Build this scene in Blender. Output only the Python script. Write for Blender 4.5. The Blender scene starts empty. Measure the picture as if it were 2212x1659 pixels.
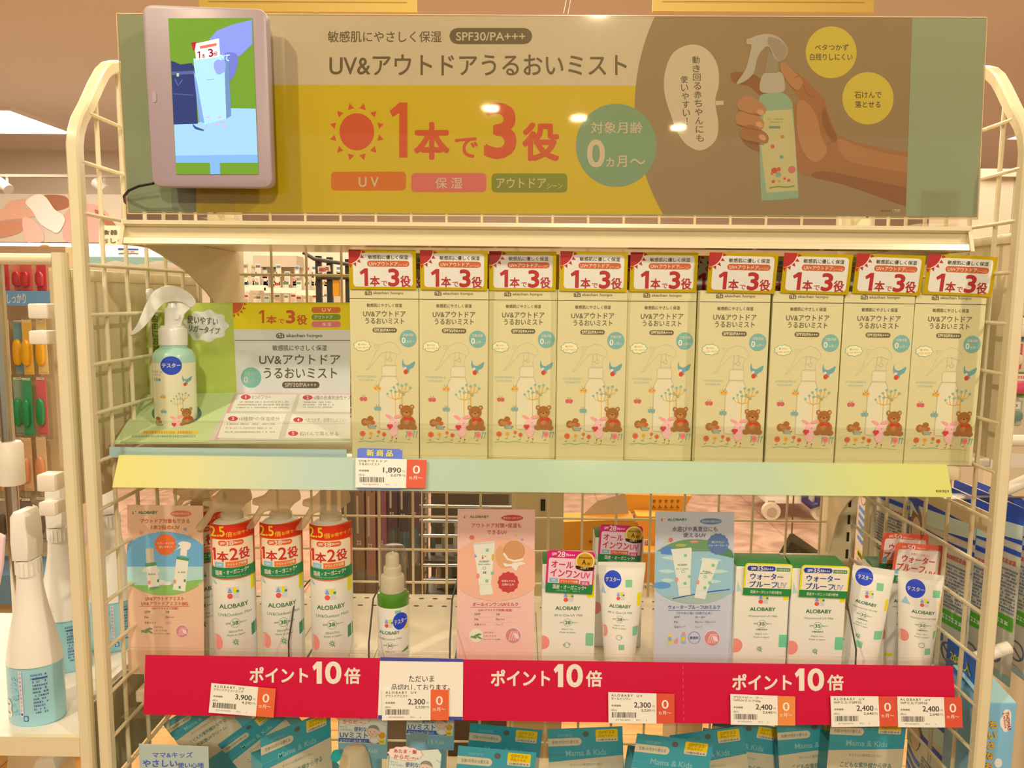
import bpy, bmesh, math, random
import numpy as np
from mathutils import Vector, Matrix

# ------------------------------------------------------------------ camera
F_PX, W_PX, H_PX = 1650.0, 2212, 1659
PITCH, ROLL, YAW = math.radians(6.52), math.radians(0.52), math.radians(0.59)
CAM = np.array([-0.0255, 0.0, 1.35])
fw = np.array([-math.sin(YAW) * math.cos(PITCH), math.cos(YAW) * math.cos(PITCH), -math.sin(PITCH)])
rt = np.cross(fw, [0, 0, 1]); rt /= np.linalg.norm(rt)
up = np.cross(rt, fw)
_c, _s = math.cos(ROLL), math.sin(ROLL)
rt, up = _c * rt + _s * up, -_s * rt + _c * up
S = bpy.context.scene
cd = bpy.data.cameras.new('camera'); co = bpy.data.objects.new('camera', cd)
S.collection.objects.link(co)
cd.sensor_fit = 'HORIZONTAL'; cd.sensor_width = 36.0; cd.lens = 36.0 * F_PX / W_PX
cd.clip_start = 0.02; cd.clip_end = 60
mw = Matrix.Identity(4)
for i in range(3):
    mw[i][0], mw[i][1], mw[i][2], mw[i][3] = rt[i], up[i], -fw[i], CAM[i]
co.matrix_world = mw
S.camera = co

# ------------------------------------------------------------------ world, lamps, exposure
S.view_settings.view_transform = 'Standard'; S.view_settings.look = 'None'
S.view_settings.gamma = 1.0; S.view_settings.use_curve_mapping = False
S.view_settings.exposure = 0.0
S.cycles.transparent_max_bounces = 32; S.cycles.max_bounces = 7
wd = bpy.data.worlds.new('world'); S.world = wd; wd.use_nodes = True
WARM = (1.0, 0.84, 0.58)
wd.node_tree.nodes['Background'].inputs[0].default_value = (1.0, 0.87, 0.62, 1)
wd.node_tree.nodes['Background'].inputs[1].default_value = 0.45
def lamp(x, y, z, tx, ty, tz, watt, size=0.10, col=WARM, cone=75, blend=0.6):
    l = bpy.data.lights.new('ceiling_spot', 'SPOT'); l.energy = watt; l.color = col
    l.shadow_soft_size = size; l.spot_size = math.radians(cone); l.spot_blend = blend
    o = bpy.data.objects.new('ceiling_spot', l); S.collection.objects.link(o)
    o.location = (x, y, z)
    o.rotation_euler = (Vector((tx, ty, tz)) - Vector((x, y, z))).to_track_quat('-Z', 'Y').to_euler()
lamp(-1.25, -0.60, 2.85, -0.10, 0.80, 0.95, 84, .05)
lamp(1.70, -0.75, 2.85, 0.10, 0.80, 0.95, 96, .05)
lamp(0.35, -2.40, 2.85, 0.00, 0.80, 0.80, 190, .08, cone=45)
lamp(-1.9, -0.3, 2.85, -0.75, 0.85, 0.95, 40, cone=50)
def area(x, y, z, sx, sy, watt, col=WARM):
    l = bpy.data.lights.new('overhead_area', 'AREA'); l.energy = watt; l.color = col
    l.shape = 'RECTANGLE'; l.size = sx; l.size_y = sy
    o = bpy.data.objects.new('overhead_area', l); S.collection.objects.link(o); o.location = (x, y, z)
area(-1.2, 3.0, 2.88, 2.0, 1.2, 74)
area(1.6, 3.2, 2.88, 2.0, 1.2, 70)
area(-0.8, 8.6, 2.88, 2.4, 1.6, 120, (1, .88, .66))  # unseen light added to lighten the far back wall
area(0.0, 1.15, 2.88, 1.6, .3, 26)  # unseen light added so the hanging yellow boards come out brighter
area(-3.4, 4.4, 2.88, 2.0, 1.6, 75, (1, .88, .68))
area(3.0, 7.5, 2.88, 2.5, 2.0, 120, (1, .84, .62))

# ------------------------------------------------------------------ helpers
def ray(x, y):
    return rt * ((x - W_PX / 2) / F_PX) - up * ((y - H_PX / 2) / F_PX) + fw
def at(x, y, Y):                       # point of the photograph carried to the upright plane at depth Y
    r = ray(x, y); return Vector(CAM + r * (Y - CAM[1]) / r[1])
def atx(x, y, X):
    r = ray(x, y); return Vector(CAM + r * (X - CAM[0]) / r[0])
def s2l(c):
    c = c / 255.0
    return c / 12.92 if c <= 0.04045 else ((c + 0.055) / 1.055) ** 2.4
_mats = {}
def M(c, rough=0.5, metal=0.0, coat=0.0, emit=0.0):
    k = (tuple(c), rough, metal, coat, emit)
    if k in _mats: return _mats[k]
    m = bpy.data.materials.new('paint_%02x%02x%02x' % tuple(int(v) for v in c)); m.use_nodes = True
    b = m.node_tree.nodes['Principled BSDF']
    col = (s2l(c[0]), s2l(c[1]), s2l(c[2]), 1)
    b.inputs['Base Color'].default_value = col
    b.inputs['Roughness'].default_value = rough; b.inputs['Metallic'].default_value = metal
    b.inputs['Coat Weight'].default_value = coat
    if coat: b.inputs['Coat Roughness'].default_value = 0.06
    if emit:
        b.inputs['Emission Color'].default_value = col; b.inputs['Emission Strength'].default_value = emit
    _mats[k] = m
    return m
def clear(name, tint=(253, 252, 250), rough=0.06, gloss=0.08, milk=0.0):
    m = bpy.data.materials.new(name); m.use_nodes = True
    nt = m.node_tree; nt.nodes.clear()
    out = nt.nodes.new('ShaderNodeOutputMaterial')
    tr = nt.nodes.new('ShaderNodeBsdfTransparent'); tr.inputs[0].default_value = (*[s2l(v) for v in tint], 1)
    gl = nt.nodes.new('ShaderNodeBsdfGlossy'); gl.inputs['Roughness'].default_value = rough
    lw = nt.nodes.new('ShaderNodeLayerWeight'); lw.inputs[0].default_value = 0.5
    pw = nt.nodes.new('ShaderNodeMath'); pw.operation = 'POWER'; pw.inputs[1].default_value = 4.0
    nt.links.new(lw.outputs['Facing'], pw.inputs[0])
    ad = nt.nodes.new('ShaderNodeMath'); ad.operation = 'MULTIPLY_ADD'; ad.inputs[1].default_value = 0.55; ad.inputs[2].default_value = gloss * 0.25
    nt.links.new(pw.outputs[0], ad.inputs[0])
    mx = nt.nodes.new('ShaderNodeMixShader')
    nt.links.new(ad.outputs[0], mx.inputs[0]); nt.links.new(tr.outputs[0], mx.inputs[1]); nt.links.new(gl.outputs[0], mx.inputs[2])
    last = mx
    if milk:
        df = nt.nodes.new('ShaderNodeBsdfDiffuse'); df.inputs[0].default_value = (*[s2l(v) for v in tint], 1)
        tl = nt.nodes.new('ShaderNodeBsdfTranslucent'); tl.inputs[0].default_value = (*[s2l(v) for v in tint], 1)
        m0 = nt.nodes.new('ShaderNodeMixShader'); m0.inputs[0].default_value = 0.4
        nt.links.new(df.outputs[0], m0.inputs[1]); nt.links.new(tl.outputs[0], m0.inputs[2])
        m2 = nt.nodes.new('ShaderNodeMixShader'); m2.inputs[0].default_value = milk
        nt.links.new(mx.outputs[0], m2.inputs[1]); nt.links.new(m0.outputs[0], m2.inputs[2]); last = m2
    nt.links.new(last.outputs[0], out.inputs[0])
    return m
def ramp_mat(name, stops, axis=0, rough=0.4):
    m = bpy.data.materials.new(name); m.use_nodes = True
    nt = m.node_tree; b = nt.nodes['Principled BSDF']; b.inputs['Roughness'].default_value = rough
    tc = nt.nodes.new('ShaderNodeTexCoord'); sp = nt.nodes.new('ShaderNodeSeparateXYZ')
    nt.links.new(tc.outputs['Generated'], sp.inputs[0])
    r = nt.nodes.new('ShaderNodeValToRGB'); el = r.color_ramp.elements
    for i, (p, c) in enumerate(stops):
        e = el[i] if i < 2 else el.new(p)
        e.position = p; e.color = (*[s2l(v) for v in c], 1)
    nt.links.new(sp.outputs[axis], r.inputs[0]); nt.links.new(r.outputs[0], b.inputs['Base Color'])
    return m

class G:                               # collects shapes, builds ONE mesh object
    def __init__(s): s.v, s.f, s.m, s.mats = [], [], [], []
    def mi(s, mat):
        if mat not in s.mats: s.mats.append(mat)
        return s.mats.index(mat)
    def add(s, vs, fs, mat):
        o = len(s.v); k = s.mi(mat)
        s.v += [tuple(v) for v in vs]; s.f += [tuple(i + o for i in f) for f in fs]; s.m += [k] * len(fs)
        return s
    def bm(s, b, mat):
        b.verts.index_update()
        s.add([v.co[:] for v in b.verts], [[v.index for v in f.verts] for f in b.faces], mat); b.free(); return s
    def box(s, x0, x1, y0, y1, z0, z1, mat, bev=0.0, seg=2, mx=None):
        b = bmesh.new(); bmesh.ops.create_cube(b, size=1)
        for v in b.verts:
            v.co = Vector((x0 + (v.co.x + .5) * (x1 - x0), y0 + (v.co.y + .5) * (y1 - y0), z0 + (v.co.z + .5) * (z1 - z0)))
        if bev: bmesh.ops.bevel(b, geom=b.edges[:], offset=bev, segments=seg, affect='EDGES', profile=0.5)
        if mx is not None: bmesh.ops.transform(b, matrix=mx, verts=b.verts[:])
        return s.bm(b, mat)
    def tube(s, pts, r, mat, n=8, sq=False, cap=True):
        pts = [Vector(p) for p in pts]
        rings, prev = [], None
        for i, p in enumerate(pts):
            t = ((pts[min(i + 1, len(pts) - 1)] - p).normalized() + (p - pts[max(i - 1, 0)]).normalized())
            if t.length < 1e-6: t = pts[min(i + 1, len(pts) - 1)] - p
            t.normalize()
            if prev is None:
                a = Vector((1, 0, 0)) if abs(t.x) < .9 else Vector((0, 0, 1))
                u = (a - t * a.dot(t)).normalized()
            else:
                u = (prev - t * prev.dot(t)).normalized()
            w = t.cross(u); prev = u
            rr = r[i] if isinstance(r, (list, tuple)) and not sq else r
            if sq:
                hu, hw = r if isinstance(r, tuple) else (r, r)
                c = min(hu, hw) * .3
                q = [(hu - c, hw), (hu, hw - c), (hu, -hw + c), (hu - c, -hw), (-hu + c, -hw), (-hu, -hw + c), (-hu, hw - c), (-hu + c, hw)]
                rings.append([p + u * a + w * b for a, b in q])
            else:
                rings.append([p + (u * math.cos(2 * math.pi * k / n) + w * math.sin(2 * math.pi * k / n)) * rr for k in range(n)])
        return s.loft(rings, mat, cap)
    def loft(s, rings, mat, cap=True, closed=True):
        n = len(rings[0]); vs = [v for r in rings for v in r]; fs = []
        for i in range(len(rings) - 1):
            for k in range(n if closed else n - 1):
                a, b = i * n + k, i * n + (k + 1) % n
                fs.append((a, b, b + n, a + n))
        if cap: fs += [tuple(range(n))[::-1], tuple(range((len(rings) - 1) * n, len(rings) * n))]
        return s.add(vs, fs, mat)
    def lathe(s, prof, c, mat, n=28, sy=1.0, cap=True):
        c = Vector(c)
        return s.loft([[c + Vector((r * math.cos(2 * math.pi * k / n), r * sy * math.sin(2 * math.pi * k / n), z)) for k in range(n)] for r, z in prof], mat, cap)
    def prism(s, pts, P, d0, d1, mat, bev=0.0):   # outline pts (u,v) carried by P(u,v,d), thick from d0 to d1
        b = bmesh.new()
        lo = [b.verts.new(P(u, v, d0)) for u, v in pts]; hi = [b.verts.new(P(u, v, d1)) for u, v in pts]
        n = len(pts)
        b.faces.new(lo); b.faces.new(hi[::-1])
        for k in range(n): b.faces.new((lo[k], hi[k], hi[(k + 1) % n], lo[(k + 1) % n]))
        bmesh.ops.recalc_face_normals(b, faces=b.faces[:])
        if bev:
            es = [e for e in b.edges if sum(1 for f in e.link_faces if len(f.verts) == n) == 1] if n > 4 else b.edges[:]
            bmesh.ops.bevel(b, geom=es, offset=bev, segments=2, affect='EDGES', profile=.5)
        return s.bm(b, mat)
    def build(s, name, parent=None, world=True, smooth=True):
        me = bpy.data.meshes.new(name)
        vs = s.v
        if parent is not None and world:
            l = root_loc(parent); vs = [(a - l[0], b - l[1], c - l[2]) for a, b, c in vs]
        me.from_pydata(vs, [], s.f)
        for m in s.mats: me.materials.append(m)
        me.polygons.foreach_set('material_index', s.m)
        if smooth:
            me.polygons.foreach_set('use_smooth', [True] * len(s.f))
            me.set_sharp_from_angle(angle=math.radians(38))
        me.update()
        o = bpy.data.objects.new(name, me); S.collection.objects.link(o)
        if parent is not None: o.parent = parent
        return o
def root_loc(o):
    l = Vector((0, 0, 0))
    while o is not None: l += o.location; o = o.parent
    return l
def tag(o, label, cat, group=None, kind=None):
    o['label'] = label; o['category'] = cat
    if group: o['group'] = group
    if kind: o['kind'] = kind
    return o
def thing(name, label, cat, loc=(0, 0, 0), rz=0.0, group=None):
    o = bpy.data.objects.new(name, None); S.collection.objects.link(o)
    o.empty_display_size = .02; o.location = loc; o.rotation_euler = (0, 0, rz)
    return tag(o, label, cat, group)
def dup(root, loc, rz=0.0, label=None, group=None, rx=0.0, ry=0.0):
    r = root.copy(); S.collection.objects.link(r); r.location = loc; r.rotation_euler = (rx, ry, rz)
    if label: r['label'] = label
    if group: r['group'] = group
    for ch in list(root.children):
        c = ch.copy(); S.collection.objects.link(c); c.parent = r
        for g in list(ch.children):
            d = g.copy(); S.collection.objects.link(d); d.parent = c
    return r
def struct(o):
    o['kind'] = 'structure'; return o

_tx = {}
def textmesh(t, bold):
    k = (t, bold)
    if k not in _tx:
        c = bpy.data.curves.new('t', 'FONT'); c.body = t; c.size = 1; c.resolution_u = 4; c.offset = bold
        o = bpy.data.objects.new('t', c)
        me = o.to_mesh()
        v = np.empty(len(me.vertices) * 3); me.vertices.foreach_get('co', v); v = v.reshape(-1, 3)[:, :2].copy()
        f = [tuple(p.vertices) for p in me.polygons]
        o.to_mesh_clear(); bpy.data.objects.remove(o); bpy.data.curves.remove(c)
        lo, hi = v.min(0), v.max(0)
        _tx[k] = ((v - lo) / np.maximum(hi - lo, 1e-6), f)
    return _tx[k]

def smooth_loop(p, n=5):
    q, L = [], len(p)
    for i in range(L):
        a, b, c, d = (np.array(p[(i + k - 1) % L], float) for k in range(4))
        for j in range(n):
            t = j / n
            q.append(tuple(.5 * (2 * b + (c - a) * t + (2 * a - 5 * b + 4 * c - d) * t * t + (3 * b - a - 3 * c + d) * t ** 3)))
    return q
class Art:                             # flat artwork in its own frame (y down), later laid on a surface
    def __init__(s, fr, w=None, h=None):
        s.fr = fr; s.w = w; s.h = h; s.it = []
    tf = (0.0, 0.0, 1.0)
    def crop(s, ox, oy, sc): s.tf = (ox, oy, 1.0 / sc); return s      # read the following coordinates in an enlarged crop
    def add(s, vs, fs, c, k):
        s.it.append((np.array(vs, float) * s.tf[2] + np.array(s.tf[:2]), fs, c, k)); return s
    def poly(s, p, c, k=1): return s.add(p, [tuple(range(len(p)))], c, k)
    def blob(s, p, c, k=1, n=5): return s.poly(smooth_loop(p, n), c, k)
    def rect(s, x0, y0, x1, y1, c, k=1): return s.poly([(x0, y0), (x1, y0), (x1, y1), (x0, y1)], c, k)
    def rr(s, x0, y0, x1, y1, r, c, k=1):
        p = []
        for cx, cy, a in ((x1 - r, y0 + r, -90), (x1 - r, y1 - r, 0), (x0 + r, y1 - r, 90), (x0 + r, y0 + r, 180)):
            p += [(cx + r * math.cos(math.radians(a + t)), cy + r * math.sin(math.radians(a + t))) for t in (0, 30, 60, 90)]
        return s.poly(p, c, k)
    def ell(s, cx, cy, rx, ry, c, k=1, n=28, rot=0):
        cr, sr = math.cos(rot), math.sin(rot)
        return s.poly([(cx + rx * math.cos(t) * cr - ry * math.sin(t) * sr, cy + rx * math.cos(t) * sr + ry * math.sin(t) * cr) for t in (2 * math.pi * i / n for i in range(n))], c, k)
    def star(s, cx, cy, r0, r1, n, c, k=1):
        return s.poly([(cx + (r0 if i % 2 else r1) * math.cos(math.pi * i / n), cy + (r0 if i % 2 else r1) * math.sin(math.pi * i / n)) for i in range(2 * n)], c, k)
    def ring(s, cx, cy, rx, ry, w, c, k=1, n=30):
        vs = []
        for i in range(n):
            t = 2 * math.pi * i / n
            vs += [(cx + rx * math.cos(t), cy + ry * math.sin(t)), (cx + (rx - w) * math.cos(t), cy + (ry - w) * math.sin(t))]
        return s.add(vs, [(2 * i, 2 * ((i + 1) % n), 2 * ((i + 1) % n) + 1, 2 * i + 1) for i in range(n)], c, k)
    def line(s, p, w, c, k=2):
        p = [np.array(q, float) for q in p]; vs, fs = [], []
        for i, q in enumerate(p):
            t = p[min(i + 1, len(p) - 1)] - p[max(i - 1, 0)]; t /= max(np.linalg.norm(t), 1e-9)
            nrm = np.array([-t[1], t[0]]) * w / 2
            vs += [q + nrm, q - nrm]
        for i in range(len(p) - 1): fs.append((2 * i, 2 * i + 2, 2 * i + 3, 2 * i + 1))
        return s.add(vs, fs, c, k)
    def T(s, t, x0, y0, x1, y1, c, b=0.0, k=4, rot=0, shear=0):
        kj = any(ch > '\u2fff' for ch in t)      # kanji: thicken by laying copies, the outline offset would break them
        v, f = textmesh(t, 0.0 if kj or b > .02 else b)
        q = np.empty_like(v)
        e = b * (y1 - y0) * .8 if b > .02 else (b * (y1 - y0) * .9 if kj and b > .009 else 0.0)
        q[:, 0] = x0 + e + v[:, 0] * (x1 - x0 - 2 * e); q[:, 1] = y1 - e - v[:, 1] * (y1 - y0 - 2 * e)
        if e:                          # heavy lettering: the same glyphs laid side by side
            m = 6 if b > .02 else 3
            for i in range(m):
                t_ = 6.2832 * i / m + .5
                s._T2(q + np.array((e * math.cos(t_), e * math.sin(t_))), f, x0, y0, x1, y1, c, k + .08 * (i + 1), rot, shear)
        return s._T2(q, f, x0, y0, x1, y1, c, k, rot, shear)
    def _T2(s, q, f, x0, y0, x1, y1, c, k, rot, shear):
        if rot:
            m = np.array([(x0 + x1) / 2, (y0 + y1) / 2]); a = math.radians(rot); d = q - m
            q[:, 0] = m[0] + d[:, 0] * math.cos(a) - d[:, 1] * math.sin(a)
            q[:, 1] = m[1] + d[:, 0] * math.sin(a) + d[:, 1] * math.cos(a)
        if shear: q[:, 1] += (q[:, 0] - x0) * shear
        return s.add(q, f, c, k)
    def one(s, x0, y0, x1, y1, w, c, k=4):               # a bold figure 1 in one outline
        return s.poly([(x1 - w, y1), (x1 - w, y0 + w * 1.25), (x0 + w * .35, y0 + w * 1.75), (x0, y0 + w * 1.0), (x1 - w * .95, y0), (x1, y0), (x1, y1)], c, k)
    def TV(s, t, cx0, y0, cx1, y1, w, h, c, b=0.0, k=4):     # upright column of characters
        n = len(t)
        for i, ch in enumerate(t):
            q = i / max(n - 1, 1); x = cx0 + (cx1 - cx0) * q; y = y0 + (y1 - y0) * q
            if ch in '！1い' and ch != 'い': s.T(ch, x - w * .08, y - h / 2, x + w * .08, y + h / 2, c, b, k); continue
            s.T(ch, x - w / 2, y - h / 2, x + w / 2, y + h / 2, c, b, k)
        return s
    def dash(s, x0, y0, x1, y1, c, k=3, seed=1, dens=.8, shear=0):   # a line of print too small to read
        rg = random.Random(seed * 77 + int(x0 + y0)); h = y1 - y0; x = x0
        while x < x1 - h * .4:
            w = h * rg.uniform(.45, .9)
            if rg.random() < dens:
                o = (x - x0) * shear
                a = y0 + h * rg.uniform(0, .25)
                s.rect(x, a + o, min(x + w, x1), a + h * .22 + o, c, k); s.rect(x, y1 - h * rg.uniform(.2, .35) + o, min(x + w, x1), y1 + o, c, k)
                s.rect(x + w * rg.uniform(.1, .6), a + o, x + w * rg.uniform(.62, .95), y1 + o, c, k)
            x += w + h * .22
        return s
    def lay(s, g, P, eps=1e-4, cut=None, clip=True, mat=None):
        x0, y0, x1, y1 = s.fr
        order = sorted(range(len(s.it)), key=lambda i: s.it[i][3])      # stack prints: each lies just above what it overlaps
        bb = np.array([[*s.it[i][0].min(0), *s.it[i][0].max(0)] for i in order]).reshape(-1, 4); lev = np.zeros(len(order))
        for n in range(len(order)):
            if n:
                o = (bb[:n, 0] < bb[n, 2]) & (bb[:n, 2] > bb[n, 0]) & (bb[:n, 1] < bb[n, 3]) & (bb[:n, 3] > bb[n, 1])
                lev[n] = 1 + (lev[:n][o].max() if o.any() else 0)
            else: lev[n] = 1
        for n, i in enumerate(order):
            vs, fs, c, k = s.it[i]; k = lev[n]
            q = vs.copy()
            if s.w is not None:
                q[:, 0] = (vs[:, 0] - x0) / (x1 - x0) * s.w; q[:, 1] = (y1 - vs[:, 1]) / (y1 - y0) * s.h
                lim = (0, s.w, 0, s.h)
            else: lim = (x0, x1, y0, y1)
            out = clip and (q[:, 0].min() < lim[0] - 1e-9 or q[:, 0].max() > lim[1] + 1e-9 or q[:, 1].min() < lim[2] - 1e-9 or q[:, 1].max() > lim[3] + 1e-9)
            if out or cut:
                b = bmesh.new(); bv = [b.verts.new((a[0], a[1], 0)) for a in q]
                for f in fs:
                    try: b.faces.new([bv[i] for i in f])
                    except ValueError: pass
                if any(len(f.verts) > 4 for f in b.faces): bmesh.ops.triangulate(b, faces=[f for f in b.faces if len(f.verts) > 4])
                def bis(co, no, kill=False):
                    bmesh.ops.bisect_plane(b, geom=b.verts[:] + b.edges[:] + b.faces[:], plane_co=co, plane_no=no, clear_outer=kill, dist=1e-9)
                if out:
                    bis((lim[0], 0, 0), (-1, 0, 0), True); bis((lim[1], 0, 0), (1, 0, 0), True)
                    bis((0, lim[2], 0), (0, -1, 0), True); bis((0, lim[3], 0), (0, 1, 0), True)
                if cut:
                    for ax in (0, 1):
                        st = cut[ax]
                        if st and len(b.verts):
                            lo = min(v.co[ax] for v in b.verts); hi = max(v.co[ax] for v in b.verts)
                            t = math.floor(lo / st) * st + st
                            while t < hi - 1e-6:
                                bis((t, 0, 0) if ax == 0 else (0, t, 0), (1, 0, 0) if ax == 0 else (0, 1, 0)); t += st
                b.verts.index_update()
                q = [(v.co.x, v.co.y) for v in b.verts]; fs = [tuple(v.index for v in f.verts) for f in b.faces]; b.free()
                if not fs: continue
            vv = [Vector(P(a[0], a[1], k * eps)) for a in q]
            m = c if isinstance(c, bpy.types.Material) else (mat(c) if mat else M(c))
            g.add(vv, fs, m)
def face_y(x0, z0, Y):                 # local (u,v) on an upright plane that looks towards -Y
    return lambda u, v, d: (x0 + u, Y - d, z0 + v)
def orient(g):                         # lettering laid from a y-down frame: make every face look outwards (towards -Y)
    return g
def on_cyl(cx, cy, z0, r, u0=0.0):     # front of an upright cylinder; u = arc length from its middle
    return lambda u, v, d: (cx + (r + d) * math.sin((u - u0) / r), cy - (r + d) * math.cos((u - u0) / r), z0 + v)
def at_plane(Y):
    return lambda x, y, d: at(x, y, Y - d)
def D(r, g, b, k=1.05):                # a colour read off the photograph with the warm lamp tint taken out
    return tuple(max(2, min(248, v)) for v in (r * k, g / .91 * k, b / .76 * k))
CREAM = M((234, 226, 196), .24); CREAM2 = M((226, 214, 182), .4); WHITE = M((240, 236, 228), .4)
BLACK = M((22, 22, 22), .5); CHROME = M((205, 205, 200), .18, 1.0); DARK = M((60, 58, 54), .5)
CLEAR = clear('clear_acrylic'); CLEARF = clear('clear_fence', gloss=.14, rough=.1); FROST = clear('frosted_plastic', (248, 240, 222), .3, .2, .5)
PETG = clear('clear_cap', (236, 234, 228), .12, .25, .07); BAGCLR = clear('clear_pouch', (235, 232, 225), .12, .5, .12)

# ------------------------------------------------------------------ the room
def wood_floor():
    m = bpy.data.materials.new('wood_floor'); m.use_nodes = True; nt = m.node_tree; b = nt.nodes['Principled BSDF']
    tc = nt.nodes.new('ShaderNodeTexCoord'); mp = nt.nodes.new('ShaderNodeMapping'); mp.inputs['Scale'].default_value = (1.4, 7, 1)
    nt.links.new(tc.outputs['Object'], mp.inputs[0])
    n = nt.nodes.new('ShaderNodeTexNoise'); n.inputs['Scale'].default_value = 5; n.inputs['Detail'].default_value = 8; n.inputs['Distortion'].default_value = .6
    nt.links.new(mp.outputs[0], n.inputs[0])
    br = nt.nodes.new('ShaderNodeTexBrick'); br.offset = .5; br.inputs['Scale'].default_value = 1.0
    br.inputs['Brick Width'].default_value = 1.0; br.inputs['Row Height'].default_value = .14; br.inputs['Mortar Size'].default_value = .002
    br.inputs['Color1'].default_value = (*[s2l(v) for v in (214, 168, 104)], 1); br.inputs['Color2'].default_value = (*[s2l(v) for v in (204, 154, 92)], 1)
    br.inputs['Mortar'].default_value = (*[s2l(v) for v in (150, 100, 50)], 1)
    nt.links.new(tc.outputs['Object'], br.inputs[0])
    mx = nt.nodes.new('ShaderNodeMixRGB'); mx.blend_type = 'MULTIPLY'; mx.inputs[0].default_value = .45
    r = nt.nodes.new('ShaderNodeValToRGB'); r.color_ramp.elements[0].position = .35; r.color_ramp.elements[0].color = (.55, .42, .3, 1); r.color_ramp.elements[1].position = .65
    nt.links.new(n.outputs[0], r.inputs[0]); nt.links.new(br.outputs[0], mx.inputs[1]); nt.links.new(r.outputs[0], mx.inputs[2])
    nt.links.new(mx.outputs[0], b.inputs['Base Color']); b.inputs['Roughness'].default_value = .4
    return m
def tile_floor():
    m = bpy.data.materials.new('terracotta_tile'); m.use_nodes = True; nt = m.node_tree; b = nt.nodes['Principled BSDF']
    tc = nt.nodes.new('ShaderNodeTexCoord')
    n = nt.nodes.new('ShaderNodeTexNoise'); n.inputs['Scale'].default_value = 7; n.inputs['Detail'].default_value = 9; n.inputs['Distortion'].default_value = 1.2
    nt.links.new(tc.outputs['Object'], n.inputs[0])
    r = nt.nodes.new('ShaderNodeValToRGB'); e = r.color_ramp.elements
    e[0].position = .3; e[0].color = (*[s2l(v) for v in (160, 122, 102)], 1); e[1].position = .7; e[1].color = (*[s2l(v) for v in (204, 168, 148)], 1)
    nt.links.new(n.outputs[0], r.inputs[0])
    br = nt.nodes.new('ShaderNodeTexBrick'); br.offset = 0; br.inputs['Scale'].default_value = 1; br.inputs['Brick Width'].default_value = .5; br.inputs['Row Height'].default_value = .5
    br.inputs['Mortar Size'].default_value = .004; br.inputs['Color1'].default_value = (1, 1, 1, 1); br.inputs['Color2'].default_value = (.94, .94, .94, 1); br.inputs['Mortar'].default_value = (.6, .55, .5, 1)
    nt.links.new(tc.outputs['Object'], br.inputs[0])
    mx = nt.nodes.new('ShaderNodeMixRGB'); mx.blend_type = 'MULTIPLY'; mx.inputs[0].default_value = 1
    nt.links.new(r.outputs[0], mx.inputs[1]); nt.links.new(br.outputs[0], mx.inputs[2]); nt.links.new(mx.outputs[0], b.inputs['Base Color'])
    b.inputs['Roughness'].default_value = .35
    return m
struct(G().box(-7, 7, -6, 3.25, -.05, 0, wood_floor()).build('floor'))
struct(G().box(-7, 7, 3.25, 12.2, -.05, 0, tile_floor()).build('floor'))
CEIL = M((228, 222, 210), .8)
struct(G().box(-7, 7, -6, 12.2, 2.9, 2.96, CEIL).build('ceiling'))
struct(G().box(-7, 7, 12.1, 12.2, 0, 2.9, M((232, 220, 205), .7)).build('wall_back'))
struct(G().box(-7.1, -7, -6, 12.2, 0, 2.9, M((226, 212, 192), .7)).build('wall_left'))
struct(G().box(7, 7.1, -6, 12.2, 0, 2.9, M((226, 212, 192), .7)).build('wall_right'))
struct(G().box(-7, -1.2, 8.6, 8.9, 2.32, 2.9, M((236, 224, 208), .7)).build('trim_1'))

def ceiling_light(label, x, y, sx, sy, e=9):
    t = thing('ceiling_light', label, 'ceiling light', (x, y, 2.9))
    g = G()
    for a, b, c, d in ((-sx, sx, -sy, -sy + .04), (-sx, sx, sy - .04, sy), (-sx, -sx + .04, -sy + .04, sy - .04), (sx - .04, sx, -sy + .04, sy - .04)):
        g.box(x + a, x + b, y + c, y + d, 2.875, 2.9, WHITE)
    g.build('frame', t)
    G().box(x - sx + .04, x + sx - .04, y - sy + .04, y + sy - .04, 2.882, 2.9, M((255, 244, 225), .5, emit=e)).build('diffuser', t)
ceiling_light('bright square ceiling light at the left edge of the photo', -4.75, 7.1, .42, .5)
ceiling_light('small distant ceiling light seen through the left wire side, above the cable', -5.0, 9.6, .3, .35)
ceiling_light('bright ceiling light at the right beside the bent side tube', 4.75, 7.2, .22, .35)

# spotlights on a rail
rt_ = thing('track_light', 'white rail with two cylinder spotlights on the ceiling bulkhead, far left', 'track light', (-4.3, 7.4, 2.45))
G().box(-5.3, -3.55, 7.38, 7.42, 2.44, 2.465, M((205, 190, 170), .4)).build('rail', rt_)
for dx in (-4.93, -4.0):
    g = G(); g.tube([(dx, 7.4, 2.44), (dx, 7.4, 2.39)], .012, WHITE); g.tube([(dx - .06, 7.36, 2.39), (dx + .06, 7.32, 2.31)], .05, WHITE, 14)
    g.build('lamp_head', rt_)

# hanging yellow price boards over the rack
for i, (x0, x1, lab) in enumerate(((430, 900, 'yellow hanging board above the banner, left of the clear rod'), (1410, 1887, 'yellow hanging board above the pictured hand'))):
    Y = 2.3; p = at(x0, 24, Y); q = at(x1, 20, Y)
    t = thing('hanging_board', lab, 'hanging board', ((p.x + q.x) / 2, Y, p.z))
    g = G().box(p.x, q.x, Y, Y + .012, p.z, p.z + .28, M((244, 218, 124), .5))
    a = Art((x0, 0, x1, 26)); a.line([(x0 + 20, 3), (x1 - 20, 5)], .8, (120, 90, 40)); a.it and a.lay(g, at_plane(Y), 2e-3, clip=False)
    g.build('board', t)
    for dx in (.06, .55): G().tube([(p.x + dx, Y + .006, p.z + .27), (p.x + dx, Y + .006, 2.9)], .003, WHITE, 6).build('hanger', t)
p, q = at(1222, 30, 1.3), at(1228, 0, 1.3)
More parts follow.
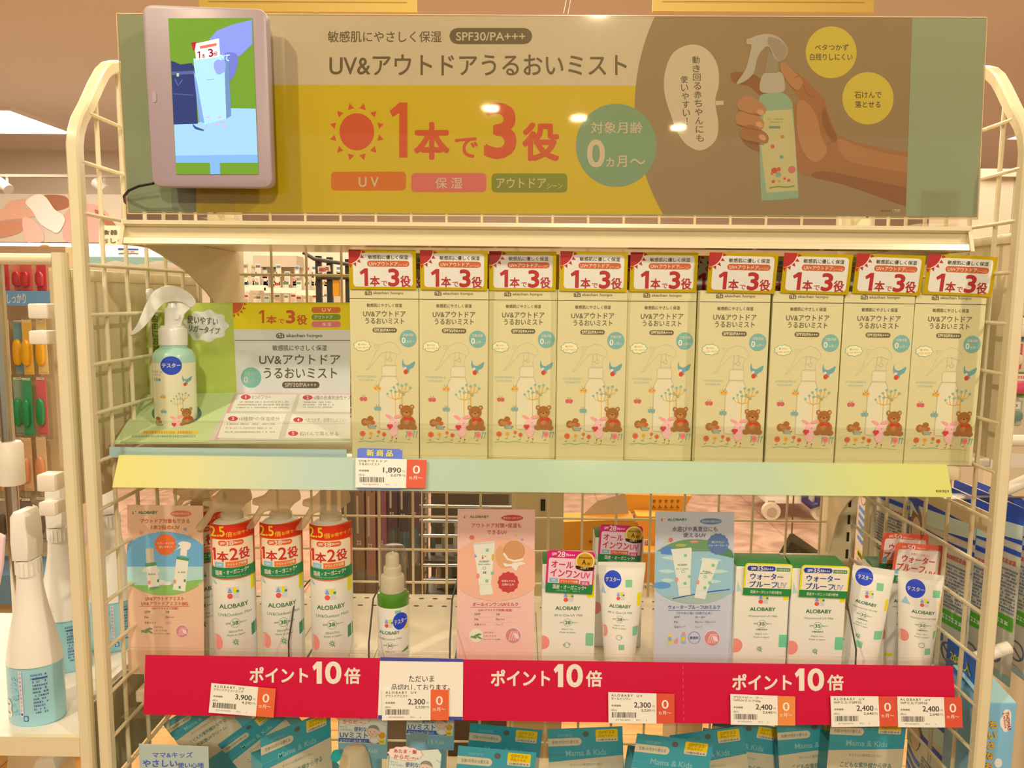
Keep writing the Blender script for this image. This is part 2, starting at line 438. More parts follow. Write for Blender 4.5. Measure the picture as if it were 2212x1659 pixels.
tag(G().tube([p, p + (q - p) * 3], .004, CLEAR, 8).build('clear_rod'), 'thin clear plastic rod rising behind the banner between the yellow boards', 'rod')

# ------------------------------------------------------------------ the display rack
TX, TY = .4705, .7765
rack = thing('display_rack', 'cream tube framed end display rack with wire mesh sides and back', 'display rack', (0, .95, 0))
curve = [(.7765, 1.496), (.780, 1.509), (.787, 1.522), (.803, 1.541), (.822, 1.566), (.834, 1.580), (.846, 1.589), (.862, 1.5955), (.90, 1.597), (1.115, 1.597)]
def ztube(Y):
    for (a, b), (c, d) in zip(curve, curve[1:]):
        if a <= Y <= c: return b + (d - b) * (Y - a) / (c - a)
    return 1.59
for sx in (-1, 1):
    X = sx * TX
    fr = G().tube([(X, TY, 0), (X, TY, 1.2)] + [(X, a, b) for a, b in curve], .0064, CREAM, sq=True).build('side_frame', rack)
    g = G(); Xw = sx * (TX - .001)
    for k in range(6):
        Y = .817 + .0475 * k
        g.tube([(Xw, Y, .80), (Xw, Y, ztube(Y))], .0024, CREAM, 8)
    for k in range(15):
        z = 1.531 - .0509 * k
        Y0 = TY if z < 1.49 else .795
        g.tube([(Xw - sx * .004, Y0, z), (Xw - sx * .004, 1.10, z)], .0021, CREAM, 8)
    g.build('wire_panel', fr, world=False).location = -root_loc(fr)
g = G()
for k in range(-7, 13):
    X = -.1317 + .0501 * k
    if abs(X) < .432: g.tube([(X, 1.10, .45), (X, 1.10, 1.60)], .0019, CREAM2, 6)
for k in range(-11, 12):
    z = 1.024 + .0506 * k
    if z > .46: g.tube([(-.43, 1.1035, z), (.43, 1.1035, z)], .0019, CREAM2, 6)
g.build('back_mesh', rack)
for x0, x1 in ((-.472, -.432), (.432, .472)):
    g = G().box(x0, x1, 1.098, 1.13, 0, 1.60, CREAM2, .002)
    a = Art((0, 0, 1, 1))
    xs = x0 + .028 if x0 > 0 else x1 - .028
    for k in range(44):
        z = .45 + .026 * k
        a.rect(xs - .002, z, xs + .002, z + .014, (30, 28, 24))
    a.lay(g, lambda u, v, d: (u, 1.098 - d, v), 3e-4, clip=False)
    g.build('post', rack)
G().box(-.47, .47, 1.10, 1.125, 1.585, 1.61, CREAM).build('top_rail', rack)
G().box(-.46, .46, .80, 1.13, .04, .12, CREAM2).build('base', rack)

# shelves -----------------------------------------------------------------
def bracket(g, sx, zt, X):
    pts = [(.812, zt), (.81, zt - .006), (.86, zt - .016), (.93, zt - .034), (.985, zt - .058), (1.03, zt - .085), (1.06, zt - .115), (1.085, zt - .175), (1.098, zt - .18), (1.098, zt)]
    g.prism(pts, lambda u, v, d: (X + d, u, v), 0, .0022 * sx, CREAM2)
sh = thing('shelf', 'cream metal top shelf carrying the big banner', 'shelf', (0, .95, 1.402))
prof = [(.800, 1.4255), (.7995, 1.4215), (.8065, 1.4195), (.8085, 1.4105), (.8005, 1.4075), (.7985, 1.4015), (.812, 1.4005), (.83, 1.410), (1.09, 1.410), (1.09, 1.4255)]
G().prism(prof, lambda u, v, d: (d, u, v), -.4385, .4345, CREAM).build('board', sh)
for x0, x1 in ((-.4425, -.4385), (.4345, .4385)):
    G().prism([(.797, 1.4005), (.806, 1.4265), (1.09, 1.4265), (1.09, 1.4005)], lambda u, v, d: (d, u, v), x0, x1, CREAM2).build('end_cap', sh)
for X, s in ((-.430, 1), (.430, -1)): g = G(); bracket(g, s, 1.4095, X); g.build('bracket', sh)

RAILX = (-.4535, .4480)
def lower_front(t, zb, zt, fence_h, zs):
    x0, x1 = RAILX
    yb, yt = .7745, .7855
    th = .0012
    g = G().prism([(yb, zb), (yt, zt), (yt + th, zt), (yb + th, zb)], lambda u, v, d: (d, u, v), x0, x1, CLEAR)
    g.prism([(yb, zb - .0012), (yb - .0005, zb), (yb + .02, zb), (yb + .02, zb - .0012)], lambda u, v, d: (d, u, v), x0, x1, CLEAR)
    g.build('price_rail', t)
    g = G()
    if fence_h > .01:
        g.box(x0 + .003, x1 - .002, .7965, .798, zt, zt + fence_h, CLEARF)
        g.box(x0 + .003, x1 - .002, yt, .7965, zt + .0005, zt + .0017, CLEARF)
        g.box(x0 + .003, x1 - .002, .7955, .7985, zt + fence_h, zt + fence_h + .0016, CLEARF)
        g.box(x0 + .003, x0 + .0042, .798, .8, zt, zt + fence_h, CLEARF)
        g.box(x1 - .0032, x1 - .002, .798, .8, zt, zt + fence_h, CLEARF)
    else:
        g.box(x0 + .003, x1 - .003, yt - .001, .7915, zt + .0008, zt + .0042, CLEARF, .0008)
        g.box(x0 + .003, x1 - .003, .7895, .7908, zs, zt + .0008, CLEARF)
    g.build('front_fence', t)
s2 = thing('shelf', 'middle shelf with clear front rail holding the row of cream cartons', 'shelf', (0, .95, 1.172))
G().box(-.45, .445, .80, 1.09, 1.160, 1.1745, CREAM, .002).build('board', s2)
lower_front(s2, 1.1478, 1.181, .0335, 1.1745)
for X, s in ((-.430, 1), (.430, -1)): g = G(); bracket(g, s, 1.160, X); g.build('bracket', s2)
s3 = thing('shelf', 'lower shelf with clear front rail behind the red point strip', 'shelf', (0, .95, .9105))
g = G().box(-.45, .445, .80, 1.09, .897, .9105, M((228, 222, 205), .4), .002)
a = Art((0, 0, 1, 1))
for r_, y in ((.0028, 1.045), (.0028, 1.072)):
    for k in range(44): a.ell(-.43 + .02 * k + (.004 if y > 1.05 else 0), y, .0042, .0026, (45, 40, 32), n=10)
for k in range(9): a.line([(-.40 + .1 * k, .81), (-.40 + .1 * k, 1.03)], .0012, (150, 140, 115))
a.lay(g, lambda u, v, d: (u, v, .9105 + d), 1.2e-4, clip=False)
g.build('board', s3)
lower_front(s3, .8945, .9625, 0, .9105)
for X, s in ((-.430, 1), (.430, -1)): g = G(); bracket(g, s, .897, X); g.build('bracket', s3)
s4 = thing('shelf', 'bottom shelf holding the teal packages under the red strip', 'shelf', (0, .95, .655))
G().box(-.45, .445, .72, 1.09, .64, .655, CREAM, .002).build('board', s4)
for X, s in ((-.430, 1), (.430, -1)): g = G(); bracket(g, s, .64, X); g.build('bracket', s4)

# paper strips in the rails
def rail_P(zb, zt, off=.0010):
    yb, yt = .7745, .7855
    return lambda u, v, d: (u, yb + (yt - yb) * (v - zb) / (zt - zb) + off - d, v)
P = rail_P(1.1478, 1.181, .0018)
g = G(); a = Art((0, 0, 1, 1)); n = 24
me_mat = ramp_mat('gradient_paper', [(0, D(232, 222, 118)), (.09, D(228, 222, 140)), (.24, D(190, 205, 175)), (.5, D(172, 192, 150)), (.78, D(188, 202, 155)), (.9, D(214, 210, 122)), (1, D(222, 212, 108))])
g.prism([(-.4505, 1.1482), (.4232, 1.1482), (.4205, 1.1805), (-.4475, 1.1805)], lambda u, v, d: P(u, v, -d), 0, .0004, me_mat)
a.dash(.4065, 1.1525, .419, 1.1550, (120, 110, 80)); a.lay(g, P, 1.5e-4, clip=False)
tag(g.build('shelf_strip'), 'pale strip shading from yellow to aqua on the middle shelf edge', 'shelf strip')

# ------------------------------------------------------------------ the banner on the top shelf
YB = .805
bn = thing('banner', 'long printed sunscreen mist banner in a clear holder on the top shelf', 'banner', (0, YB, 1.434))
K = 1.03
ORG, GRY, TEAL, YEL = D(205, 78, 28, K), D(112, 94, 64, .92), D(122, 158, 122, K), D(206, 174, 0, K)
WHT = D(206, 184, 146, K)
a = Art((0, 0, 1, 1))
def BC(y):                                    # right-hand border of the left panel: a big arc
    return 1838 - math.sqrt(max(467 ** 2 - (y - 232) ** 2, 0))
arc = [(BC(y), y) for y in range(34, 464, 12)] + [(BC(463), 463)]
a.poly([(255, 32), (2130, 40), (2110, 469.5), (277, 457.5)], D(150, 158, 122, K), 0)             # aqua ground
a.poly([(375, 32.5)] + arc + [(424, 458.5), (424, 184), (375, 184)], WHT, 1)
a.poly([(424, 183), (BC(183), 185)] + [p for p in arc if p[1] > 185] + [(424, 458.4)], YEL, 2)
a.poly([(370, 405), (424, 405), (424, 458.4), (375, 458.2), (370, 440)], D(132, 136, 108, K), 2)
a.poly([(p[0], p[1]) for p in arc] + [(1956, 467), (1970, 38.7), (1424, 35)], D(150, 122, 82, K), 2)
a.crop(600, 0, 2.765)
a.T('敏感肌にやさしく保湿', 298, 185, 978, 253, GRY, .012); a.rr(1025, 167, 1520, 264, 48, GRY, 3); a.T('SPF30/PA+++', 1065, 192, 1478, 243, WHT, .01, 5)
a.T('UV&アウトドアうるおいミスト', 308, 325, 2085, 452, GRY, .018)
a.ell(472, 787, 104, 111, ORG, 4, 40)
for i in range(12):
    t = math.radians(15 + 30 * i); c, s_ = math.cos(t), math.sin(t); tx, ty = -s_, c
    a.poly([(472 + c * 132 + tx * 20, 787 + s_ * 140 + ty * 20), (472 + c * 132 - tx * 20, 787 + s_ * 140 - ty * 20), (472 + c * 166, 787 + s_ * 176)], ORG, 4)
a.one(668, 612, 775, 942, 50, ORG)
a.T('本', 812, 728, 1028, 955, ORG, .045); a.T('で', 1057, 820, 1195, 943, ORG, .03); a.T('3', 1230, 612, 1427, 950, ORG, .05); a.T('役', 1460, 730, 1683, 963, ORG, .045)
a.rr(318, 1025, 766, 1138, 24, D(208, 106, 18, K), 4); a.T('U V', 483, 1058, 603, 1117, WHT, .015, 6)
a.rr(797, 1033, 1246, 1148, 24, D(212, 102, 92, K), 4); a.T('保 湿', 940, 1060, 1103, 1128, WHT, .015, 6)
a.rr(1277, 1036, 1730, 1150, 24, D(128, 132, 20, K), 4); a.T('アウトドア', 1305, 1062, 1603, 1125, WHT, .015, 6); a.T('シーン', 1608, 1095, 1700, 1127, WHT, .01, 6)
a.crop(0, 0, 1); a.ell(1331, 314, 87, 90, D(120, 152, 110, K), 4, 60)
a.T('対象月齢', 1276, 263, 1388, 288.6, WHT, .015, 6); a.T('0', 1268, 301, 1307, 362, WHT, .02, 6); a.T('ヵ月', 1309, 336, 1354, 361, WHT, .015, 6); a.T('〜', 1361, 343, 1394, 355, WHT, .03, 6)
a.crop(1350, 0, 2.566)
a.blob([(370, 247), (455, 275), (512, 360), (520, 470), (500, 560), (518, 690), (500, 780), (425, 833), (345, 805), (290, 730), (255, 640), (220, 520), (222, 400), (270, 290)], WHT, 4)
a.poly([(500, 560), (545, 558), (548, 580), (505, 584)], WHT, 4)
a.TV('動き回る赤ちゃんにも', 394, 332, 416, 765, 42, 40, GRY, .015, 6); a.TV('使いやすい！', 328, 440, 344, 672, 40, 40, GRY, .015, 6)
Y2 = D(208, 182, 60, K)
a.ell(1143, 290, 141, 144, Y2, 4, 48); a.T('ベタつかず', 1052, 245, 1240, 280, GRY, .02, 6); a.T('白残りしにくい', 1025, 296, 1262, 335, GRY, .02, 6)
a.ell(1347, 545, 142, 145, Y2, 4, 48); a.T('石けんで', 1273, 508, 1422, 545, GRY, .02, 6); a.T('落とせる', 1275, 560, 1417, 597, GRY, .02, 6)
SK, SK2, SK3 = D(160, 104, 56, K), D(140, 86, 42, K), D(180, 124, 78, K)
# pictured hand and spray bottle
a.poly([(1592, 98), (1999, 102), (1950, 1205), (1556, 1198)], D(150, 158, 122, K), 11)
a.blob([(1650, 855), (1540, 842), (1440, 820), (1300, 790), (1185, 750), (1150, 690), (1120, 610), (1100, 540), (1060, 500), (990, 430), (930, 385), (890, 350), (865, 352), (862, 385), (890, 440), (930, 500), (975, 560), (975, 590), (930, 580), (915, 700), (935, 860), (955, 950), (1050, 985), (1200, 1020), (1350, 1070), (1470, 1115), (1560, 1145), (1650, 1180)], SK, 3)
a.blob([(1650, 1180), (1560, 1145), (1470, 1115), (1350, 1070), (1200, 1020), (1050, 985), (1040, 960), (1120, 950), (1300, 985), (1560, 1040), (1650, 1050)], SK2, 4)
a.blob([(1180, 770), (1300, 812), (1440, 848), (1650, 890), (1650, 960), (1400, 930), (1220, 880)], D(174, 116, 66, K), 4)
a.blob([(1110, 600), (1140, 690), (1175, 755), (1160, 790), (1110, 720), (1090, 640)], SK2, 4)
a.blob([(590, 405), (650, 400), (730, 420), (770, 470), (780, 540), (740, 525), (690, 480), (620, 465), (590, 445)], SK2, 3)
a.blob([(735, 840), (690, 820), (650, 780), (700, 770), (780, 760), (790, 850)], SK2, 3)
BL = D(172, 184, 132, K); BL2 = D(142, 168, 132, K); PW = D(182, 168, 142, K); PW2 = D(158, 138, 112, K)
a.blob([(742, 560), (780, 520), (870, 515), (915, 550), (932, 600), (945, 800), (962, 1080), (940, 1098), (860, 1108), (770, 1110), (755, 1090), (745, 800)], BL2, 5, 4)
a.poly([(770, 615), (925, 605), (945, 800), (957, 1055), (785, 1068), (752, 800)], D(196, 182, 124, K), 6)
a.rect(798, 698, 862, 712, D(112, 142, 120, K), 7); a.dash(790, 655, 880, 664, D(140, 150, 110, K), 7); a.dash(795, 672, 870, 680, D(140, 150, 110, K), 7)
for x, y, r, c in ((872, 758, 11, (190, 130, 30)), (818, 812, 12, (200, 90, 90)), (868, 870, 10, (110, 140, 120)), (828, 945, 17, (190, 70, 30)), (852, 938, 12, (196, 80, 40)), (850, 968, 16, (140, 160, 120)), (815, 962, 9, (200, 110, 60)),  (925, 940, 22, (200, 110, 100)), (822, 1006, 10, (200, 80, 30)), (855, 1005, 7, (200, 140, 20)), (885, 990, 8, (200, 80, 40)), (908, 1000, 9, (200, 80, 40))): a.ell(x, y, r, r * .95, D(*c, K), 7, 14)
a.line([(800, 1042), (850, 1034), (900, 1038), (940, 1030)], 8, D(120, 140, 60, K), 7)
a.blob([(750, 505), (760, 420), (795, 400), (860, 400), (880, 430), (885, 500), (830, 515)], PW, 6)
a.poly([(775, 405), (790, 300), (835, 290), (850, 340), (845, 405)], D(150, 134, 104, K), 6)
a.blob([(690, 215), (740, 195), (800, 188), (860, 212), (900, 265), (895, 310), (860, 340), (830, 320), (800, 262), (770, 268), (735, 320), (715, 400), (680, 440), (630, 466), (622, 455), (665, 390), (690, 310), (700, 250), (678, 240)], PW, 6)
a.blob([(800, 205), (860, 222), (898, 268), (890, 312), (860, 336), (835, 318), (805, 258), (790, 240)], PW2, 7)
a.ell(686, 230, 14, 17, PW, 7)
for fy, x0 in ((590, 625), (670, 615), (750, 640)):
    a.blob([(x0, fy - 25), (x0 + 45, fy - 60), (x0 + 110, fy - 35), (x0 + 155, fy + 5), (x0 + 145, fy + 45), (x0 + 90, fy + 38), (x0 + 30, fy + 25), (x0, fy + 8)], SK3 if fy < 700 else SK, 8)
    a.line([(x0 + 5, fy + 18), (x0 + 60, fy + 38), (x0 + 130, fy + 52)], 5, SK2, 9)
for fx, fy in ((752, 622), (745, 690), (762, 762)): a.ell(fx, fy, 22, 15, D(206, 150, 104, K), 9, 14, .5)
a.line([(985, 470), (1010, 520), (1060, 545)], 4, SK2, 5); a.line([(940, 430), (965, 420)], 4, SK2, 9); a.line([(1120, 800), (1165, 775)], 5, SK2, 6)
a.blob([(862, 352), (890, 352), (935, 395), (985, 450), (960, 500), (915, 470), (880, 420), (862, 385)], SK3, 8)
a.blob([(965, 560), (1010, 570), (1060, 640), (1090, 760), (1120, 840), (1060, 900), (1000, 860), (960, 760), (950, 640)], SK3, 4)
a.dash(1420, 1163, 1475, 1172, GRY, 4); a.rect(1485, 1160, 1525, 1176, WHT, 4); a.dash(1488, 1162, 1522, 1174, GRY, 5)
g = G()
c4 = [at(x, y, YB) for x, y in ((255, 32), (2130, 40), (2110, 469.5), (277, 457.5))]
g.loft([[p + Vector((0, .0004, 0)) for p in c4], [p + Vector((0, .0012, 0)) for p in c4]], M(D(200, 190, 160)))
a.lay(g, at_plane(YB), 3.5e-5, clip=False, mat=lambda c: M(c, .45))
g.build('printed_sheet', bn)
HOLD = clear('clear_holder', (250, 247, 240), .035, .16)
g = G(); c4 = [at(x, y, YB) for x, y in ((252, 29.5), (2132, 38), (2111.5, 473), (276, 461))]
g.loft([[p + Vector((0, -.0024, 0)) for p in c4], [p + Vector((0, -.0009, 0)) for p in c4]], HOLD)
g.loft([[p + Vector((0, .0016, 0)) for p in c4], [p + Vector((0, .0028, 0)) for p in c4]], HOLD)
GLARE_RIM = M((240, 228, 205), .2)  # pale opaque edging, paints the glare along the clear holder's edges
for p, q in ((c4[0], c4[1]), (c4[3], c4[2]), (c4[0], c4[3]), (c4[1], c4[2])): g.tube([p, q], .0007, GLARE_RIM, 6)
g.build('clear_holder', bn)
for x0, x1 in ((432, 506), (1992, 2070)):
    p, q = at(x0, 415, YB - .004), at(x1, 475, YB - .004)
    g = G().box(p.x, q.x, YB - .0045, YB - .0030, 1.4256, p.z, CLEAR).box(p.x, q.x, YB - .004, YB + .03, 1.4256, 1.4285, CLEAR)
    g.box(p.x, q.x, YB - .0052, YB - .0028, p.z, p.z + .0022, CLEAR).build('foot', bn)

# video tablet clipped in front of the banner
tb = thing('video_tablet', 'pinkish white video tablet playing a hand lifting a carton, at the banner left', 'tablet', (at(445, 405, .79)))
YT = .7745
def quad_P(c, Y):                            # c: four photo corners tl, tr, br, bl -> unit square
    A = [np.array(at(x, y, Y)) for x, y in c]
    return lambda u, v, d: Vector((A[0] * (1 - u) * (1 - v) + A[1] * u * (1 - v) + A[2] * u * v + A[3] * (1 - u) * v) + np.array([0, -d, 0]))
TC = ((306, 9.5), (574.5, 19), (588.5, 405), (329.5, 402.5))
Q = quad_P(TC, YT)
rr = []
for cx, cy, aa in ((.93, .05, -90), (.93, .95, 0), (.07, .95, 90), (.07, .05, 180)):
    for t in (0, 22, 45, 67, 90): rr.append((cx + .07 * math.cos(math.radians(aa + t)), cy + .05 * math.sin(math.radians(aa + t))))
PINK = M(D(206, 170, 158, .84), .35)
G().prism(rr, Q, 0, -.013, PINK, .0016).build('casing', tb)
a = Art((0, 0, 1, 1)); a.crop(0, 0, 3.16)
SC = ((363.3, 39.6), (545, 38.6), (558.5, 376.6), (380.7, 376.6))
g = G(); qs = [at(x, y, YT - .0006) for x, y in SC]
def EM(c): return M(c, .25, emit=.62)
g.add(qs, [(0, 1, 2, 3)], EM((96, 140, 44)))
a.poly([(1188, 848), (1345, 842), (1560, 738), (1745, 742), (1760, 1110), (1200, 1110)], (138, 190, 240), 1)
a.poly([(1198, 1062), (1758, 1055), (1760, 1108), (1200, 1108)], (110, 165, 238), 2)
a.poly([(1432, 1108), (1500, 1108), (1503, 1190), (1437, 1190)], (110, 165, 238), 2)
a.poly([(1167, 415), (1200, 425), (1230, 440), (1310, 430), (1330, 470), (1345, 760), (1350, 845), (1185, 850)], (38, 52, 110), 2)
a.poly([(1172, 490), (1318, 482), (1325, 505), (1173, 512)], (70, 90, 150), 3); a.rect(1205, 500, 1222, 522, (150, 190, 160), 3)
a.line([(1195, 540), (1215, 585), (1245, 545)], 6, (80, 105, 175), 3); a.line([(1185, 640), (1320, 650)], 8, (60, 80, 150), 3)
a.blob([(1315, 845), (1340, 865), (1390, 885), (1380, 892), (1330, 878)], (45, 70, 140), 3)
a.poly([(1720, 135), (1722, 300), (1640, 380), (1560, 400), (1490, 380), (1430, 265), (1480, 210), (1580, 170)], (116, 138, 232), 3)
a.blob([(1530, 370), (1600, 360), (1625, 400), (1605, 500), (1560, 560), (1530, 540), (1545, 470)], (96, 112, 205), 3)
a.poly([(1320, 400), (1530, 380), (1560, 430), (1555, 810), (1395, 850), (1340, 600)], (150, 205, 246), 4)
a.poly([(1530, 385), (1560, 410), (1578, 790), (1545, 812)], (92, 130, 190), 5); a.poly([(1320, 480), (1345, 560), (1395, 840), (1360, 830)], (110, 150, 225), 5)
a.poly([(1325, 300), (1495, 262), (1502, 385), (1340, 410)], (225, 235, 245), 6, ); a.poly([(1304, 290), (1340, 285), (1330, 340), (1318, 345)], (170, 20, 50), 7)
a.poly([(1362, 315), (1478, 293), (1480, 312), (1366, 334)], (205, 100, 90), 7); a.one(1346, 350, 1366, 398, 8, (140, 10, 50), 8); a.T('3', 1422, 332, 1456, 388, (140, 10, 50), .04, 8, -8); a.T('本', 1376, 365, 1402, 398, (140, 10, 50), .02, 8, -8); a.T('役', 1458, 350, 1485, 382, (140, 10, 50), .02, 8, -8)
a.blob([(1460, 430), (1510, 400), (1540, 430), (1530, 490), (1480, 505)], (128, 150, 236), 7)
a.T('て', 1530, 372, 1568, 418, (190, 225, 250), .03, 8); a.T('で', 1475, 375, 1525, 412, (190, 225, 250), .03, 8)
a.line([(1410, 545), (1465, 540)], 5, (110, 165, 225), 7)
for x, y in ((1500, 800), (1520, 830), (1480, 850), (1540, 862), (1420, 800), (1400, 870)): a.ell(x, y, 14, 5, (200, 150, 215), 7, 8)
a.it = [(v, f, c, k) for v, f, c, k in a.it]
a.lay(g, at_plane(YT - .0007), 4e-5, clip=False, mat=EM)
so = g.build('screen', tb); so['label'] = 'lit screen showing a hand lifting a carton on green'
G().prism([(x, y) for x, y in ((1037, 632), (1045, 624), (1058, 624), (1066, 634), (1068, 688), (1060, 698), (1047, 698), (1040, 690))], lambda u, v, d: at(u / 3.16, v / 3.16, YT - d), .0005, -.001, M(D(170, 150, 132), .4)).build('button', tb)
p, q = at(452, 200, YT), at(452, 200, YB)
G().box(p.x - .03, p.x + .03, YT + .013, YB - .003, p.z - .05, p.z + .05, M((220, 215, 208))).build('mount', tb)
cab = [at(332, 396, .782), at(300, 402, .784), at(278, 412, .788), at(268, 424, .80), at(270, 436, .82), at(280, 446, .85)]
tag(G().tube([tuple(v) for v in smooth_loop([tuple(c) for c in cab] + [tuple(cab[-1])] , 4)[:20]] if False else cab, .0014, BLACK, 8).build('power_cable'), 'thin black cable curling out behind the left edge of the video tablet', 'cable')

# downlights whose glints show in the clear banner holder
for i, (x, y) in enumerate(((1060, 235), (1250, 256), (1465, 276))):
    p = at(x, y, YB); d = p - Vector(CAM); t = (2.88 - p.z) / d.z
    L = Vector((p.x + d.x * t, p.y - d.y * t, 2.88))
    dl = thing('downlight', ('round ceiling downlight mirrored in the red 3 of the banner', 'round ceiling downlight mirrored at the aqua circle of the banner', 'round ceiling downlight mirrored below the speech bubble of the banner')[i], 'downlight', L)
    G().lathe([(.075, 0), (.075, .02), (.09, .02), (.09, -.004)], L, WHITE, 20, cap=False).build('housing', dl)
    G().lathe([(.06, 0.0), (.06, .012)], L, M((255, 236, 190), .5, emit=110), 16).build('bulb', dl)

# ------------------------------------------------------------------ middle shelf: the cream cartons
def frame(x0, y0, x1, y1, Y):          # photo rectangle -> lower left corner, width, height on the plane Y
    a, b = at(x0, y1, Y), at(x1, y0, Y)
    return a, b.x - a.x, b.z - a.z
BROWN, TEALP, ORP = D(112, 98, 66, 1), D(128, 170, 138), D(196, 96, 40)
def drawing(a):                        # the little animals and plants printed on carton and bottle (carton crop frame)
    YL = D(222, 165, 50)
    for x, y, h in ((372, 1110, 190), (422, 1060, 240)):
        a.line([(x, y + 30), (x + 2, y + h)], 5, YL, 2)
        for dx in (-60, -32, 32, 62):
            a.line([(x, y + 40), (x + dx * .7, y + 28), (x + dx, y - (0 if abs(dx) > 40 else 22))], 4, YL, 2)
            a.ell(x + dx, y - (2 if abs(dx) > 40 else 26), 9, 9, TEALP, 3, 8)
        a.line([(x, y + 40), (x, y - 14)], 4, YL, 2); a.ell(x, y - 18, 9, 9, TEALP, 3, 8)
    B1, B2, B3 = D(160, 100, 40), D(184, 120, 55), D(206, 150, 90)
    for x in (415, 497): a.ell(x, 1206, 17, 18, B1, 3, 12); a.ell(x, 1206, 9, 10, B3, 4, 10)
    a.ell(457, 1240, 47, 46, B1, 3); a.ell(455, 1256, 26, 20, B2, 4, 14); a.ell(457, 1248, 7, 5, (60, 30, 20), 5, 8)
    for x in (438, 478): a.line([(x - 8, 1240), (x, 1244), (x + 8, 1240)], 3, (80, 45, 25), 5)
    a.ell(465, 1325, 58, 52, B1, 3); a.ell(415, 1358, 28, 20, B1, 4, 14); a.ell(508, 1360, 26, 20, B1, 4, 14); a.ell(455, 1320, 20, 22, B2, 4, 12)
    a.poly([(436, 1280), (468, 1294), (500, 1280), (502, 1312), (468, 1300), (436, 1314)], D(206, 48, 40), 5)
    PK, PK2 = D(232, 150, 130), D(238, 176, 156)
    a.ell(325, 1285, 36, 13, PK, 3, 14, .5); a.ell(392, 1278, 32, 13, PK, 3, 14, -.25); a.ell(360, 1325, 34, 33, PK2, 4); a.ell(356, 1385, 32, 45, PK2, 3)
    a.ell(370, 1325, 3, 4, (90, 40, 40), 5, 8)
    for x in (320, 340): a.ell(x, 1350, 13, 13, D(212, 50, 50), 5, 10)
    a.poly([(308, 1353), (352, 1353), (330, 1380)], D(212, 50, 50), 5)
    a.ell(140, 1325, 28, 30, B1, 3, 14); a.ell(145, 1322, 14, 15, B2, 4, 10); a.ell(182, 1298, 24, 20, B1, 4, 12); a.ell(178, 1340, 24, 36, B2, 3, 12); a.poly([(172, 1278), (186, 1276), (180, 1292)], B1, 4)
    a.ell(203, 1328, 15, 15, D(206, 80, 40), 5, 10); a.poly([(168, 1340), (212, 1345), (222, 1372), (172, 1372)], D(150, 165, 130), 5); a.line([(200, 1368), (228, 1352)], 9, B1, 4)
    for x, y, r, c in ((122, 1414, 22, (214, 104, 50)), (185, 1412, 17, (226, 172, 60)), (244, 1400, 14, (214, 120, 60)), (285, 1418, 17, (210, 104, 50)), (478, 1412, 24, (232, 130, 110)), (345, 1440, 6, (190, 80, 40)), (378, 1448, 6, (190, 80, 40))):
        a.ell(x, y, r, r, D(*c), 3, 12); a.line([(x, y + r), (x, y + r + 22)], 3, D(150, 150, 60), 2); a.ell(x - 9, y + r + 20, 10, 4, D(150, 150, 70), 2, 8)
        a.ell(x, y, r * .45, r * .45, D(c[0], c[1] * .8, c[2] * .8), 4, 8)
    for x in (450, 505, 525): a.line([(x, 1440), (x + 8, 1400)], 5, D(110, 150, 120), 3); a.ell(x + 8, 1398, 8, 8, D(120, 160, 140), 3, 8)
    a.line([(90, 1478), (140, 1470), (190, 1478), (240, 1468), (290, 1474)], 7, D(150, 170, 110), 2); a.line([(300, 1480), (400, 1476), (500, 1482)], 4, D(196, 176, 90), 2)
    for x, y, c in ((237, 1068, (226, 168, 70)), (132, 1150, (204, 92, 80)), (238, 1222, (128, 162, 140))):
        for s_ in (-1, 1): a.ell(x + s_ * 14, y, 14, 17, D(*c), 3, 12, s_ * .4); a.line([(x, y - 8), (x + s_ * 12, y - 32)], 2, BROWN, 3)
        if c[0] == 226: a.ell(x - 14, y, 5, 5, ORP, 4, 8); a.ell(x + 14, y, 5, 5, ORP, 4, 8)
    BD = D(110, 156, 140)
    a.blob([(432, 848), (440, 880), (470, 890), (520, 862), (510, 905), (480, 925), (478, 950), (462, 930), (435, 915), (425, 880)], BD, 3); a.ell(447, 914, 12, 10, D(232, 196, 170), 4, 10); a.ell(452, 942, 17, 18, D(204, 70, 40), 3, 12); a.line([(452, 926), (458, 918)], 3, BROWN, 4)
def outline(a):                        # thin drawn outline of the trigger bottle
    c = D(196, 178, 148)
    L = lambda *p: a.line(p, 3.2, c, 2)
    L((152, 930), (195, 870), (225, 800), (262, 742), (320, 716), (370, 728), (405, 765), (412, 800), (385, 822), (372, 860), (372, 895))
    L((152, 930), (175, 918), (230, 850), (275, 800), (330, 790), (390, 812)); L((218, 740), (250, 738), (222, 772), (218, 740))
    L((305, 790), (298, 890)); L((290, 892), (378, 892), (380, 975), (274, 975), (274, 905), (290, 892)); L((274, 975), (250, 1030), (250, 1370)); L((380, 975), (400, 1030))
    a.ring(335, 850, 15, 15, 3, c, 3, 16); L((298, 850), (322, 850)); L((335, 790), (335, 836)); L((250, 1365), (262, 1375), (330, 1378))
    a.poly([(276, 905), (378, 905), (378, 972), (276, 972)], D(221, 202, 148), 1); a.poly([(254, 1030), (280, 985), (375, 985), (400, 1030), (400, 1370), (254, 1370)], D(221, 202, 150), 1)
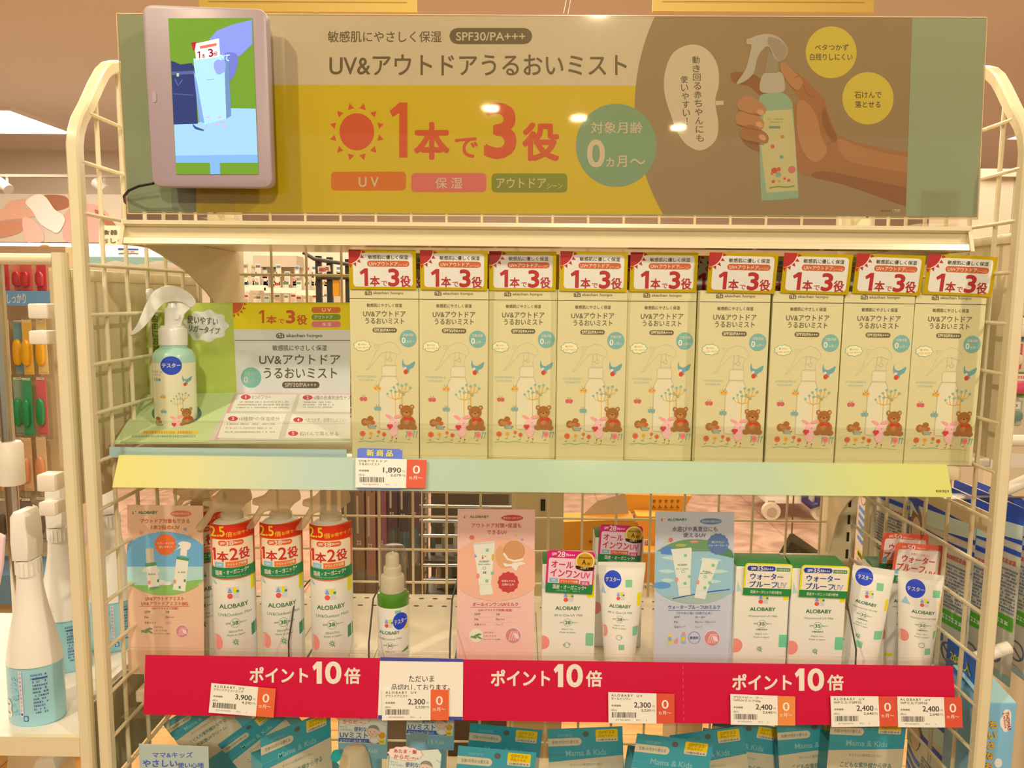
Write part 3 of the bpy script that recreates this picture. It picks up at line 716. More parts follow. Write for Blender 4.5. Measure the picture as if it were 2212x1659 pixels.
def carton_art(a):
    a.T('ah', 152, 340, 204, 374, D(120, 102, 66, 1), .02); a.ring(178, 357, 27, 18, 5, D(120, 102, 66, 1), 3); a.T('akachan honpo', 215, 346, 438, 372, D(120, 102, 66, 1), .02)
    a.rect(38, 398, 550, 403, D(90, 78, 48, 1), 3)
    a.T('敏感肌にやさしく保湿', 165, 434, 427, 461, BROWN, .01); a.T('UV&アウトドア', 138, 488, 454, 532, BROWN, .015); a.T('うるおいミスト', 152, 541, 442, 585, BROWN, .015)
    a.rr(206, 614, 388, 650, 17, BROWN, 3); a.T('SPF30/PA+++', 218, 621, 376, 643, D(236, 214, 150), .01, 5)
    a.ell(471, 692, 63, 64, D(122, 166, 140), 3, 32); a.T('対象月齢', 432, 655, 512, 677, D(240, 222, 170), .01, 5); a.T('0', 424, 684, 452, 728, D(240, 222, 170), .02, 5); a.T('ヵ月〜', 458, 704, 518, 726, D(240, 222, 170), .01, 5)
    cl = [(128 + 64 * math.cos(t) * (1 + .07 * math.cos(9 * t)), 750 + 41 * math.sin(t) * (1 + .07 * math.cos(9 * t))) for t in (2 * math.pi * i / 54 for i in range(54))]
    a.poly(cl, D(122, 166, 140), 2); a.poly([(128 + (x - 128) * .92, 750 + (y - 750) * .89) for x, y in cl], D(238, 216, 150), 3)
    a.T('使いやすい', 97, 732, 158, 747, BROWN, 0); a.T('トリガータイプ', 84, 756, 172, 771, BROWN, 0)
    a.T('UV MOISTURIZING &', 85, 972, 232, 988, D(150, 172, 140), 0); a.T('OUTDOOR MIST', 100, 1000, 214, 1015, D(150, 172, 140), 0)
    outline(a); drawing(a)
CARD = M(D(214, 194, 132), .42); GOLD = M((232, 206, 20), .28, .55); REDC = D(178, 42, 36)
CW, CH, CDp = .0733, .1835, .047
RAG = .0
# one carton in local coordinates, front at y = 0
def make_carton(label, loc):
    t = thing('sunscreen_carton', label, 'carton', loc, 0, 'cream mist cartons on the middle shelf')
    g = G().box(-CW / 2, CW / 2, 0, CDp, 0, CH, CARD, .0007, 1)
    a = Art((38, 318, 550, 1600), CW, CH); carton_art(a)
    a.lay(g, lambda u, v, d: (-CW / 2 + u, -.00005 - d, v), 6e-5)
    o = g.build('carton_body', t, world=False); 
    w, h = .0708, .0412
    a = Art((38, 40, 530, 325), w, h)
    a.rr(68, 62, 505, 306, 26, D(222, 208, 176), 1)
    a.ell(38, 40, 92, 100, REDC, 2, 40)
    for i in range(5):
        t_ = math.radians(8 + 19 * i); c, s_ = math.cos(t_), math.sin(t_)
        a.poly([(38 + c * 100 - s_ * 13, 40 + s_ * 106 + c * 13), (38 + c * 100 + s_ * 13, 40 + s_ * 106 - c * 13), (38 + c * 128, 40 + s_ * 134)], REDC, 3)
    a.T('敏感肌に優しく保湿', 180, 78, 472, 108, D(70, 58, 36, 1), .018)
    a.rr(172, 118, 482, 162, 21, D(196, 92, 44), 3); a.T('UV+アウトドア', 188, 126, 396, 156, D(232, 214, 180), .02, 5); a.T('シーンに', 398, 138, 470, 156, D(232, 214, 180), .0, 5)
    a.one(116, 174, 178, 302, 27, REDC)
    a.T('本', 190, 228, 264, 304, REDC, .03); a.T('で', 274, 264, 318, 300, REDC, .02); a.T('3', 324, 174, 408, 304, REDC, .05); a.T('役', 414, 224, 490, 306, REDC, .03)
    g = G().box(0, w, -.0004, 0, 0, h, GOLD)
    a.lay(g, lambda u, v, d: (u, -.0005 - d, v), 5e-5)
    hd = g.build('header_card', t, world=False); hd['label'] = 'shiny gold header card with red print'
    hd.location = (-CW / 2 + .0003, -.0012, CH - .0018); hd.rotation_euler = (math.radians(2), 0, 0)
    return t
ords = ['first', 'second', 'third', 'fourth', 'fifth', 'sixth', 'seventh', 'eighth', 'ninth']
xb = [-.2070, -.1330, -.0595, .0140, .0880, .1620, .2375, .3120, .3860]
yb_ = [.813, .812, .819, .812, .817, .806, .806, .807, .808]
base = None
for i, (x, y) in enumerate(zip(xb, yb_)):
    lab = 'cream trigger mist carton with gold header, %s from the left in the front row' % ords[i]
    if i == 0: lab = 'cream trigger mist carton beside the tester display, leftmost in the front row'
    if i == 8: lab = 'cream trigger mist carton at the right end of the front row'
    loc = (x + CW / 2, y, 1.1748)
    if base is None: base = make_carton(lab, loc); c_ = base
    else: c_ = dup(base, loc, math.radians((.3, 0, -.4, .2, .3, -.5, 0, .3, -.6)[i]), lab, None, 0, math.radians((0, 0, 0, 0, 0, .1, .3, .4, .55)[i]))
    hd = [k for k in c_.children if k.name.startswith('header')][0]
    hd.rotation_euler = (math.radians((2, 3, 1, 2, 4, 7, 6, 6, 5)[i]), math.radians((0, .3, 0, .4, 0, .8, 1, 1.2, 1.6)[i]), 0)
    hd.location.x += (0, .0012, 0, .0008, .001, .0055, .006, .006, .0055)[i]
for i in (0, 1, 2, 4, 5, 6, 7):
    lab = 'cream mist carton in the second row behind the %s front carton' % ords[i]
    c_ = dup(base, (xb[i] + CW / 2 + (.006 if i < 5 else .0), .872, 1.1748), 0, lab, 'cream mist cartons in the second row')

# tester display: sloped card deck, upright card and the tester bottle
td = thing('tester_display', 'green and white printed tester stand card at the left of the middle shelf', 'display card', (-.34, .87, 1.1748))
YD = .935
a = Art((0, 0, 1, 1)); a.crop(240, 520, 2.9625)
LIME = D(176, 180, 74, 1.08)
a.poly([(225, 400), (778, 395), (805, 970), (215, 990)], LIME, 1)
a.poly([(778, 395), (1530, 395), (1530, 570), (785, 568)], D(226, 196, 16), 2); a.poly([(785, 568), (1530, 570), (1530, 985), (805, 980)], D(214, 202, 176), 2)
RO = D(200, 88, 36)
a.poly([(778, 397)] + [(778 + 66 * math.cos(t), 397 + 70 * math.sin(t)) for t in np.linspace(0, 1.57, 10)], RO, 4)
for t in np.linspace(.1, 1.45, 5): a.poly([(778 + 72 * math.cos(t - .13), 397 + 76 * math.sin(t - .13)), (778 + 72 * math.cos(t + .13), 397 + 76 * math.sin(t + .13)), (778 + 94 * math.cos(t), 397 + 100 * math.sin(t))], RO, 4)
a.one(944, 444, 980, 528, 15, RO); a.T('本', 992, 478, 1060, 532, RO, .03); a.T('で', 1070, 500, 1108, 530, RO, .02); a.T('3', 1118, 444, 1178, 530, RO, .05); a.T('役', 1188, 474, 1255, 538, RO, .03)
for y, c, t in ((424, (208, 106, 36), 'U V'), (470, (120, 140, 44), 'アウトドア'), (516, (220, 110, 110), '保 湿')):
    a.rr(1282, y, 1470, y + 38, 18, D(*c), 4); a.T(t, 1350 if len(t) < 5 else 1300, y + 8, 1408 if len(t) < 5 else 1418, y + 30, D(240, 228, 200), .012, 6)
a.T('ah', 1058, 592, 1108, 624, GRY, .02); a.ring(1082, 608, 27, 18, 5, GRY, 4); a.T('akachan honpo', 1120, 596, 1352, 624, GRY, .02); a.rect(790, 636, 1530, 640, GRY, 4)
a.T('敏感肌にやさしく保湿', 1032, 668, 1380, 704, GRY, .012); a.T('UV&アウトドア', 948, 728, 1466, 792, GRY, .018); a.T('うるおいミスト', 976, 812, 1446, 882, GRY, .018)
a.rr(1094, 902, 1334, 944, 20, GRY, 4); a.T('SPF30/PA+++', 1112, 910, 1314, 936, WHT, .01, 6)
a.ell(896, 876, 66, 66, D(120, 170, 140), 4, 32); a.T('対象月齢', 852, 838, 936, 860, WHT, .01, 6); a.T('0', 848, 870, 876, 910, WHT, .02, 6); a.T('ヵ月〜', 880, 886, 944, 908, WHT, .01, 6)
a.TV('自由にお試し', 278, 498, 290, 740, 38, 44, D(90, 108, 60, 1), .01, 4)
cl = [(606 + 140 * math.cos(t) * (1 + .08 * math.cos(9 * t)), 545 + 98 * math.sin(t) * (1 + .08 * math.cos(9 * t))) for t in (2 * math.pi * i / 60 for i in range(60))]
a.poly(cl, D(218, 208, 184), 4); a.T('使いやすい', 486, 484, 684, 536, D(100, 92, 66, 1), .012, 6, 5); a.T('トリガータイプ', 466, 546, 696, 588, D(100, 92, 66, 1), .012, 6, 6)
g = G(); c4 = [at(240 + x / 2.9625, 520 + y / 2.9625, YD) for x, y in ((225, 399), (1530, 395), (1530, 990), (212, 995))]
g.loft([[p + Vector((0, .0004, 0)) for p in c4], [p + Vector((0, .002, 0)) for p in c4]], M(LIME))
a.lay(g, at_plane(YD), 6e-5, clip=False); g.build('back_card', td)
zf, zr, yf, yr = 1.186, at(500, 848, YD).z, .803, YD - .0005
def deck(x, y):                        # ray of the photograph met with the sloped deck
    r = ray(x, y); n = Vector((0, -(zr - zf), yr - yf)); p0 = Vector((0, yf, zf))
    t = n.dot(p0 - Vector(CAM)) / n.dot(Vector(r)); return Vector(CAM) + Vector(r) * t
dn = Vector((0, -(zr - zf), yr - yf)).normalized()
a = Art((0, 0, 1, 1)); a.crop(240, 520, 2.9625)
a.poly([(215, 985), (805, 970), (620, 1290), (20, 1290)], D(192, 200, 130), 0); a.poly([(805, 970), (1530, 975), (1525, 1275), (620, 1280)], D(206, 190, 160), 0)
a.poly([(790, 980), (800, 980), (700, 1265), (660, 1280)], D(222, 150, 140), 1); a.poly([(835, 972), (1530, 976), (1528, 990), (825, 984)], D(226, 176, 160), 1)
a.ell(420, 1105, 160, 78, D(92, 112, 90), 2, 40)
for x0, y0, x1, y1, x2, y2, x3, y3 in ((810, 985, 1190, 985, 1150, 1096, 765, 1090), (1210, 985, 1530, 988, 1530, 1100, 1180, 1095), (735, 1105, 1120, 1108, 1070, 1270, 680, 1262), (1160, 1110, 1530, 1112, 1530, 1268, 1110, 1265)):
    a.poly([(x0, y0), (x1, y1), (x2, y2), (x3, y3)], D(228, 214, 190), 2)
for x, y, n, t in ((862, 1002, '1', '8つのフリー'), (1258, 1005, '2', '6種の皮膚刺激性テスト'), (780, 1140, '3', '18種類*の保湿成分'), (1198, 1148, '4', 'べたつかず、白残りしにくい'), (1165, 1235, '5', '石けんで落とせる')):
    a.ell(x, y, 32, 16, D(196, 60, 70), 3, 18); a.T(n, x - (3 if n == '1' else 7), y - 10, x + (3 if n == '1' else 7), y + 10, D(236, 220, 200), .02, 4); a.T(t, x + 40, y - 12, x + (160 if n == '1' else 300 if n != '5' else 290), y + 14, D(150, 130, 110, 1), .008, 4)
for x, y, w_ in ((815, 1028, 320), (808, 1046, 330), (800, 1064, 340), (1235, 1030, 180), (1230, 1046, 200), (1225, 1062, 190), (740, 1170, 320), (735, 1195, 300), (728, 1220, 320)): a.dash(x, y, x + w_, y + 9, D(160, 142, 122, 1), 3)
a.rect(200, 1215, 560, 1236, D(224, 190, 60), 1); a.dash(210, 1218, 520, 1233, D(206, 130, 40), 2, 3, .95); a.dash(130, 1244, 540, 1258, D(140, 150, 130, 1), 2, 4, .95)
g = G(); c4 = [deck(240 + x / 2.9625, 520 + y / 2.9625) for x, y in ((215, 985), (1530, 975), (1528, 1288), (20, 1292))]
g.loft([[p - dn * .0003 for p in c4], [p - dn * .002 for p in c4]], M(D(200, 196, 140)))
a.lay(g, lambda x, y, d: deck(x, y) + dn * d, 6e-5, clip=False); g.build('deck_card', td)
p, q = c4[3], c4[2]
G().box(p.x, q.x, .8008, .8020, 1.1748, zf, M(D(176, 196, 176))).build('front_edge', td)

# swan-necked trigger bottle, shared by the tester
YBt = .868
def crop_at(ox, oy, sc, Y): return lambda u, v, d: at(ox + u / sc, oy + v / sc, Y - d)
tp = thing('trigger_bottle', 'white swan necked trigger mist tester with round blue sticker on the tester stand', 'spray bottle', (0, 0, 0))
C4 = lambda x, y: at(240 + x / 2.9625, 520 + y / 2.9625, YBt)
cx = C4(408, 900).x; r = (C4(536, 900).x - C4(282, 900).x) / 2
tp.location = (cx, YBt, 1.19)
zz = lambda y: C4(408, y).z
CRM = M(D(228, 210, 158), .3, coat=.4); AQ = M(D(168, 200, 160), .3, coat=.4); PWH = M(D(226, 212, 186), .25, coat=.5)
g = G().lathe([(r * .9, 1.191), (r, 1.194), (r, zz(775))], (cx, YBt, 0), CRM, 36, cap=False).lathe([(r, zz(775)), (r, zz(745)), (r * .96, zz(722)), (r * .84, zz(700)), (r * .62, zz(683)), (r * .62, zz(664))], (cx, YBt, 0), AQ, 36, cap=False)
def proj(cx, cy, rx, zb, ry=None):
    def f(u, v, d):
        U = u - rx(v) if callable(rx) else u - rx
        R = rx(v) if callable(rx) else rx; k = (ry(v) if callable(ry) else ry) if ry else R
        return (cx + U, cy - k * math.sqrt(max(1 - (U / R) ** 2, 0.0)) - d, zb + v)
    return f
a = Art((282, 700, 536, 1260), 2 * r, zz(700) - zz(1260))
a.tf = (196, 342, .6)
drawing(a); a.tf = (0, 0, 1)
a.ell(392, 787, 61, 58, D(40, 66, 150, 1.1), 6, 36); a.T('テスター', 338, 772, 446, 800, (240, 236, 226), .03, 8)
a.rr(286, 866, 330, 886, 8, D(120, 160, 150), 4); a.dash(284, 820, 340, 832, D(150, 178, 150), 3); a.dash(290, 840, 330, 850, D(150, 178, 150), 3)
a.lay(g, proj(cx, YBt, r * 1.0005, zz(1260)), 4e-5, cut=(.0022, None)); o = g.build('bottle_body', tp); o.rotation_euler = (0, 0, math.atan2(cx - CAM[0], -YBt) + math.pi)
rc = (C4(487, 600).x - C4(316, 600).x) / 2
g = G().lathe([(rc, zz(665)), (rc, zz(570)), (rc * .96, zz(560)), (rc * .86, zz(556)), (rc * .84, zz(543)), (rc * .5, zz(541))], (cx, YBt, 0), PWH, 32)
g.build('collar', tp)
g = G().lathe([(.0095, zz(545)), (.0088, zz(450)), (.0092, zz(432)), (.006, zz(425)), (.005, zz(400))], (cx + .001, YBt, 0), PWH, 20)
q = C4(430, 480); g.tube([q + Vector((0, -.008, 0)), q + Vector((0, .006, 0))], .0045, PWH, 14); g.prism([(420, 395), (500, 400), (535, 395), (520, 420), (470, 470), (440, 560), (410, 560)], crop_at(240, 520, 2.9625, YBt), -.005, .005, PWH, .001)
g.build('pump_neck', tp)
sw = smooth_loop([(120, 598), (160, 545), (195, 470), (225, 400), (262, 335), (320, 298), (380, 287), (440, 300), (505, 338), (540, 385), (532, 415), (505, 425), (470, 402), (420, 388), (370, 392), (330, 410), (290, 452), (245, 515), (190, 572), (140, 602)], 4)
G().prism(sw, crop_at(240, 520, 2.9625, YBt), -.0065, .0065, PWH, .0007).build('trigger', tp)
p = C4(262, 336); q = C4(238, 340)
G().tube([p, q], .0055, PWH, 14).build('nozzle', tp)

# ------------------------------------------------------------------ price cards
def rail_at(x, y, zb, zt, off):
    Y = .78; p = None
    for _ in range(8):
        p = at(x, y, Y); Y = .7745 + .011 * (p.z - zb) / (zt - zb) - off
    return Vector((p.x, Y, p.z))
ORC = D(222, 84, 44)
def tag_art(a, l1, l2, price, tax, white, inkless=False):
    K2 = D(70, 60, 48, 1)
    a.T(l1, 900, 457, 900 + min(35 * len(l1), 330), 483, K2, .02); a.T(l2, 900, 491, 900 + min(29.5 * len(l2), 360), 520, K2, .012)
    a.T('本体価格', 900, 568, 1003, 590, K2, .02); a.T(price, 1140, 537, 1320, 605, K2, .022); a.T('円', 1335, 570, 1358, 592, K2, 0)
    a.T('(税込', 895, 615, 960, 640, K2, 0); a.T(tax, 1215, 611, 1320, 643, K2, .01); a.T('円)', 1330, 614, 1365, 642, K2, 0)
    rg = random.Random(len(l2) * 7 + len(tax) + ord(l2[0])); x = 905
    while x < 1156: w_ = rg.choice((3, 3, 6, 9)); a.rect(x, 648, x + w_, 706, K2, 3); x += w_ + rg.choice((3, 4, 6))
    a.T('4571462560' + '%03d' % rg.randint(100, 999), 940, 722, 1100, 738, D(110, 98, 80, 1), 0); a.T('9912', 1165, 722, 1213, 738, D(110, 98, 80, 1), 0); a.T('6', 1268, 722, 1278, 738, D(110, 98, 80, 1), 0)
def price_tag(label, c, zb, zt, l1, l2, price, tax, oc, off=.0008, div=.727):
    p = [rail_at(x, y, zb, zt, off) for x, y in c]
    m = (p[2] + p[3]) / 2; nrm = (p[1] - p[0]).cross(p[3] - p[0]).normalized(); nrm = nrm if nrm.y < 0 else -nrm
    t = thing('price_tag', label, 'price tag', m)
    def Q(u, v, d): return p[0] * (1 - u) * (1 - v) + p[1] * u * (1 - v) + p[2] * u * v + p[3] * (1 - u) * v + nrm * d
    def PQ(x, y, d): return Q((x - 868) / 702, (y - 440) / 325, d)
    a = Art((868, 440, 1570, 765)); tag_art(a, l1, l2, price, tax, None)
    g = G().prism([(0, 0), (div, 0), (div, 1), (0, 1)], Q, 0, .0004, M(D(236, 222, 196, 1.04), .45))
    a.lay(g, lambda x, y, d: PQ(x, y, d + .00042), 3e-5, clip=False); g.build('price_card', t)
    a = Art((868, 440, 1570, 765)); W2 = D(240, 222, 200); a.T('0', 1435, 508, 1507, 603, W2, .01); a.T('ヵ月〜', 1400, 628, 1535, 668, W2, .015)
    g = G().prism([(div, .0), (1, .0), (1, 1), (div, 1)], Q, -.0001, .0003, M(oc, .4))
    a.lay(g, lambda x, y, d: PQ(x, y, d + .00032), 3e-5, clip=False); o = g.build('age_card', t); o['label'] = 'orange age card reading 0 months up'
    return t, Q
t, Q = price_tag('price tag of 1,890 yen with a blue new product flag on the aqua strip', ((768.5, 989), (922, 993.5), (919.5, 1054.5), (768, 1053)), 1.1478, 1.181, 'UV&アウトドア', 'うるおいミスト', '1,890', '2,079', D(212, 76, 44), .0016, .72)
BLU = D(88, 104, 172, 1.1)
g = G(); pts = [(.02, -.02), (.02, -.28), (.05, -.345), (.6, -.355), (.655, -.30), (.655, -.02), (.655, 1.04), (.02, 1.04)]
g.prism(pts, Q, -.0008, -.0004, M(BLU, .4)); a = Art((0, 0, 1, 1)); a.T('新 商 品', .15, -.31, .52, -.08, D(222, 206, 20), .02)
a.lay(g, lambda x, y, d: Q(x, y, d - .00035), 3e-5, clip=False); o = g.build('new_product_flag', t); o['label'] = 'blue flag card with yellow lettering'

# red point strip on the lower shelf with its cards
ZB, ZT = .8945, .9625
RED = M(D(206, 0, 54), .35); g = G()
P3 = lambda off: (lambda x, y, d: rail_at(x, y, ZB, ZT, off + d))
g.add([rail_at(x, y, ZB, ZT, -.0009) for x, y in ((314, 1414.5), (1188, 1427), (2058.5, 1438.5), (2067, 1569), (1190, 1559), (310, 1543.5))], [(0, 1, 4, 5), (1, 2, 3, 4)], RED)
a = Art((0, 0, 1, 1)); WS = D(240, 220, 196)
for pt, ten, bai in (((539, 1440.5, 666, 1475.3), (674.8, 1428.5, 737.9, 1477.7), (743.2, 1442, 778.6, 1477.7)), ((1060.2, 1446.4, 1188.7, 1482.4), (1196, 1434.2, 1259.5, 1485), (1265.6, 1448.2, 1300.8, 1484)), ((1581.5, 1455.7, 1710.4, 1491), (1716.7, 1443.4, 1780.6, 1493), (1786.7, 1457, 1822.5, 1492))):
    tw = ten[2] - ten[0]; a.one(ten[0], ten[1] + .5, ten[0] + tw * .325, ten[3] - .8, tw * .18, WS); a.T('0', ten[0] + tw * .43, ten[1], ten[2], ten[3], WS, .05)
    a.T('ポイント', *pt, WS, .04); a.T('倍', *bai, WS, .035)
for k in range(9): a.line([(1475 + k * .25, 1438 + 14 * k), (1475.2 + k * .25, 1444 + 14 * k)], .8, D(226, 120, 120), 3)
a.lay(g, P3(-.00085), 5e-5, clip=False)
tag(g.build('point_strip'), 'long red strip with white point lettering on the lower shelf edge', 'shelf strip')
g = G(); pc = [rail_at(x, y, ZB, ZT, .0002) for x, y in ((821, 1419.5), (1000.5, 1423.5), (999.5, 1555.5), (816, 1552.5))]
g.loft([[p + Vector((0, .0003, 0)) for p in pc], pc], M(D(236, 222, 190), .5))
a = Art((0, 0, 1, 1)); a.crop(650, 1400, 4.916); NB = D(72, 72, 140, 1)
a.poly([(843, 95), (1725, 115), (1722, 148), (838, 136)], NB, 2); a.poly([(820, 712), (1718, 730), (1716, 766), (818, 752)], NB, 2)
a.T('ただいま', 1145, 292, 1415, 360, D(74, 66, 50, 1), .01); a.T('品切れしております。', 962, 385, 1582, 452, D(74, 66, 50, 1), .01)
a.lay(g, P3(.00025), 4e-5, clip=False)
tag(g.build('notice_card'), 'cream sold out notice with dark blue edges over the red strip', 'notice card')
O1, O2, O3 = D(224, 96, 50), D(214, 78, 50), D(226, 130, 58)
for lab, c, l1, l2, pr, tx, oc in (
    ('tilted price tag of 3,900 yen at the left of the red strip', ((457, 1475.3), (596, 1487.5), (591, 1550), (451, 1539)), 'A L O B A B Y    U V', 'アウトドアミストビッグ', '3,900', '4,290', O1),
    ('price tag of 2,300 yen stuck on the sold out notice', ((826.6, 1489.5), (969.4, 1490), (969.4, 1555.5), (825, 1556)), 'A L O B A B Y    U V', 'アウトドアミスト', '2,300', '2,530', O1),
    ('price tag of 2,300 yen on the red strip below the tube with blue sticker', ((1313.8, 1495), (1456.8, 1499), (1456.8, 1563), (1314.4, 1561.7)), 'A L O B A B Y    U V', 'オールインワン', '2,300', '2,530', O2),
    ('price tag of 2,400 yen with pale orange age card below the red strip lettering', ((1577.5, 1499), (1717.6, 1504.5), (1717.6, 1567.3), (1578.4, 1565)), 'アロベビー  ブー', 'WPUVミルク60g', '2,400', '2,640', O3),
    ('price tag for SPF35 milk, second from the right on the red strip', ((1793.6, 1503.6), (1936, 1504.3), (1938.8, 1568.6), (1796, 1570)), 'A L O B A B Y    U V', 'WPミルクSPF35', '2,400', '2,640', O2),
    ('price tag for SPF50 milk at the right end of the red strip', ((1937.5, 1504.3), (2076.6, 1506.5), (2079.4, 1571.5), (1939.7, 1570.4)), 'A L O B A B Y    U V', 'WPミルクSPF50', '2,400', '2,640', O2)):
    price_tag(lab, c, ZB, ZT, l1, l2, pr, tx, oc, .0018)

# ------------------------------------------------------------------ lower shelf
ZS = .9106
LB, LY, LG, LR, LGR = D(122, 150, 200), D(232, 206, 0), D(60, 140, 70), D(224, 84, 62), D(206, 196, 174)
DG, SAL, MINT, OFFW = D(40, 112, 60, 1), D(232, 138, 112), D(128, 186, 132), D(234, 220, 190, 1.04)
OFFWM = M(OFFW, .35); TUBEM = M(D(234, 220, 192, 1.05), .28, coat=.3)
def logo(a, x0, y0, w):                # four little shapes
    s_ = w / 100
    a.rect(x0 + 52 * s_, y0 + 50 * s_, x0 + 100 * s_, y0 + 98 * s_, LGR, 2); a.rect(x0, y0, x0 + 100 * s_, y0 + 50 * s_, LGR, 1)
    a.poly([(x0 + 22 * s_, y0 + 2 * s_), (x0 + 44 * s_, y0 + 48 * s_), (x0 + 2 * s_, y0 + 48 * s_)], LB, 3)
    a.rect(x0 + 50 * s_, y0, x0 + 76 * s_, y0 + 48 * s_, LY, 3); a.rect(x0 + 77 * s_, y0 + 28 * s_, x0 + 100 * s_, y0 + 48 * s_, LG, 3)
    a.ell(x0 + 24 * s_, y0 + 76 * s_, 24 * s_, 23 * s_, LR, 3, 20)
def flower(a, x, y, r, c):
    for i in range(8): t = math.pi * i / 4; a.line([(x + r * .45 * math.cos(t), y + r * .45 * math.sin(t)), (x + r * math.cos(t), y + r * math.sin(t))], r * .22, c, 4)
    a.ring(x, y, r * .45, r * .45, r * .16, c, 4, 14); a.line([(x + r * .2, y + r * .3), (x + r * .8, y + r * 1.1)], r * .2, c, 4)
def brand_block(a, cx, y, w, l2, spf, g60, uv=None, rot=0, sc=1.0):
    """name, product line, spf badge and volume; y = top of the name, w = its width"""
    q = len(a.it); h = w * .155
    a.T('ALOBABY', cx - w / 2, y, cx + w / 2, y + h, DG, .024)
    a.T(l2, cx - w * .55, y + h * 2.1, cx + w * .6, y + h * 2.75, DG, .0)
    yb = y + h * 4.4
    a.ring(cx, yb, h * 1.05, h * 1.05, h * .07, DG, 4, 28); a.T(spf, cx - h * .72, yb - h * .45, cx + h * .72, yb + h * .45, DG, .02)
    a.T('SPF', cx - h * 2.1, yb - h * .2, cx - h * 1.1, yb + h * .2, DG, .01); a.T('PA+++', cx + h * 1.1, yb - h * .2, cx + h * 2.6, yb + h * .2, DG, .01)
    yy = yb + h * (1.6 if not uv else 1.25)
    if uv: a.T('UV耐水性★★', cx - h * 1.4, yy, cx + h * 1.5, yy + h * .5, DG, .01); yy += h * 1.25
    a.T(g60, cx - h * 1.6, yy, cx + h * 1.6, yy + h * .5, DG, 0); a.T('Made in Japan', cx - h * 2, yy + h * .85, cx + h * 2, yy + h * 1.4, DG, 0)
    if rot:
        t = math.radians(rot); m = np.array([cx, y]) * a.tf[2] + np.array(a.tf[:2])
        for i in range(q, len(a.it)):
            v, f, c, k = a.it[i]; d = v - m
            a.it[i] = (np.stack([m[0] + d[:, 0] * math.cos(t) - d[:, 1] * math.sin(t), m[1] + d[:, 0] * math.sin(t) + d[:, 1] * math.cos(t)], 1), f, c, k)
    return yy + h * 2.6

# printed posters ---------------------------------------------------------
def poster(name, label, c, ox, oy, sc, Y, ground, art):
    c4 = [at(ox + x / sc, oy + y / sc, Y) for x, y in c]
    t = thing(name, label, 'shelf poster', ((c4[2] + c4[3]) / 2))
    zb = ZS
    lo = [Vector((c4[2].x, Y, zb)), Vector((c4[3].x, Y, zb))]
    g = G(); q = [c4[0], c4[1], lo[0], lo[1]]
    g.loft([[p + Vector((0, .0003, 0)) for p in q], [p + Vector((0, .0012, 0)) for p in q]], M(ground, .45))
    a = Art((0, 0, 1, 1)); a.crop(ox, oy, sc); art(a)
    a.lay(g, at_plane(Y), 5e-5, clip=False); g.build('printed_card', t)
    x0, x1 = q[0].x, q[1].x
    G().box(x0, x1, Y + .0013, Y + .0025, zb, q[0].z - .002, CLEAR).box(x0, x1, Y + .0025, Y + .026, zb, zb + .0012, CLEAR).build('clear_stand', t)
    return t
def poster_text(a, x, y, w, head, l1, l2, bub, col, bubc, dots):
    logo(a, x + w * .07, y + 48, w * .055); a.T('ALOBABY', x + w * .15, y + 52, x + w * .40, y + 76, DG, .022)
def hand_disc(a, x, y, r):
    a.ell(x, y, r, r, D(226, 200, 186), 2, 26); a.ell(x, y, r * .9, r * .9, D(206, 130, 112), 3, 24)
    for i in range(4): a.line([(x - r * .5 + i * r * .25, y + r * .6), (x - r * .35 + i * r * .3, y - r * .05), (x - r * .1 + i * r * .22, y - r * .55)], r * .17, D(232, 168, 150), 4)
    a.blob([(x + r * .1, y - r * .3), (x + r * .6, y - r * .1), (x + r * .7, y + r * .4), (x + r * .2, y + r * .2)], D(238, 200, 184), 5)
def spec_lines(a, x0, x1, y, dy, rows, c):
    for i, (k, v) in enumerate(rows):
        a.T(k, x0 + 12, y + i * dy, x0 + 12 + 18 * len(k) + (10 if len(k) > 3 else 0), y + i * dy + 20, D(120, 100, 80, 1), 0); a.T(v, x0 + (x1 - x0) * .52, y + i * dy, x0 + (x1 - x0) * .52 + 15 * len(v), y + i * dy + 20, D(120, 100, 80, 1), 0)
        if i < len(rows) - 1:
            for j in range(28): a.rect(x0 + (x1 - x0) * j / 28, y + i * dy + 32, x0 + (x1 - x0) * (j + .6) / 28, y + i * dy + 34, c, 3)
def sprig(a, x, y):
    for dx, dy, w, h, r in ((0, 0, 40, 9, -.5), (18, -6, 34, 8, -.2), (-20, 14, 30, 9, .3), (26, 16, 30, 8, .5)): a.ell(x + dx, y + dy, w, h, D(110, 136, 84), 4, 14, r)
    a.line([(x - 50, y + 22), (x - 10, y + 4)], 8, D(170, 150, 100), 3)
def clip_ell(pts, cx, cy, rx, ry):     # part of an outline that stays inside an ellipse
    q = []
    for x, y in pts:
        d = math.hypot((x - cx) / rx, (y - cy) / ry)
        q.append((x, y) if d <= 1 else (cx + (x - cx) / d, cy + (y - cy) / d))
    return q
def ell_cut(a, cx, cy, rx, ry, ylo, yhi, c, k, x0=None, x1=None):   # the slice of an ellipse between two heights
    L, R_ = [], []
    for i in range(25):
        y = ylo + (yhi - ylo) * i / 24; w = rx * math.sqrt(max(1 - ((y - cy) / ry) ** 2, 0))
        L.append((max(cx - w, x0) if x0 else cx - w, y)); R_.append((min(cx + w, x1) if x1 else cx + w, y))
    a.poly(L + R_[::-1], c, k)
BR = D(196, 84, 44)
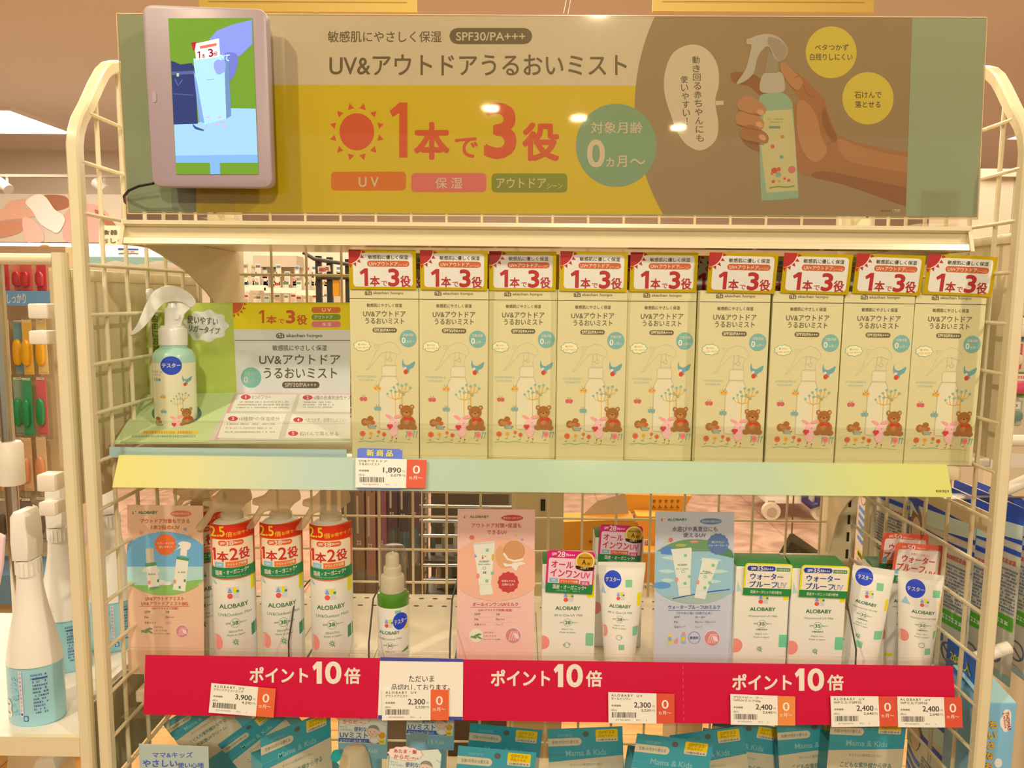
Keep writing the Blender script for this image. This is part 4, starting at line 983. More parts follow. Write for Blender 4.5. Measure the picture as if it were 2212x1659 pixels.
def art1(a):
    logo(a, 222, 210, 34); a.T('ALOBABY', 276, 217, 442, 242, DG, .022)
    a.ell(646, 240, 92, 28, D(214, 112, 70), 2); a.T('新生児から使えます!', 570, 230, 722, 250, D(240, 214, 190), 0)
    a.T('アウトドア対策もできる', 294, 284, 722, 324, BR, .012); a.T('1本2役のUV', 386, 338, 634, 378, BR, .012)
    a.ell(302, 404, 16, 16, D(230, 140, 120), 3, 12); a.poly([(662, 372), (700, 360), (690, 392)], D(130, 150, 180), 3); a.line([(700, 420), (740, 440)], 12, D(220, 170, 90), 3)
    cx, cy, rx, ry = 508, 672, 400, 276
    ell_cut(a, cx, cy, rx, ry, 398, 946, D(110, 164, 204), 2, 178, 838); ell_cut(a, cx, cy, rx, ry, 700, 946, D(176, 204, 214), 3, 178, 838)
    pts = [(178, 862), (300, 900), (450, 875), (620, 840), (838, 808)]
    ell_cut(a, cx, cy, rx, ry, 862, 946, D(140, 180, 84), 4, 178, 838); a.blob([(500, 870), (640, 835), (835, 812), (800, 850), (760, 880), (600, 900), (480, 900)], D(140, 180, 84), 4)
    for x, y, r in ((400, 850, 40), (470, 836, 44), (530, 846, 34), (350, 730, 40), (420, 735, 46)): a.ell(x, y, r, r * .5, D(226, 226, 222), 4, 14)
    a.star(512, 508, 88, 98, 16, D(224, 104, 44), 5); a.T('スプレータイプで', 440, 488, 586, 508, D(244, 220, 196), .015, 7); a.T('使いやすい!', 456, 518, 572, 540, D(244, 220, 196), .015, 7)
    W3 = D(232, 228, 218)
    a.poly([(340, 545), (408, 538), (416, 660), (346, 668)], D(200, 180, 140), 5); a.poly([(338, 672), (432, 660), (462, 886), (368, 905)], W3, 5); a.poly([(338, 672), (432, 660), (436, 690), (341, 702)], D(90, 140, 90), 6); a.poly([(372, 880), (458, 868), (462, 886), (368, 905)], D(120, 150, 100), 6)
    a.poly([(610, 610), (716, 628), (684, 916), (576, 900)], W3, 5); a.poly([(610, 610), (716, 628), (713, 652), (607, 634)], D(90, 140, 90), 6); a.poly([(640, 600), (645, 545), (700, 552), (698, 612)], D(236, 230, 222), 5)
    a.blob([(598, 556), (640, 520), (622, 500), (660, 480), (730, 496), (722, 545), (680, 560), (640, 540)], D(236, 230, 222), 6)
    for x, y in ((378, 712), (636, 696)): logo(a, x, y, 36); a.dash(x - 14, y + 46, x + 52, y + 58, DG, 7)
    for x, y in ((448, 822), (680, 822), (636, 880)): a.rect(x - 8, y - 12, x + 8, y + 12, D(70, 130, 90), 7)
    for x, y in ((372, 838), (592, 830)): a.ell(x, y, 14, 20, SAL, 7, 12)
    a.T('UV&アウトドアミスト', 336, 962, 672, 994, BR, .015); a.T('UV&アウトドアミストBIG', 302, 1004, 708, 1036, BR, .015); a.rect(280, 1042, 720, 1045, BR, 3)
    a.T('（UV+アウトドア対策）', 392, 1052, 622, 1074, BR, .01); spec_lines(a, 318, 694, 1084, 46, (('SPF', '38'), ('PA', 'PA+++'), ('容器タイプ', 'ミスト')), D(210, 160, 130))
    sprig(a, 350, 1250); a.T('さわやかな', 412, 1218, 490, 1234, D(120, 110, 80, 1), 0); a.T('レモングラス&', 412, 1246, 522, 1262, D(120, 110, 80, 1), 0); a.T('ローズマリーの香り', 412, 1274, 556, 1290, D(120, 110, 80, 1), 0)
    hand_disc(a, 656, 1262, 58)
poster('shelf_poster', 'orange poster with two spray bottles under a blue sky, left end of the lower shelf', ((178, 165), (838, 172), (838, 1440), (178, 1440)), 230, 1050, 4.022, .838, D(228, 178, 132), art1)
PR = D(196, 62, 58)
def art2(a):
    logo(a, 1085, 255, 34); a.T('ALOBABY', 1140, 264, 1312, 286, DG, .022)
    a.ell(1520, 286, 98, 27, PR, 2); a.T('新生児から使えます!', 1440, 277, 1604, 297, D(240, 200, 186), 0, 5)
    a.T('アウトドア対策+保湿も', 1155, 332, 1602, 374, PR, .012); a.T('できるUV', 1296, 394, 1474, 432, PR, .012)
    for x, y, c in ((1160, 460, (226, 110, 90)), (1180, 490, (230, 180, 80)), (1560, 440, (230, 180, 80)), (1610, 480, (150, 160, 190))): a.ell(x, y, 22 if x == 1160 else 12, 20 if x == 1160 else 10, D(*c), 3, 12)
    ell_cut(a, 1376, 745, 420, 286, 461, 1029, D(236, 170, 132), 2, 1031, 1724)
    W3 = D(228, 216, 200)
    a.poly([(1163, 512), (1362, 492), (1366, 505), (1330, 885), (1222, 885), (1172, 530)], W3, 3); a.poly([(1226, 885), (1334, 880), (1350, 968), (1232, 978)], W3, 3); a.line([(1224, 888), (1336, 882)], 5, LGR, 4); a.line([(1164, 520), (1362, 505)], 12, D(206, 192, 176), 4)
    logo(a, 1246, 615, 40); a.T('ALOBABY', 1222, 666, 1316, 684, DG, .02, 5); a.dash(1216, 696, 1320, 706, DG, 5); a.ring(1270, 736, 14, 14, 3, DG, 5, 14); a.dash(1240, 764, 1305, 784, DG, 5)
    for x, y in ((1298, 574), (1344, 780), (1294, 850)): a.rect(x - 15, y - 14, x + 12, y + 14, MINT, 5)
    a.poly([(1338, 610), (1356, 610), (1352, 668), (1336, 668)], D(224, 170, 40), 5); a.ell(1212, 806, 16, 24, SAL, 5, 12); a.poly([(1182, 600), (1206, 634), (1186, 640)], LB, 5)
    ST = D(206, 138, 84); a.blob([(1372, 640), (1380, 570), (1430, 540), (1520, 700), (1450, 740), (1392, 710)], D(222, 158, 100), 3); a.ell(1536, 582, 98, 92, ST, 4, 36)
    for r in (78, 62, 46, 30, 16): a.ring(1540, 572, r, r * .9, 4, D(224, 164, 110), 5, 26)
    a.line([(1442, 600), (1480, 655), (1540, 672), (1620, 655)], 20, D(244, 226, 200), 5); a.blob([(1440, 690), (1500, 700), (1540, 690), (1600, 680), (1640, 700), (1580, 715), (1560, 755), (1530, 745), (1510, 718), (1460, 722)], D(244, 224, 196), 5)
    a.star(1484, 862, 88, 98, 12, PR, 5); a.T('保湿もできる', 1424, 840, 1546, 860, D(244, 214, 200), .015, 7); a.T('日焼け止め', 1430, 872, 1536, 892, D(244, 214, 200), .015, 7)
    a.T('オールインワンUVミルク', 1165, 1042, 1574, 1076, PR, .015); a.rect(1140, 1084, 1595, 1087, PR, 3); a.T('（UV+アウトドア対策+保湿）', 1216, 1100, 1520, 1124, PR, .01)
    spec_lines(a, 1170, 1566, 1138, 46, (('SPF', '28'), ('PA', 'PA+++'), ('容器タイプ', 'チューブ')), D(222, 150, 130))
    a.ell(1196, 1340, 62, 62, D(226, 214, 164), 2, 26); sprig(a, 1196, 1340); a.T('さわやかな', 1264, 1304, 1352, 1320, D(120, 110, 80, 1), 0); a.T('レモングラス&', 1264, 1334, 1380, 1350, D(120, 110, 80, 1), 0); a.T('ローズマリーの香り', 1264, 1366, 1418, 1382, D(120, 110, 80, 1), 0)
    hand_disc(a, 1528, 1340, 74)
poster('shelf_poster', 'pink poster with a white tube and a straw hat, middle of the lower shelf', ((1031, 206), (1725, 212), (1712, 1510), (1020, 1508)), 740, 1050, 4.148, .832, D(240, 182, 154), art2)
BP = D(70, 92, 130, 1)
def art3(a):
    logo(a, 1152, 278, 36); a.T('ALOBABY', 1210, 289, 1388, 312, DG, .022)
    a.ell(1600, 316, 98, 28, D(96, 126, 150), 2); a.T('新生児から使えます!', 1520, 307, 1682, 327, D(230, 226, 214), 0, 5)
    a.T('水遊びや真夏日にも', 1252, 362, 1660, 408, D(106, 98, 108, 1), .012); a.T('使えるUV', 1352, 418, 1556, 460, D(106, 98, 108, 1), .012)
    a.ell(1240, 482, 20, 20, D(214, 110, 90), 3, 12); a.poly([(1192, 495), (1215, 485), (1222, 500)], D(224, 190, 80), 3)
    cx, cy, rx, ry = 1455, 765, 430, 290
    ell_cut(a, cx, cy, rx, ry, 478, 1053, D(150, 184, 206), 2, 1103, 1806); ell_cut(a, cx, cy, rx, ry, 478, 585, D(110, 144, 92), 3, 1103, 1806)
    a.blob([(1150, 590), (1200, 540), (1300, 570), (1290, 610), (1180, 610)], D(86, 130, 190), 4); a.blob([(1640, 600), (1760, 560), (1804, 640), (1740, 630)], D(84, 130, 80), 4); a.ell(1450, 498, 40, 12, D(206, 140, 110), 4, 12); a.ell(1330, 530, 50, 14, D(170, 170, 70), 4, 12)
    for x, y, w in ((1160, 640, 180), (1500, 660, 200), (1560, 760, 190), (1130, 760, 150), (1480, 850, 220), (1150, 840, 120)): a.blob([(x, y), (x + w * .5, y - 14), (x + w, y + 4), (x + w * .5, y + 22)], D(190, 208, 212), 3)
    a.ell(1160, 890, 80, 30, D(96, 146, 196), 3); ell_cut(a, cx, cy, rx, ry, 985, 1053, D(162, 178, 150), 3, 1103, 1806); a.line([(1255, 1010), (1440, 972), (1600, 945), (1770, 926)], 9, D(50, 80, 150), 5); a.poly([(1262, 1012), (1440, 976), (1780, 934), (1700, 985), (1300, 1020)], D(162, 178, 150), 4)
    W3 = D(222, 216, 204)
    a.poly([(1240, 566), (1424, 550), (1428, 572), (1412, 905), (1306, 915), (1250, 600)], W3, 6); a.poly([(1304, 915), (1412, 905), (1418, 975), (1312, 985)], W3, 6)
    a.poly([(1520, 640), (1668, 668), (1660, 700), (1568, 940), (1462, 935), (1515, 700)], W3, 6); a.poly([(1466, 930), (1568, 940), (1548, 1015), (1450, 1000)], W3, 6); a.line([(1304, 915), (1412, 905)], 4, LGR, 7); a.line([(1466, 932), (1566, 942)], 4, LGR, 7)
    for x, y in ((1324, 658), (1556, 716)): logo(a, x, y, 34)
    a.T('ALOBABY', 1300, 698, 1388, 714, DG, .02, 8); a.T('ALOBABY', 1524, 760, 1602, 776, DG, .02, 8, 12)
    for x, y in ((1290, 736), (1505, 778)): a.dash(x, y, x + 110, y + 9, DG, 8)
    for x, y in ((1350, 766), (1548, 812)): a.ring(x, y, 13, 13, 3, DG, 8, 14)
    for x, y in ((1372, 622), (1408, 810), (1368, 872), (1620, 710), (1590, 866), (1546, 912)): a.rect(x - 14, y - 13, x + 12, y + 13, MINT, 8)
    for x, y in ((1296, 838), (1484, 862)): a.ell(x, y, 13, 20, SAL, 8, 12)
    a.star(1664, 520, 90, 99, 14, D(92, 116, 146), 7); a.T('肌にやさしい', 1608, 492, 1720, 512, D(222, 222, 214), .015, 9); a.T('ウォータープルーフ', 1580, 522, 1750, 542, D(222, 222, 214), .015, 9)
    a.T('ウォータープルーフUVミルク', 1218, 1066, 1682, 1102, BP, .012); a.rect(1215, 1112, 1682, 1115, BP, 3); a.T('（汗や水に強い日焼け止め）', 1290, 1126, 1606, 1150, BP, .008)
    spec_lines(a, 1258, 1644, 1164, 44, (('SPF', '35・50+'), ('PA', 'PA+++・PA++++'), ('容器タイプ', 'チューブ')), D(180, 186, 196))
    for x, c in ((1232, (224, 200, 60)), (1352, (150, 170, 190))): a.rect(x - 18, 1330, x + 20, 1412, D(*c), 3); a.ell(x, 1370, 16, 22, D(140, 160, 190) if x < 1300 else D(224, 190, 40), 4, 14)
    a.ell(1356, 1322, 16, 16, SAL, 3, 12); a.blob([(1270, 1390), (1300, 1360), (1302, 1400), (1285, 1412)], SAL, 3)
    a.ring(1450, 1358, 54, 54, 3, BP, 3, 30); a.T('無香料', 1410, 1346, 1490, 1372, BP, .015)
    hand_disc(a, 1610, 1364, 74)
poster('shelf_poster', 'grey blue poster with two tubes on water, right half of the lower shelf', ((1103, 228), (1811, 238), (1786, 1540), (1092, 1540)), 1150, 1050, 4.147, .830, D(196, 190, 184), art3)

# large mist bottles with curved red cards --------------------------------
def mist_bottle(label, px, Y, lean, art=True):
    r = .0238
    t = thing('mist_bottle', label, 'spray bottle', (0, 0, 0), 0, 'large white mist bottles with red cards')
    O = 1042                                # middle of the bottle in the crop
    z = lambda y: at(px, 1050 + y / 4.022, Y - r).z - ZS
    k = (Y - r) / F_PX / 4.022 * 1.004      # metres per crop unit
    g = G().lathe([(r * .92, 0), (r, .003), (r, z(430)), (r * .95, z(380)), (r * .78, z(348)), (r * .5, z(330)), (r * .48, z(300))], (0, 0, 0), OFFWM, 40)
    a = Art((O - r / k, 400, O + r / k, 1440), 2 * r, z(400) - z(1440))
    a.poly([(852, 780), (900, 858), (848, 856)], D(166, 180, 214), 2); a.poly([(1184, 786), (1222, 776), (1218, 925), (1186, 936)], LY, 2)
    logo(a, 980, 876, 102); a.poly([(1180, 1232), (1240, 1212), (1240, 1328), (1180, 1338)], D(64, 130, 84), 2); a.ell(884, 1365, 44, 68, SAL, 2)
    brand_block(a, 1034, 1020, 250, 'UV&Outdoor Mist', '38', '200mL/6.7fl.oz.', rot=-2.2); flower(a, 1040, 1356, 28, LG)
    a.lay(g, proj(0, 0, r, z(1440)), 5e-5, cut=(.0016, None)); g.build('bottle_body', t, world=False)
    rc = .0254; g = G(); n = 14
    def edge(u): return (z(328) + .0012 * math.sin(u / rc * 2 - .6), z(802) - .0006 * math.cos(u / rc * 1.5))
    um = .0232; sh = [[], []]
    for i in range(n + 1):
        u = -um + 2 * um * i / n; th = math.asin(u / rc)
        for j, rr_ in enumerate((rc, rc - .0005)): sh[j].append((rr_ * math.sin(th), -rr_ * math.cos(th)))
    RD, OG, GRN = D(214, 44, 14), D(218, 96, 30), D(36, 128, 66, 1.0)
    ring = [sh[0] + sh[1][::-1]]
    top = [edge(x)[0] for x, y in ring[0]]; bot = [edge(x)[1] for x, y in ring[0]]
    g.loft([[(x, y, b_) for (x, y), b_ in zip(ring[0], bot)], [(x, y, b_) for (x, y), b_ in zip(ring[0], top)]], M(OG, .4))
    a = Art((O - rc / k, 320, O + rc / k, 815), 2 * rc, z(320) - z(815))
    x0, x1 = O - um / k, O + um / k
    a.rect(x0, 336, x1, 455, RD, 1); a.rr(x0 + 14, 462, x1 - 14, 705, 16, D(240, 206, 156), 2); a.rect(x0, 706, x1, 798, GRN, 2)
    YW = D(232, 190, 40)
    a.T('2.5', 852, 350, 975, 440, YW, .03, 4, -5); a.T('倍', 984, 394, 1040, 440, YW, .02, 4); a.T('お得サイズ', 1046, 392, 1222, 424, YW, .015, 4, -6)
    a.rr(918, 470, 1135, 516, 22, D(220, 90, 40), 3); a.T('38', 978, 474, 1046, 512, D(246, 224, 190), .025, 5, -3); a.T('SPF', 934, 484, 974, 506, D(246, 224, 190), .02, 5); a.T('PA+++', 1050, 482, 1120, 502, D(246, 224, 190), .02, 5)
    for dk, b_, c in ((0, .11, D(250, 236, 214)), (2, .035, D(206, 40, 24))):
        a.one(866 - b_ * 60, 538 - b_ * 60, 894 + b_ * 60, 642 + b_ * 60, 17 + b_ * 90, c, 4 + dk); a.T('本', 902, 560, 1002, 652, c, b_, 4 + dk); a.T('2', 1010, 534, 1084, 642, c, b_ * .8, 4 + dk); a.T('役', 1090, 540, 1186, 640, c, b_, 4 + dk)
    a.rect(884, 660, 960, 704, D(130, 178, 176), 4); a.T('UV', 900, 672, 944, 692, D(240, 230, 210), .015, 6); a.rect(974, 654, 1164, 702, D(226, 110, 40), 4); a.T('アウトドア対策', 988, 664, 1154, 692, D(246, 226, 200), .02, 6, -3)
    a.T('国産・オーガニック*', 888, 722, 1172, 764, D(240, 234, 210), .018, 6, -4); a.dash(900, 776, 1150, 786, D(140, 180, 140), 5)
    a.lay(g, proj(0, 0, rc, z(815)), 5e-5, cut=(.0016, None)); o = g.build('neck_card', t, world=False); o['label'] = 'curved red and orange paper card'
    P = lambda u, v, d: ((u - O) * k, d, z(v))
    tr = smooth_loop([(800, 160), (835, 148), (900, 128), (960, 75), (1040, 52), (1130, 68), (1200, 92), (1222, 165), (1165, 205), (1120, 262), (1112, 330), (985, 330), (975, 262), (900, 262), (860, 320), (800, 395), (745, 400), (738, 378), (800, 310), (860, 215), (805, 190)], 3)
    G().prism(tr, P, -.007, .007, FROST, .0015).build('trigger_head', t, world=False)
    G().lathe([(.0125, z(345)), (.0125, z(285)), (.011, z(275))], (0, 0, 0), FROST, 24).build('collar', t, world=False)
    return t
def face(l): return math.atan2(CAM[0] - l[0], l[1])      # turned so that its print faces the shopper
k0 = mist_bottle('white mist bottle with red card touching the orange poster', 489, .8455, 0)
def px_loc(px, py, Y): p = at(px, py, Y); return (p.x, Y, ZS)
k0.location = px_loc(489.5, 1300, .8455 - .0238)[:1] + (.8455, ZS)
k0.rotation_euler.z = face(k0.location)
dup(k0, px_loc(594, 1300, .8217)[:1] + (.850, ZS), math.radians(18), 'white mist bottle with red card in the middle of three')
dup(k0, px_loc(706, 1300, .8217)[:1] + (.8455, ZS), math.radians(13), 'white mist bottle with red card beside the empty space')
dup(k0, px_loc(422, 1200, .87)[:1] + (.892, ZS), .3, 'white mist bottle mostly hidden behind the orange poster in the second row')

# wire dividers
for i, (px, py) in enumerate(((632, 1300), (803, 1330), (975, 1310), (1838, 1330))):
    p = at(px, py, .83); X = p.x
    g = G().tube([(X, .81, ZS + .002), (X, .812, .965), (X, .84, 1.005), (X, .95, 1.0), (X, 1.07, .955), (X, 1.075, ZS + .002)], .001, DARK, 6)
    g.tube([(X, .81, ZS + .0012), (X, 1.075, ZS + .0012)], .001, DARK, 6)
    tag(g.build('wire_divider'), ('dark wire divider between the second and third mist bottles', 'dark wire divider left of the green shouldered tester bottle', 'dark wire divider at the left edge of the pink poster', 'dark wire divider between the waterproof cartons and the leaning tube')[i], 'divider')

# green shouldered tester sprayer
Yt = .846; r = .0183; p = at(740 + 433 / 4.148, 1400, Y := Yt - r)
t = thing('tester_sprayer', 'small green shouldered pump bottle with clear cap and blue round sticker', 'spray bottle', (p.x, Yt, ZS), face((p.x, Yt)))
k = (Yt - r) / F_PX / 4.148 * 1.003; z = lambda y: at(740 + 433 / 4.148, 1050 + y / 4.148, Yt - r).z - ZS
GREEN = M(D(78, 128, 34, 1.0), .18, coat=.6)
g = G().lathe([(r * .95, 0), (r, .002), (r, z(1105))], (0, 0, 0), OFFWM, 36, cap=False).lathe([(r, z(1105)), (r, z(1020)), (r * .96, z(1000)), (r * .84, z(988)), (r * .5, z(984))], (0, 0, 0), GREEN, 36, cap=False)
a = Art((433 - r / k, 1060, 433 + r / k, 1500), 2 * r, z(1060) - z(1500))
a.rect(250, 1100, 620, 1500, OFFW, 1); a.rect(448, 1120, 506, 1150, MINT, 2); a.poly([(280, 1150), (296, 1190), (280, 1196)], LB, 2)
logo(a, 352, 1196, 76); brand_block(a, 395, 1302, 190, 'UV&Outdoor Mist', '30', '80mL', rot=-2); a.poly([(510, 1492), (570, 1466), (570, 1520), (510, 1520)], LG, 3); a.rect(532, 1240, 568, 1304, LY, 2)
a.ell(496, 1218, 68, 76, D(34, 66, 170, 1.05), 6, 36); a.T('テスター', 442, 1196, 560, 1240, (240, 238, 230), .03, 8, -4)
a.lay(g, proj(0, 0, r, z(1500)), 5e-5, cut=(.0016, None)); g.build('bottle_body', t, world=False)
pw = M((246, 240, 226), .3)
G().lathe([(r * .74, z(990)), (r * .74, z(862)), (r * .7, z(848)), (r * .55, z(845)), (r * .55, z(775)), (r * .53, z(768)), (r * .43, z(766)), (r * .42, z(668)), (r * .36, z(655))], (-.0006, 0, 0), pw, 30).build('pump', t, world=False)
G().lathe([(r * .84, z(1022)), (r * .81, z(640)), (r * .80, z(610)), (r * .74, z(594)), (r * .3, z(590)), (r * .0, z(590))], (0, 0, 0), PETG, 36, cap=False).build('clear_cap', t, world=False)

# cartons and hanging cards -----------------------------------------------
def lower_carton(name, label, c0, ox, oy, sc, Y, dpt, body_art, group=None, rz=0.0, wm=1.0):
    x0, y0, x1 = c0                          # crop: left, top of front, right
    p = at(ox + x0 / sc, oy + y0 / sc, Y); q = at(ox + x1 / sc, oy + y0 / sc, Y)
    w, h = (q.x - p.x) * wm, p.z - ZS
    k = Y / F_PX / sc * 1.003
    t = thing(name, label, 'carton', (p.x + w / 2, Y, ZS), rz, group)
    g = G().box(-w / 2, w / 2, 0, dpt, 0, h, OFFWM, .0006, 1)
    g.prism([(-w / 2, h), (w / 2, h), (w / 2 - .001, h + .004), (-w / 2 + .001, h + .004)], lambda u, v, d: (u, d + .014 * (v - h) / .004, v), .0008, dpt - .016, M(D(60, 130, 60, 1), .4))
    yb = y0 + h / k
    a = Art((x0, y0, x0 + w / k, yb), w, h); body_art(a)
    a.lay(g, lambda u, v, d: (-w / 2 + u, -d - .00003, v), 6e-5); g.build('carton_body', t, world=False)
    return t, (x0, y0, w, h, k)
def pop_card(t, m, x0, y0, x1, y1, art, ground, rot=0.0, thick=.0005, extra=None):
    bx, by, w, h, k = m
    W_, H_ = (x1 - x0) * k, (y1 - y0) * k
    g = G(); rr_ = []
    c = .004
    for cx, cy, aa in ((W_ - c, H_ - c, 0), (c, H_ - c, 90), (c, c, 180), (W_ - c, c, 270)):
        rr_ += [(cx + c * math.cos(math.radians(aa + q)), cy + c * math.sin(math.radians(aa + q))) for q in (0, 30, 60, 90)]
    g.prism(rr_, lambda u, v, d: (u, -d, v), 0, thick, M(ground, .4))
    a = Art((x0, y0, x1, y1), W_, H_); art(a); a.lay(g, lambda u, v, d: (u, -thick - .00003 - d, v), 5e-5, clip=extra is None)
    o = g.build('pop_card', t, world=False); o.location = (-w / 2 + (x0 - bx) * k, -.0011, h - (y1 - by) * k); o.rotation_euler = (math.radians(3), rot, 0)
    return o
def art_all(a):                              # all in one carton front (crop 1150,1050)
    a.poly([(92, 830), (116, 930), (92, 936)], D(180, 196, 216), 2); a.rect(508, 800, 572, 1015, LY, 2); logo(a, 290, 968, 92)
    brand_block(a, 333, 1100, 232, 'All in One UV Milk', '28', '60g/2.1oz.'); a.rr(502, 1358, 575, 1482, 12, MINT, 2); a.ell(105, 1455, 62, 68, SAL, 2); a.ring(330, 1478, 30, 28, 4, LG, 3, 8); a.ell(352, 1470, 12, 10, MINT, 4, 10); a.ring(305, 1478, 12, 12, 4, LG, 4, 10)
PKC = D(214, 30, 104)
def card_all(a):
    a.rr(136, 622, 546, 880, 20, D(246, 190, 196), 1); a.rect(120, 866, 552, 962, D(30, 128, 64, 1), 2)
    a.T('28', 212, 556, 284, 612, D(248, 226, 220), .04, 4, 2); a.T('SPF', 162, 572, 206, 600, D(248, 226, 220), .02, 4); a.T('PA+++', 292, 576, 372, 602, D(248, 226, 220), .02, 4)
    a.T('オール', 160, 650, 362, 716, D(196, 24, 70), .03, 5, 2); a.T('インワン', 156, 730, 428, 806, D(196, 24, 70), .03, 5, 2); a.T('UV', 438, 750, 524, 808, D(222, 60, 110), .03, 5, 2); 
    a.rect(150, 818, 230, 858, D(128, 174, 170), 4); a.T('UV', 174, 828, 208, 848, D(240, 230, 220), .015, 6); a.rect(242, 822, 424, 868, D(220, 92, 50), 4); a.T('アウトドア対策', 252, 832, 414, 858, D(246, 226, 210), .02, 6); a.rect(436, 836, 520, 878, D(212, 70, 120), 4); a.T('保湿', 450, 844, 506, 870, D(246, 226, 220), .02, 6)
    a.T('国産・オーガニック*', 186, 880, 494, 924, D(236, 232, 210), .018, 5, 1); a.dash(220, 932, 440, 944, D(150, 190, 150), 4)
    a.ell(468, 640, 90, 90, D(206, 150, 40), 6, 36); a.ring(468, 640, 88, 88, 14, D(236, 200, 110), 7, 36); a.T('A', 440, 624, 478, 674, D(70, 46, 20, 1), .02, 8); a.T('賞', 486, 650, 520, 676, D(70, 46, 20, 1), 0, 8); a.dash(412, 596, 528, 614, D(70, 46, 20, 1), 8, 5, 1)
    a.poly([(380, 690), (400, 684), (468, 706), (540, 692), (558, 702), (545, 728), (468, 736), (392, 716)], D(44, 34, 26, 1), 8); a.dash(430, 702, 500, 716, D(226, 200, 150), 9)
t, m = lower_carton('milk_carton', 'white all in one milk carton with pink card, right of the pink poster', (92, 702, 572), 1150, 1050, 4.147, .826, .034, art_all)
pop_card(t, m, 118, 550, 556, 962, card_all, PKC, math.radians(2.2), extra=1)
c_ = dup(t, (0, 0, ZS), 0, 'white all in one milk carton in shadow behind the blue sticker tube'); p = at(1335, 1300, .925); c_.location = (p.x, .925, ZS)

def squeeze_tube(label, tl, tr, bl, br, zt, ox, oy, sc, Y, art, group=None, roll=0.0, rz=0.0):
    """crop: x of top left/right, bottom left/right; zt = crop y of the top"""
    k = Y / F_PX / sc * 1.003; cx = (tl + tr + bl + br) / 4 if not roll else (bl + br) / 2
    p = at(ox + cx / sc, oy + 1400 / sc, Y)
    h = at(ox + cx / sc, oy + zt / sc, Y).z - ZS
    wt, wb = (tr - tl) * k / 2, (br - bl) * k / 2
    t = thing('squeeze_tube', label, 'tube', (p.x, Y + wb, ZS), rz, group); t.rotation_euler = (0, roll, rz); t.location.z += wb * abs(math.sin(roll)) * .9
    zc = .022                                 # cap height
    hh = lambda v: min(max((v - zc) / (h - .007 - zc), 0), 1)
    rx = lambda v: wb * .97 + (wt - wb * .97) * hh(v); ry = lambda v: .0011 + (wb * .97 - .0011) * (1 - hh(v)) ** .75
    n = 36; rings = []
    for i in range(43):
        v = zc + (h - .007 - zc) * i / 40 if i <= 40 else h - .007 * (42 - i) / 2
        e = 2.0
        rings.append([(rx(v) * math.cos(q), ry(v) * math.sin(q), v) for q in (2 * math.pi * j / n for j in range(n))])
    g = G().loft(rings, TUBEM)
    a = Art((cx - wt / k, zt, cx + wt / k, zt + h / k), 2 * wt, h); art(a)
    f = lambda u, v, d: (min(max(u - wt, -rx(v) * .998), rx(v) * .998), -ry(v) * math.sqrt(max(1 - min(abs(u - wt) / rx(v), .998) ** 2, 0)) - d, v)
    a.rect(cx - wt / k * .995, zt + 38, cx + wt / k * .995, zt + 40, LGR, 1)
    a.lay(g, f, 6e-5, cut=(.0016, .004)); g.build('tube_body', t, world=False)
    G().lathe([(wb * .8, 0), (wb * .84, .001), (wb * .84, zc), (wb * .6, zc + .001)], (0, 0, 0), TUBEM, 32).build('cap', t, world=False)
    return t
STK = D(32, 64, 168, 1.05)
def art_t1(a):
    a.ell(717, 886, 80, 82, STK, 6, 40); a.T('テスター', 650, 866, 786, 908, (240, 238, 230), .03, 8, 1)
    a.rr(836, 888, 900, 958, 6, MINT, 3); a.poly([(626, 936), (658, 1024), (615, 1014)], D(156, 180, 212), 3); logo(a, 752, 1002, 76); a.poly([(952, 1012), (992, 1012), (976, 1140), (946, 1136)], LY, 3)
    brand_block(a, 788, 1118, 202, 'All in One UV Milk', '28', '60g/2.1oz.', rot=2); a.ell(652, 1380, 24, 58, SAL, 3); a.rr(908, 1328, 966, 1418, 6, MINT, 3); a.ring(780, 1424, 28, 26, 4, LG, 4, 8); a.ell(802, 1420, 10, 9, MINT, 5, 8); a.rr(775, 1490, 830, 1540, 6, MINT, 3)
squeeze_tube('white tester tube with blue sticker beside the pink card carton', 582, 1028, 655, 945, 730, 1150, 1050, 4.147, .822, art_t1)
def art_w(a):                                # waterproof carton (crop 1560,1050)
    a.poly([(118, 700), (150, 780), (112, 786)], D(176, 196, 210), 2); a.rect(466, 740, 505, 848, LY, 2); logo(a, 282, 806, 74)
    brand_block(a, 316, 906, 192, 'Waterproof UV Milk', '35', '60g/2.1oz.', uv=1); a.rr(450, 1122, 520, 1222, 8, D(110, 190, 130), 2); a.ell(122, 1212, 54, 56, SAL, 2); flower(a, 305, 1236, 22, LG)
def card_w(a):
    a.rr(170, 562, 506, 760, 14, D(238, 226, 172), 1); a.rect(158, 748, 516, 806, D(36, 134, 60, 1), 2); NV = D(32, 62, 140, 1.05)
    a.rr(176, 572, 388, 612, 19, NV, 3); a.T('35', 246, 574, 296, 608, D(240, 232, 214), .035, 5); a.T('SPF', 204, 582, 242, 606, D(240, 232, 214), .02, 5); a.T('PA+++', 302, 582, 370, 606, D(240, 232, 214), .02, 5)
    a.rr(394, 582, 498, 610, 6, D(70, 140, 80, 1), 3); a.T('UV耐水性★★', 400, 588, 492, 604, D(238, 226, 172), .01, 5)
    a.T('ウォーター', 202, 628, 450, 680, NV, .03, 5); a.T('プルーフ', 200, 690, 410, 742, NV, .03, 5); a.T('UV', 412, 698, 478, 742, D(90, 110, 170), .03, 5); a.T('UV', 418, 704, 472, 737, D(238, 226, 172), .0, 7)
    a.T('国産オーガニック成分配合', 214, 766, 450, 790, D(236, 232, 200), .018, 5)
t, m = lower_carton('milk_carton', 'white waterproof milk carton with yellow edged card, next to the grey blue poster', (107, 590, 503), 1560, 1050, 3.393, .826, .036, art_w)
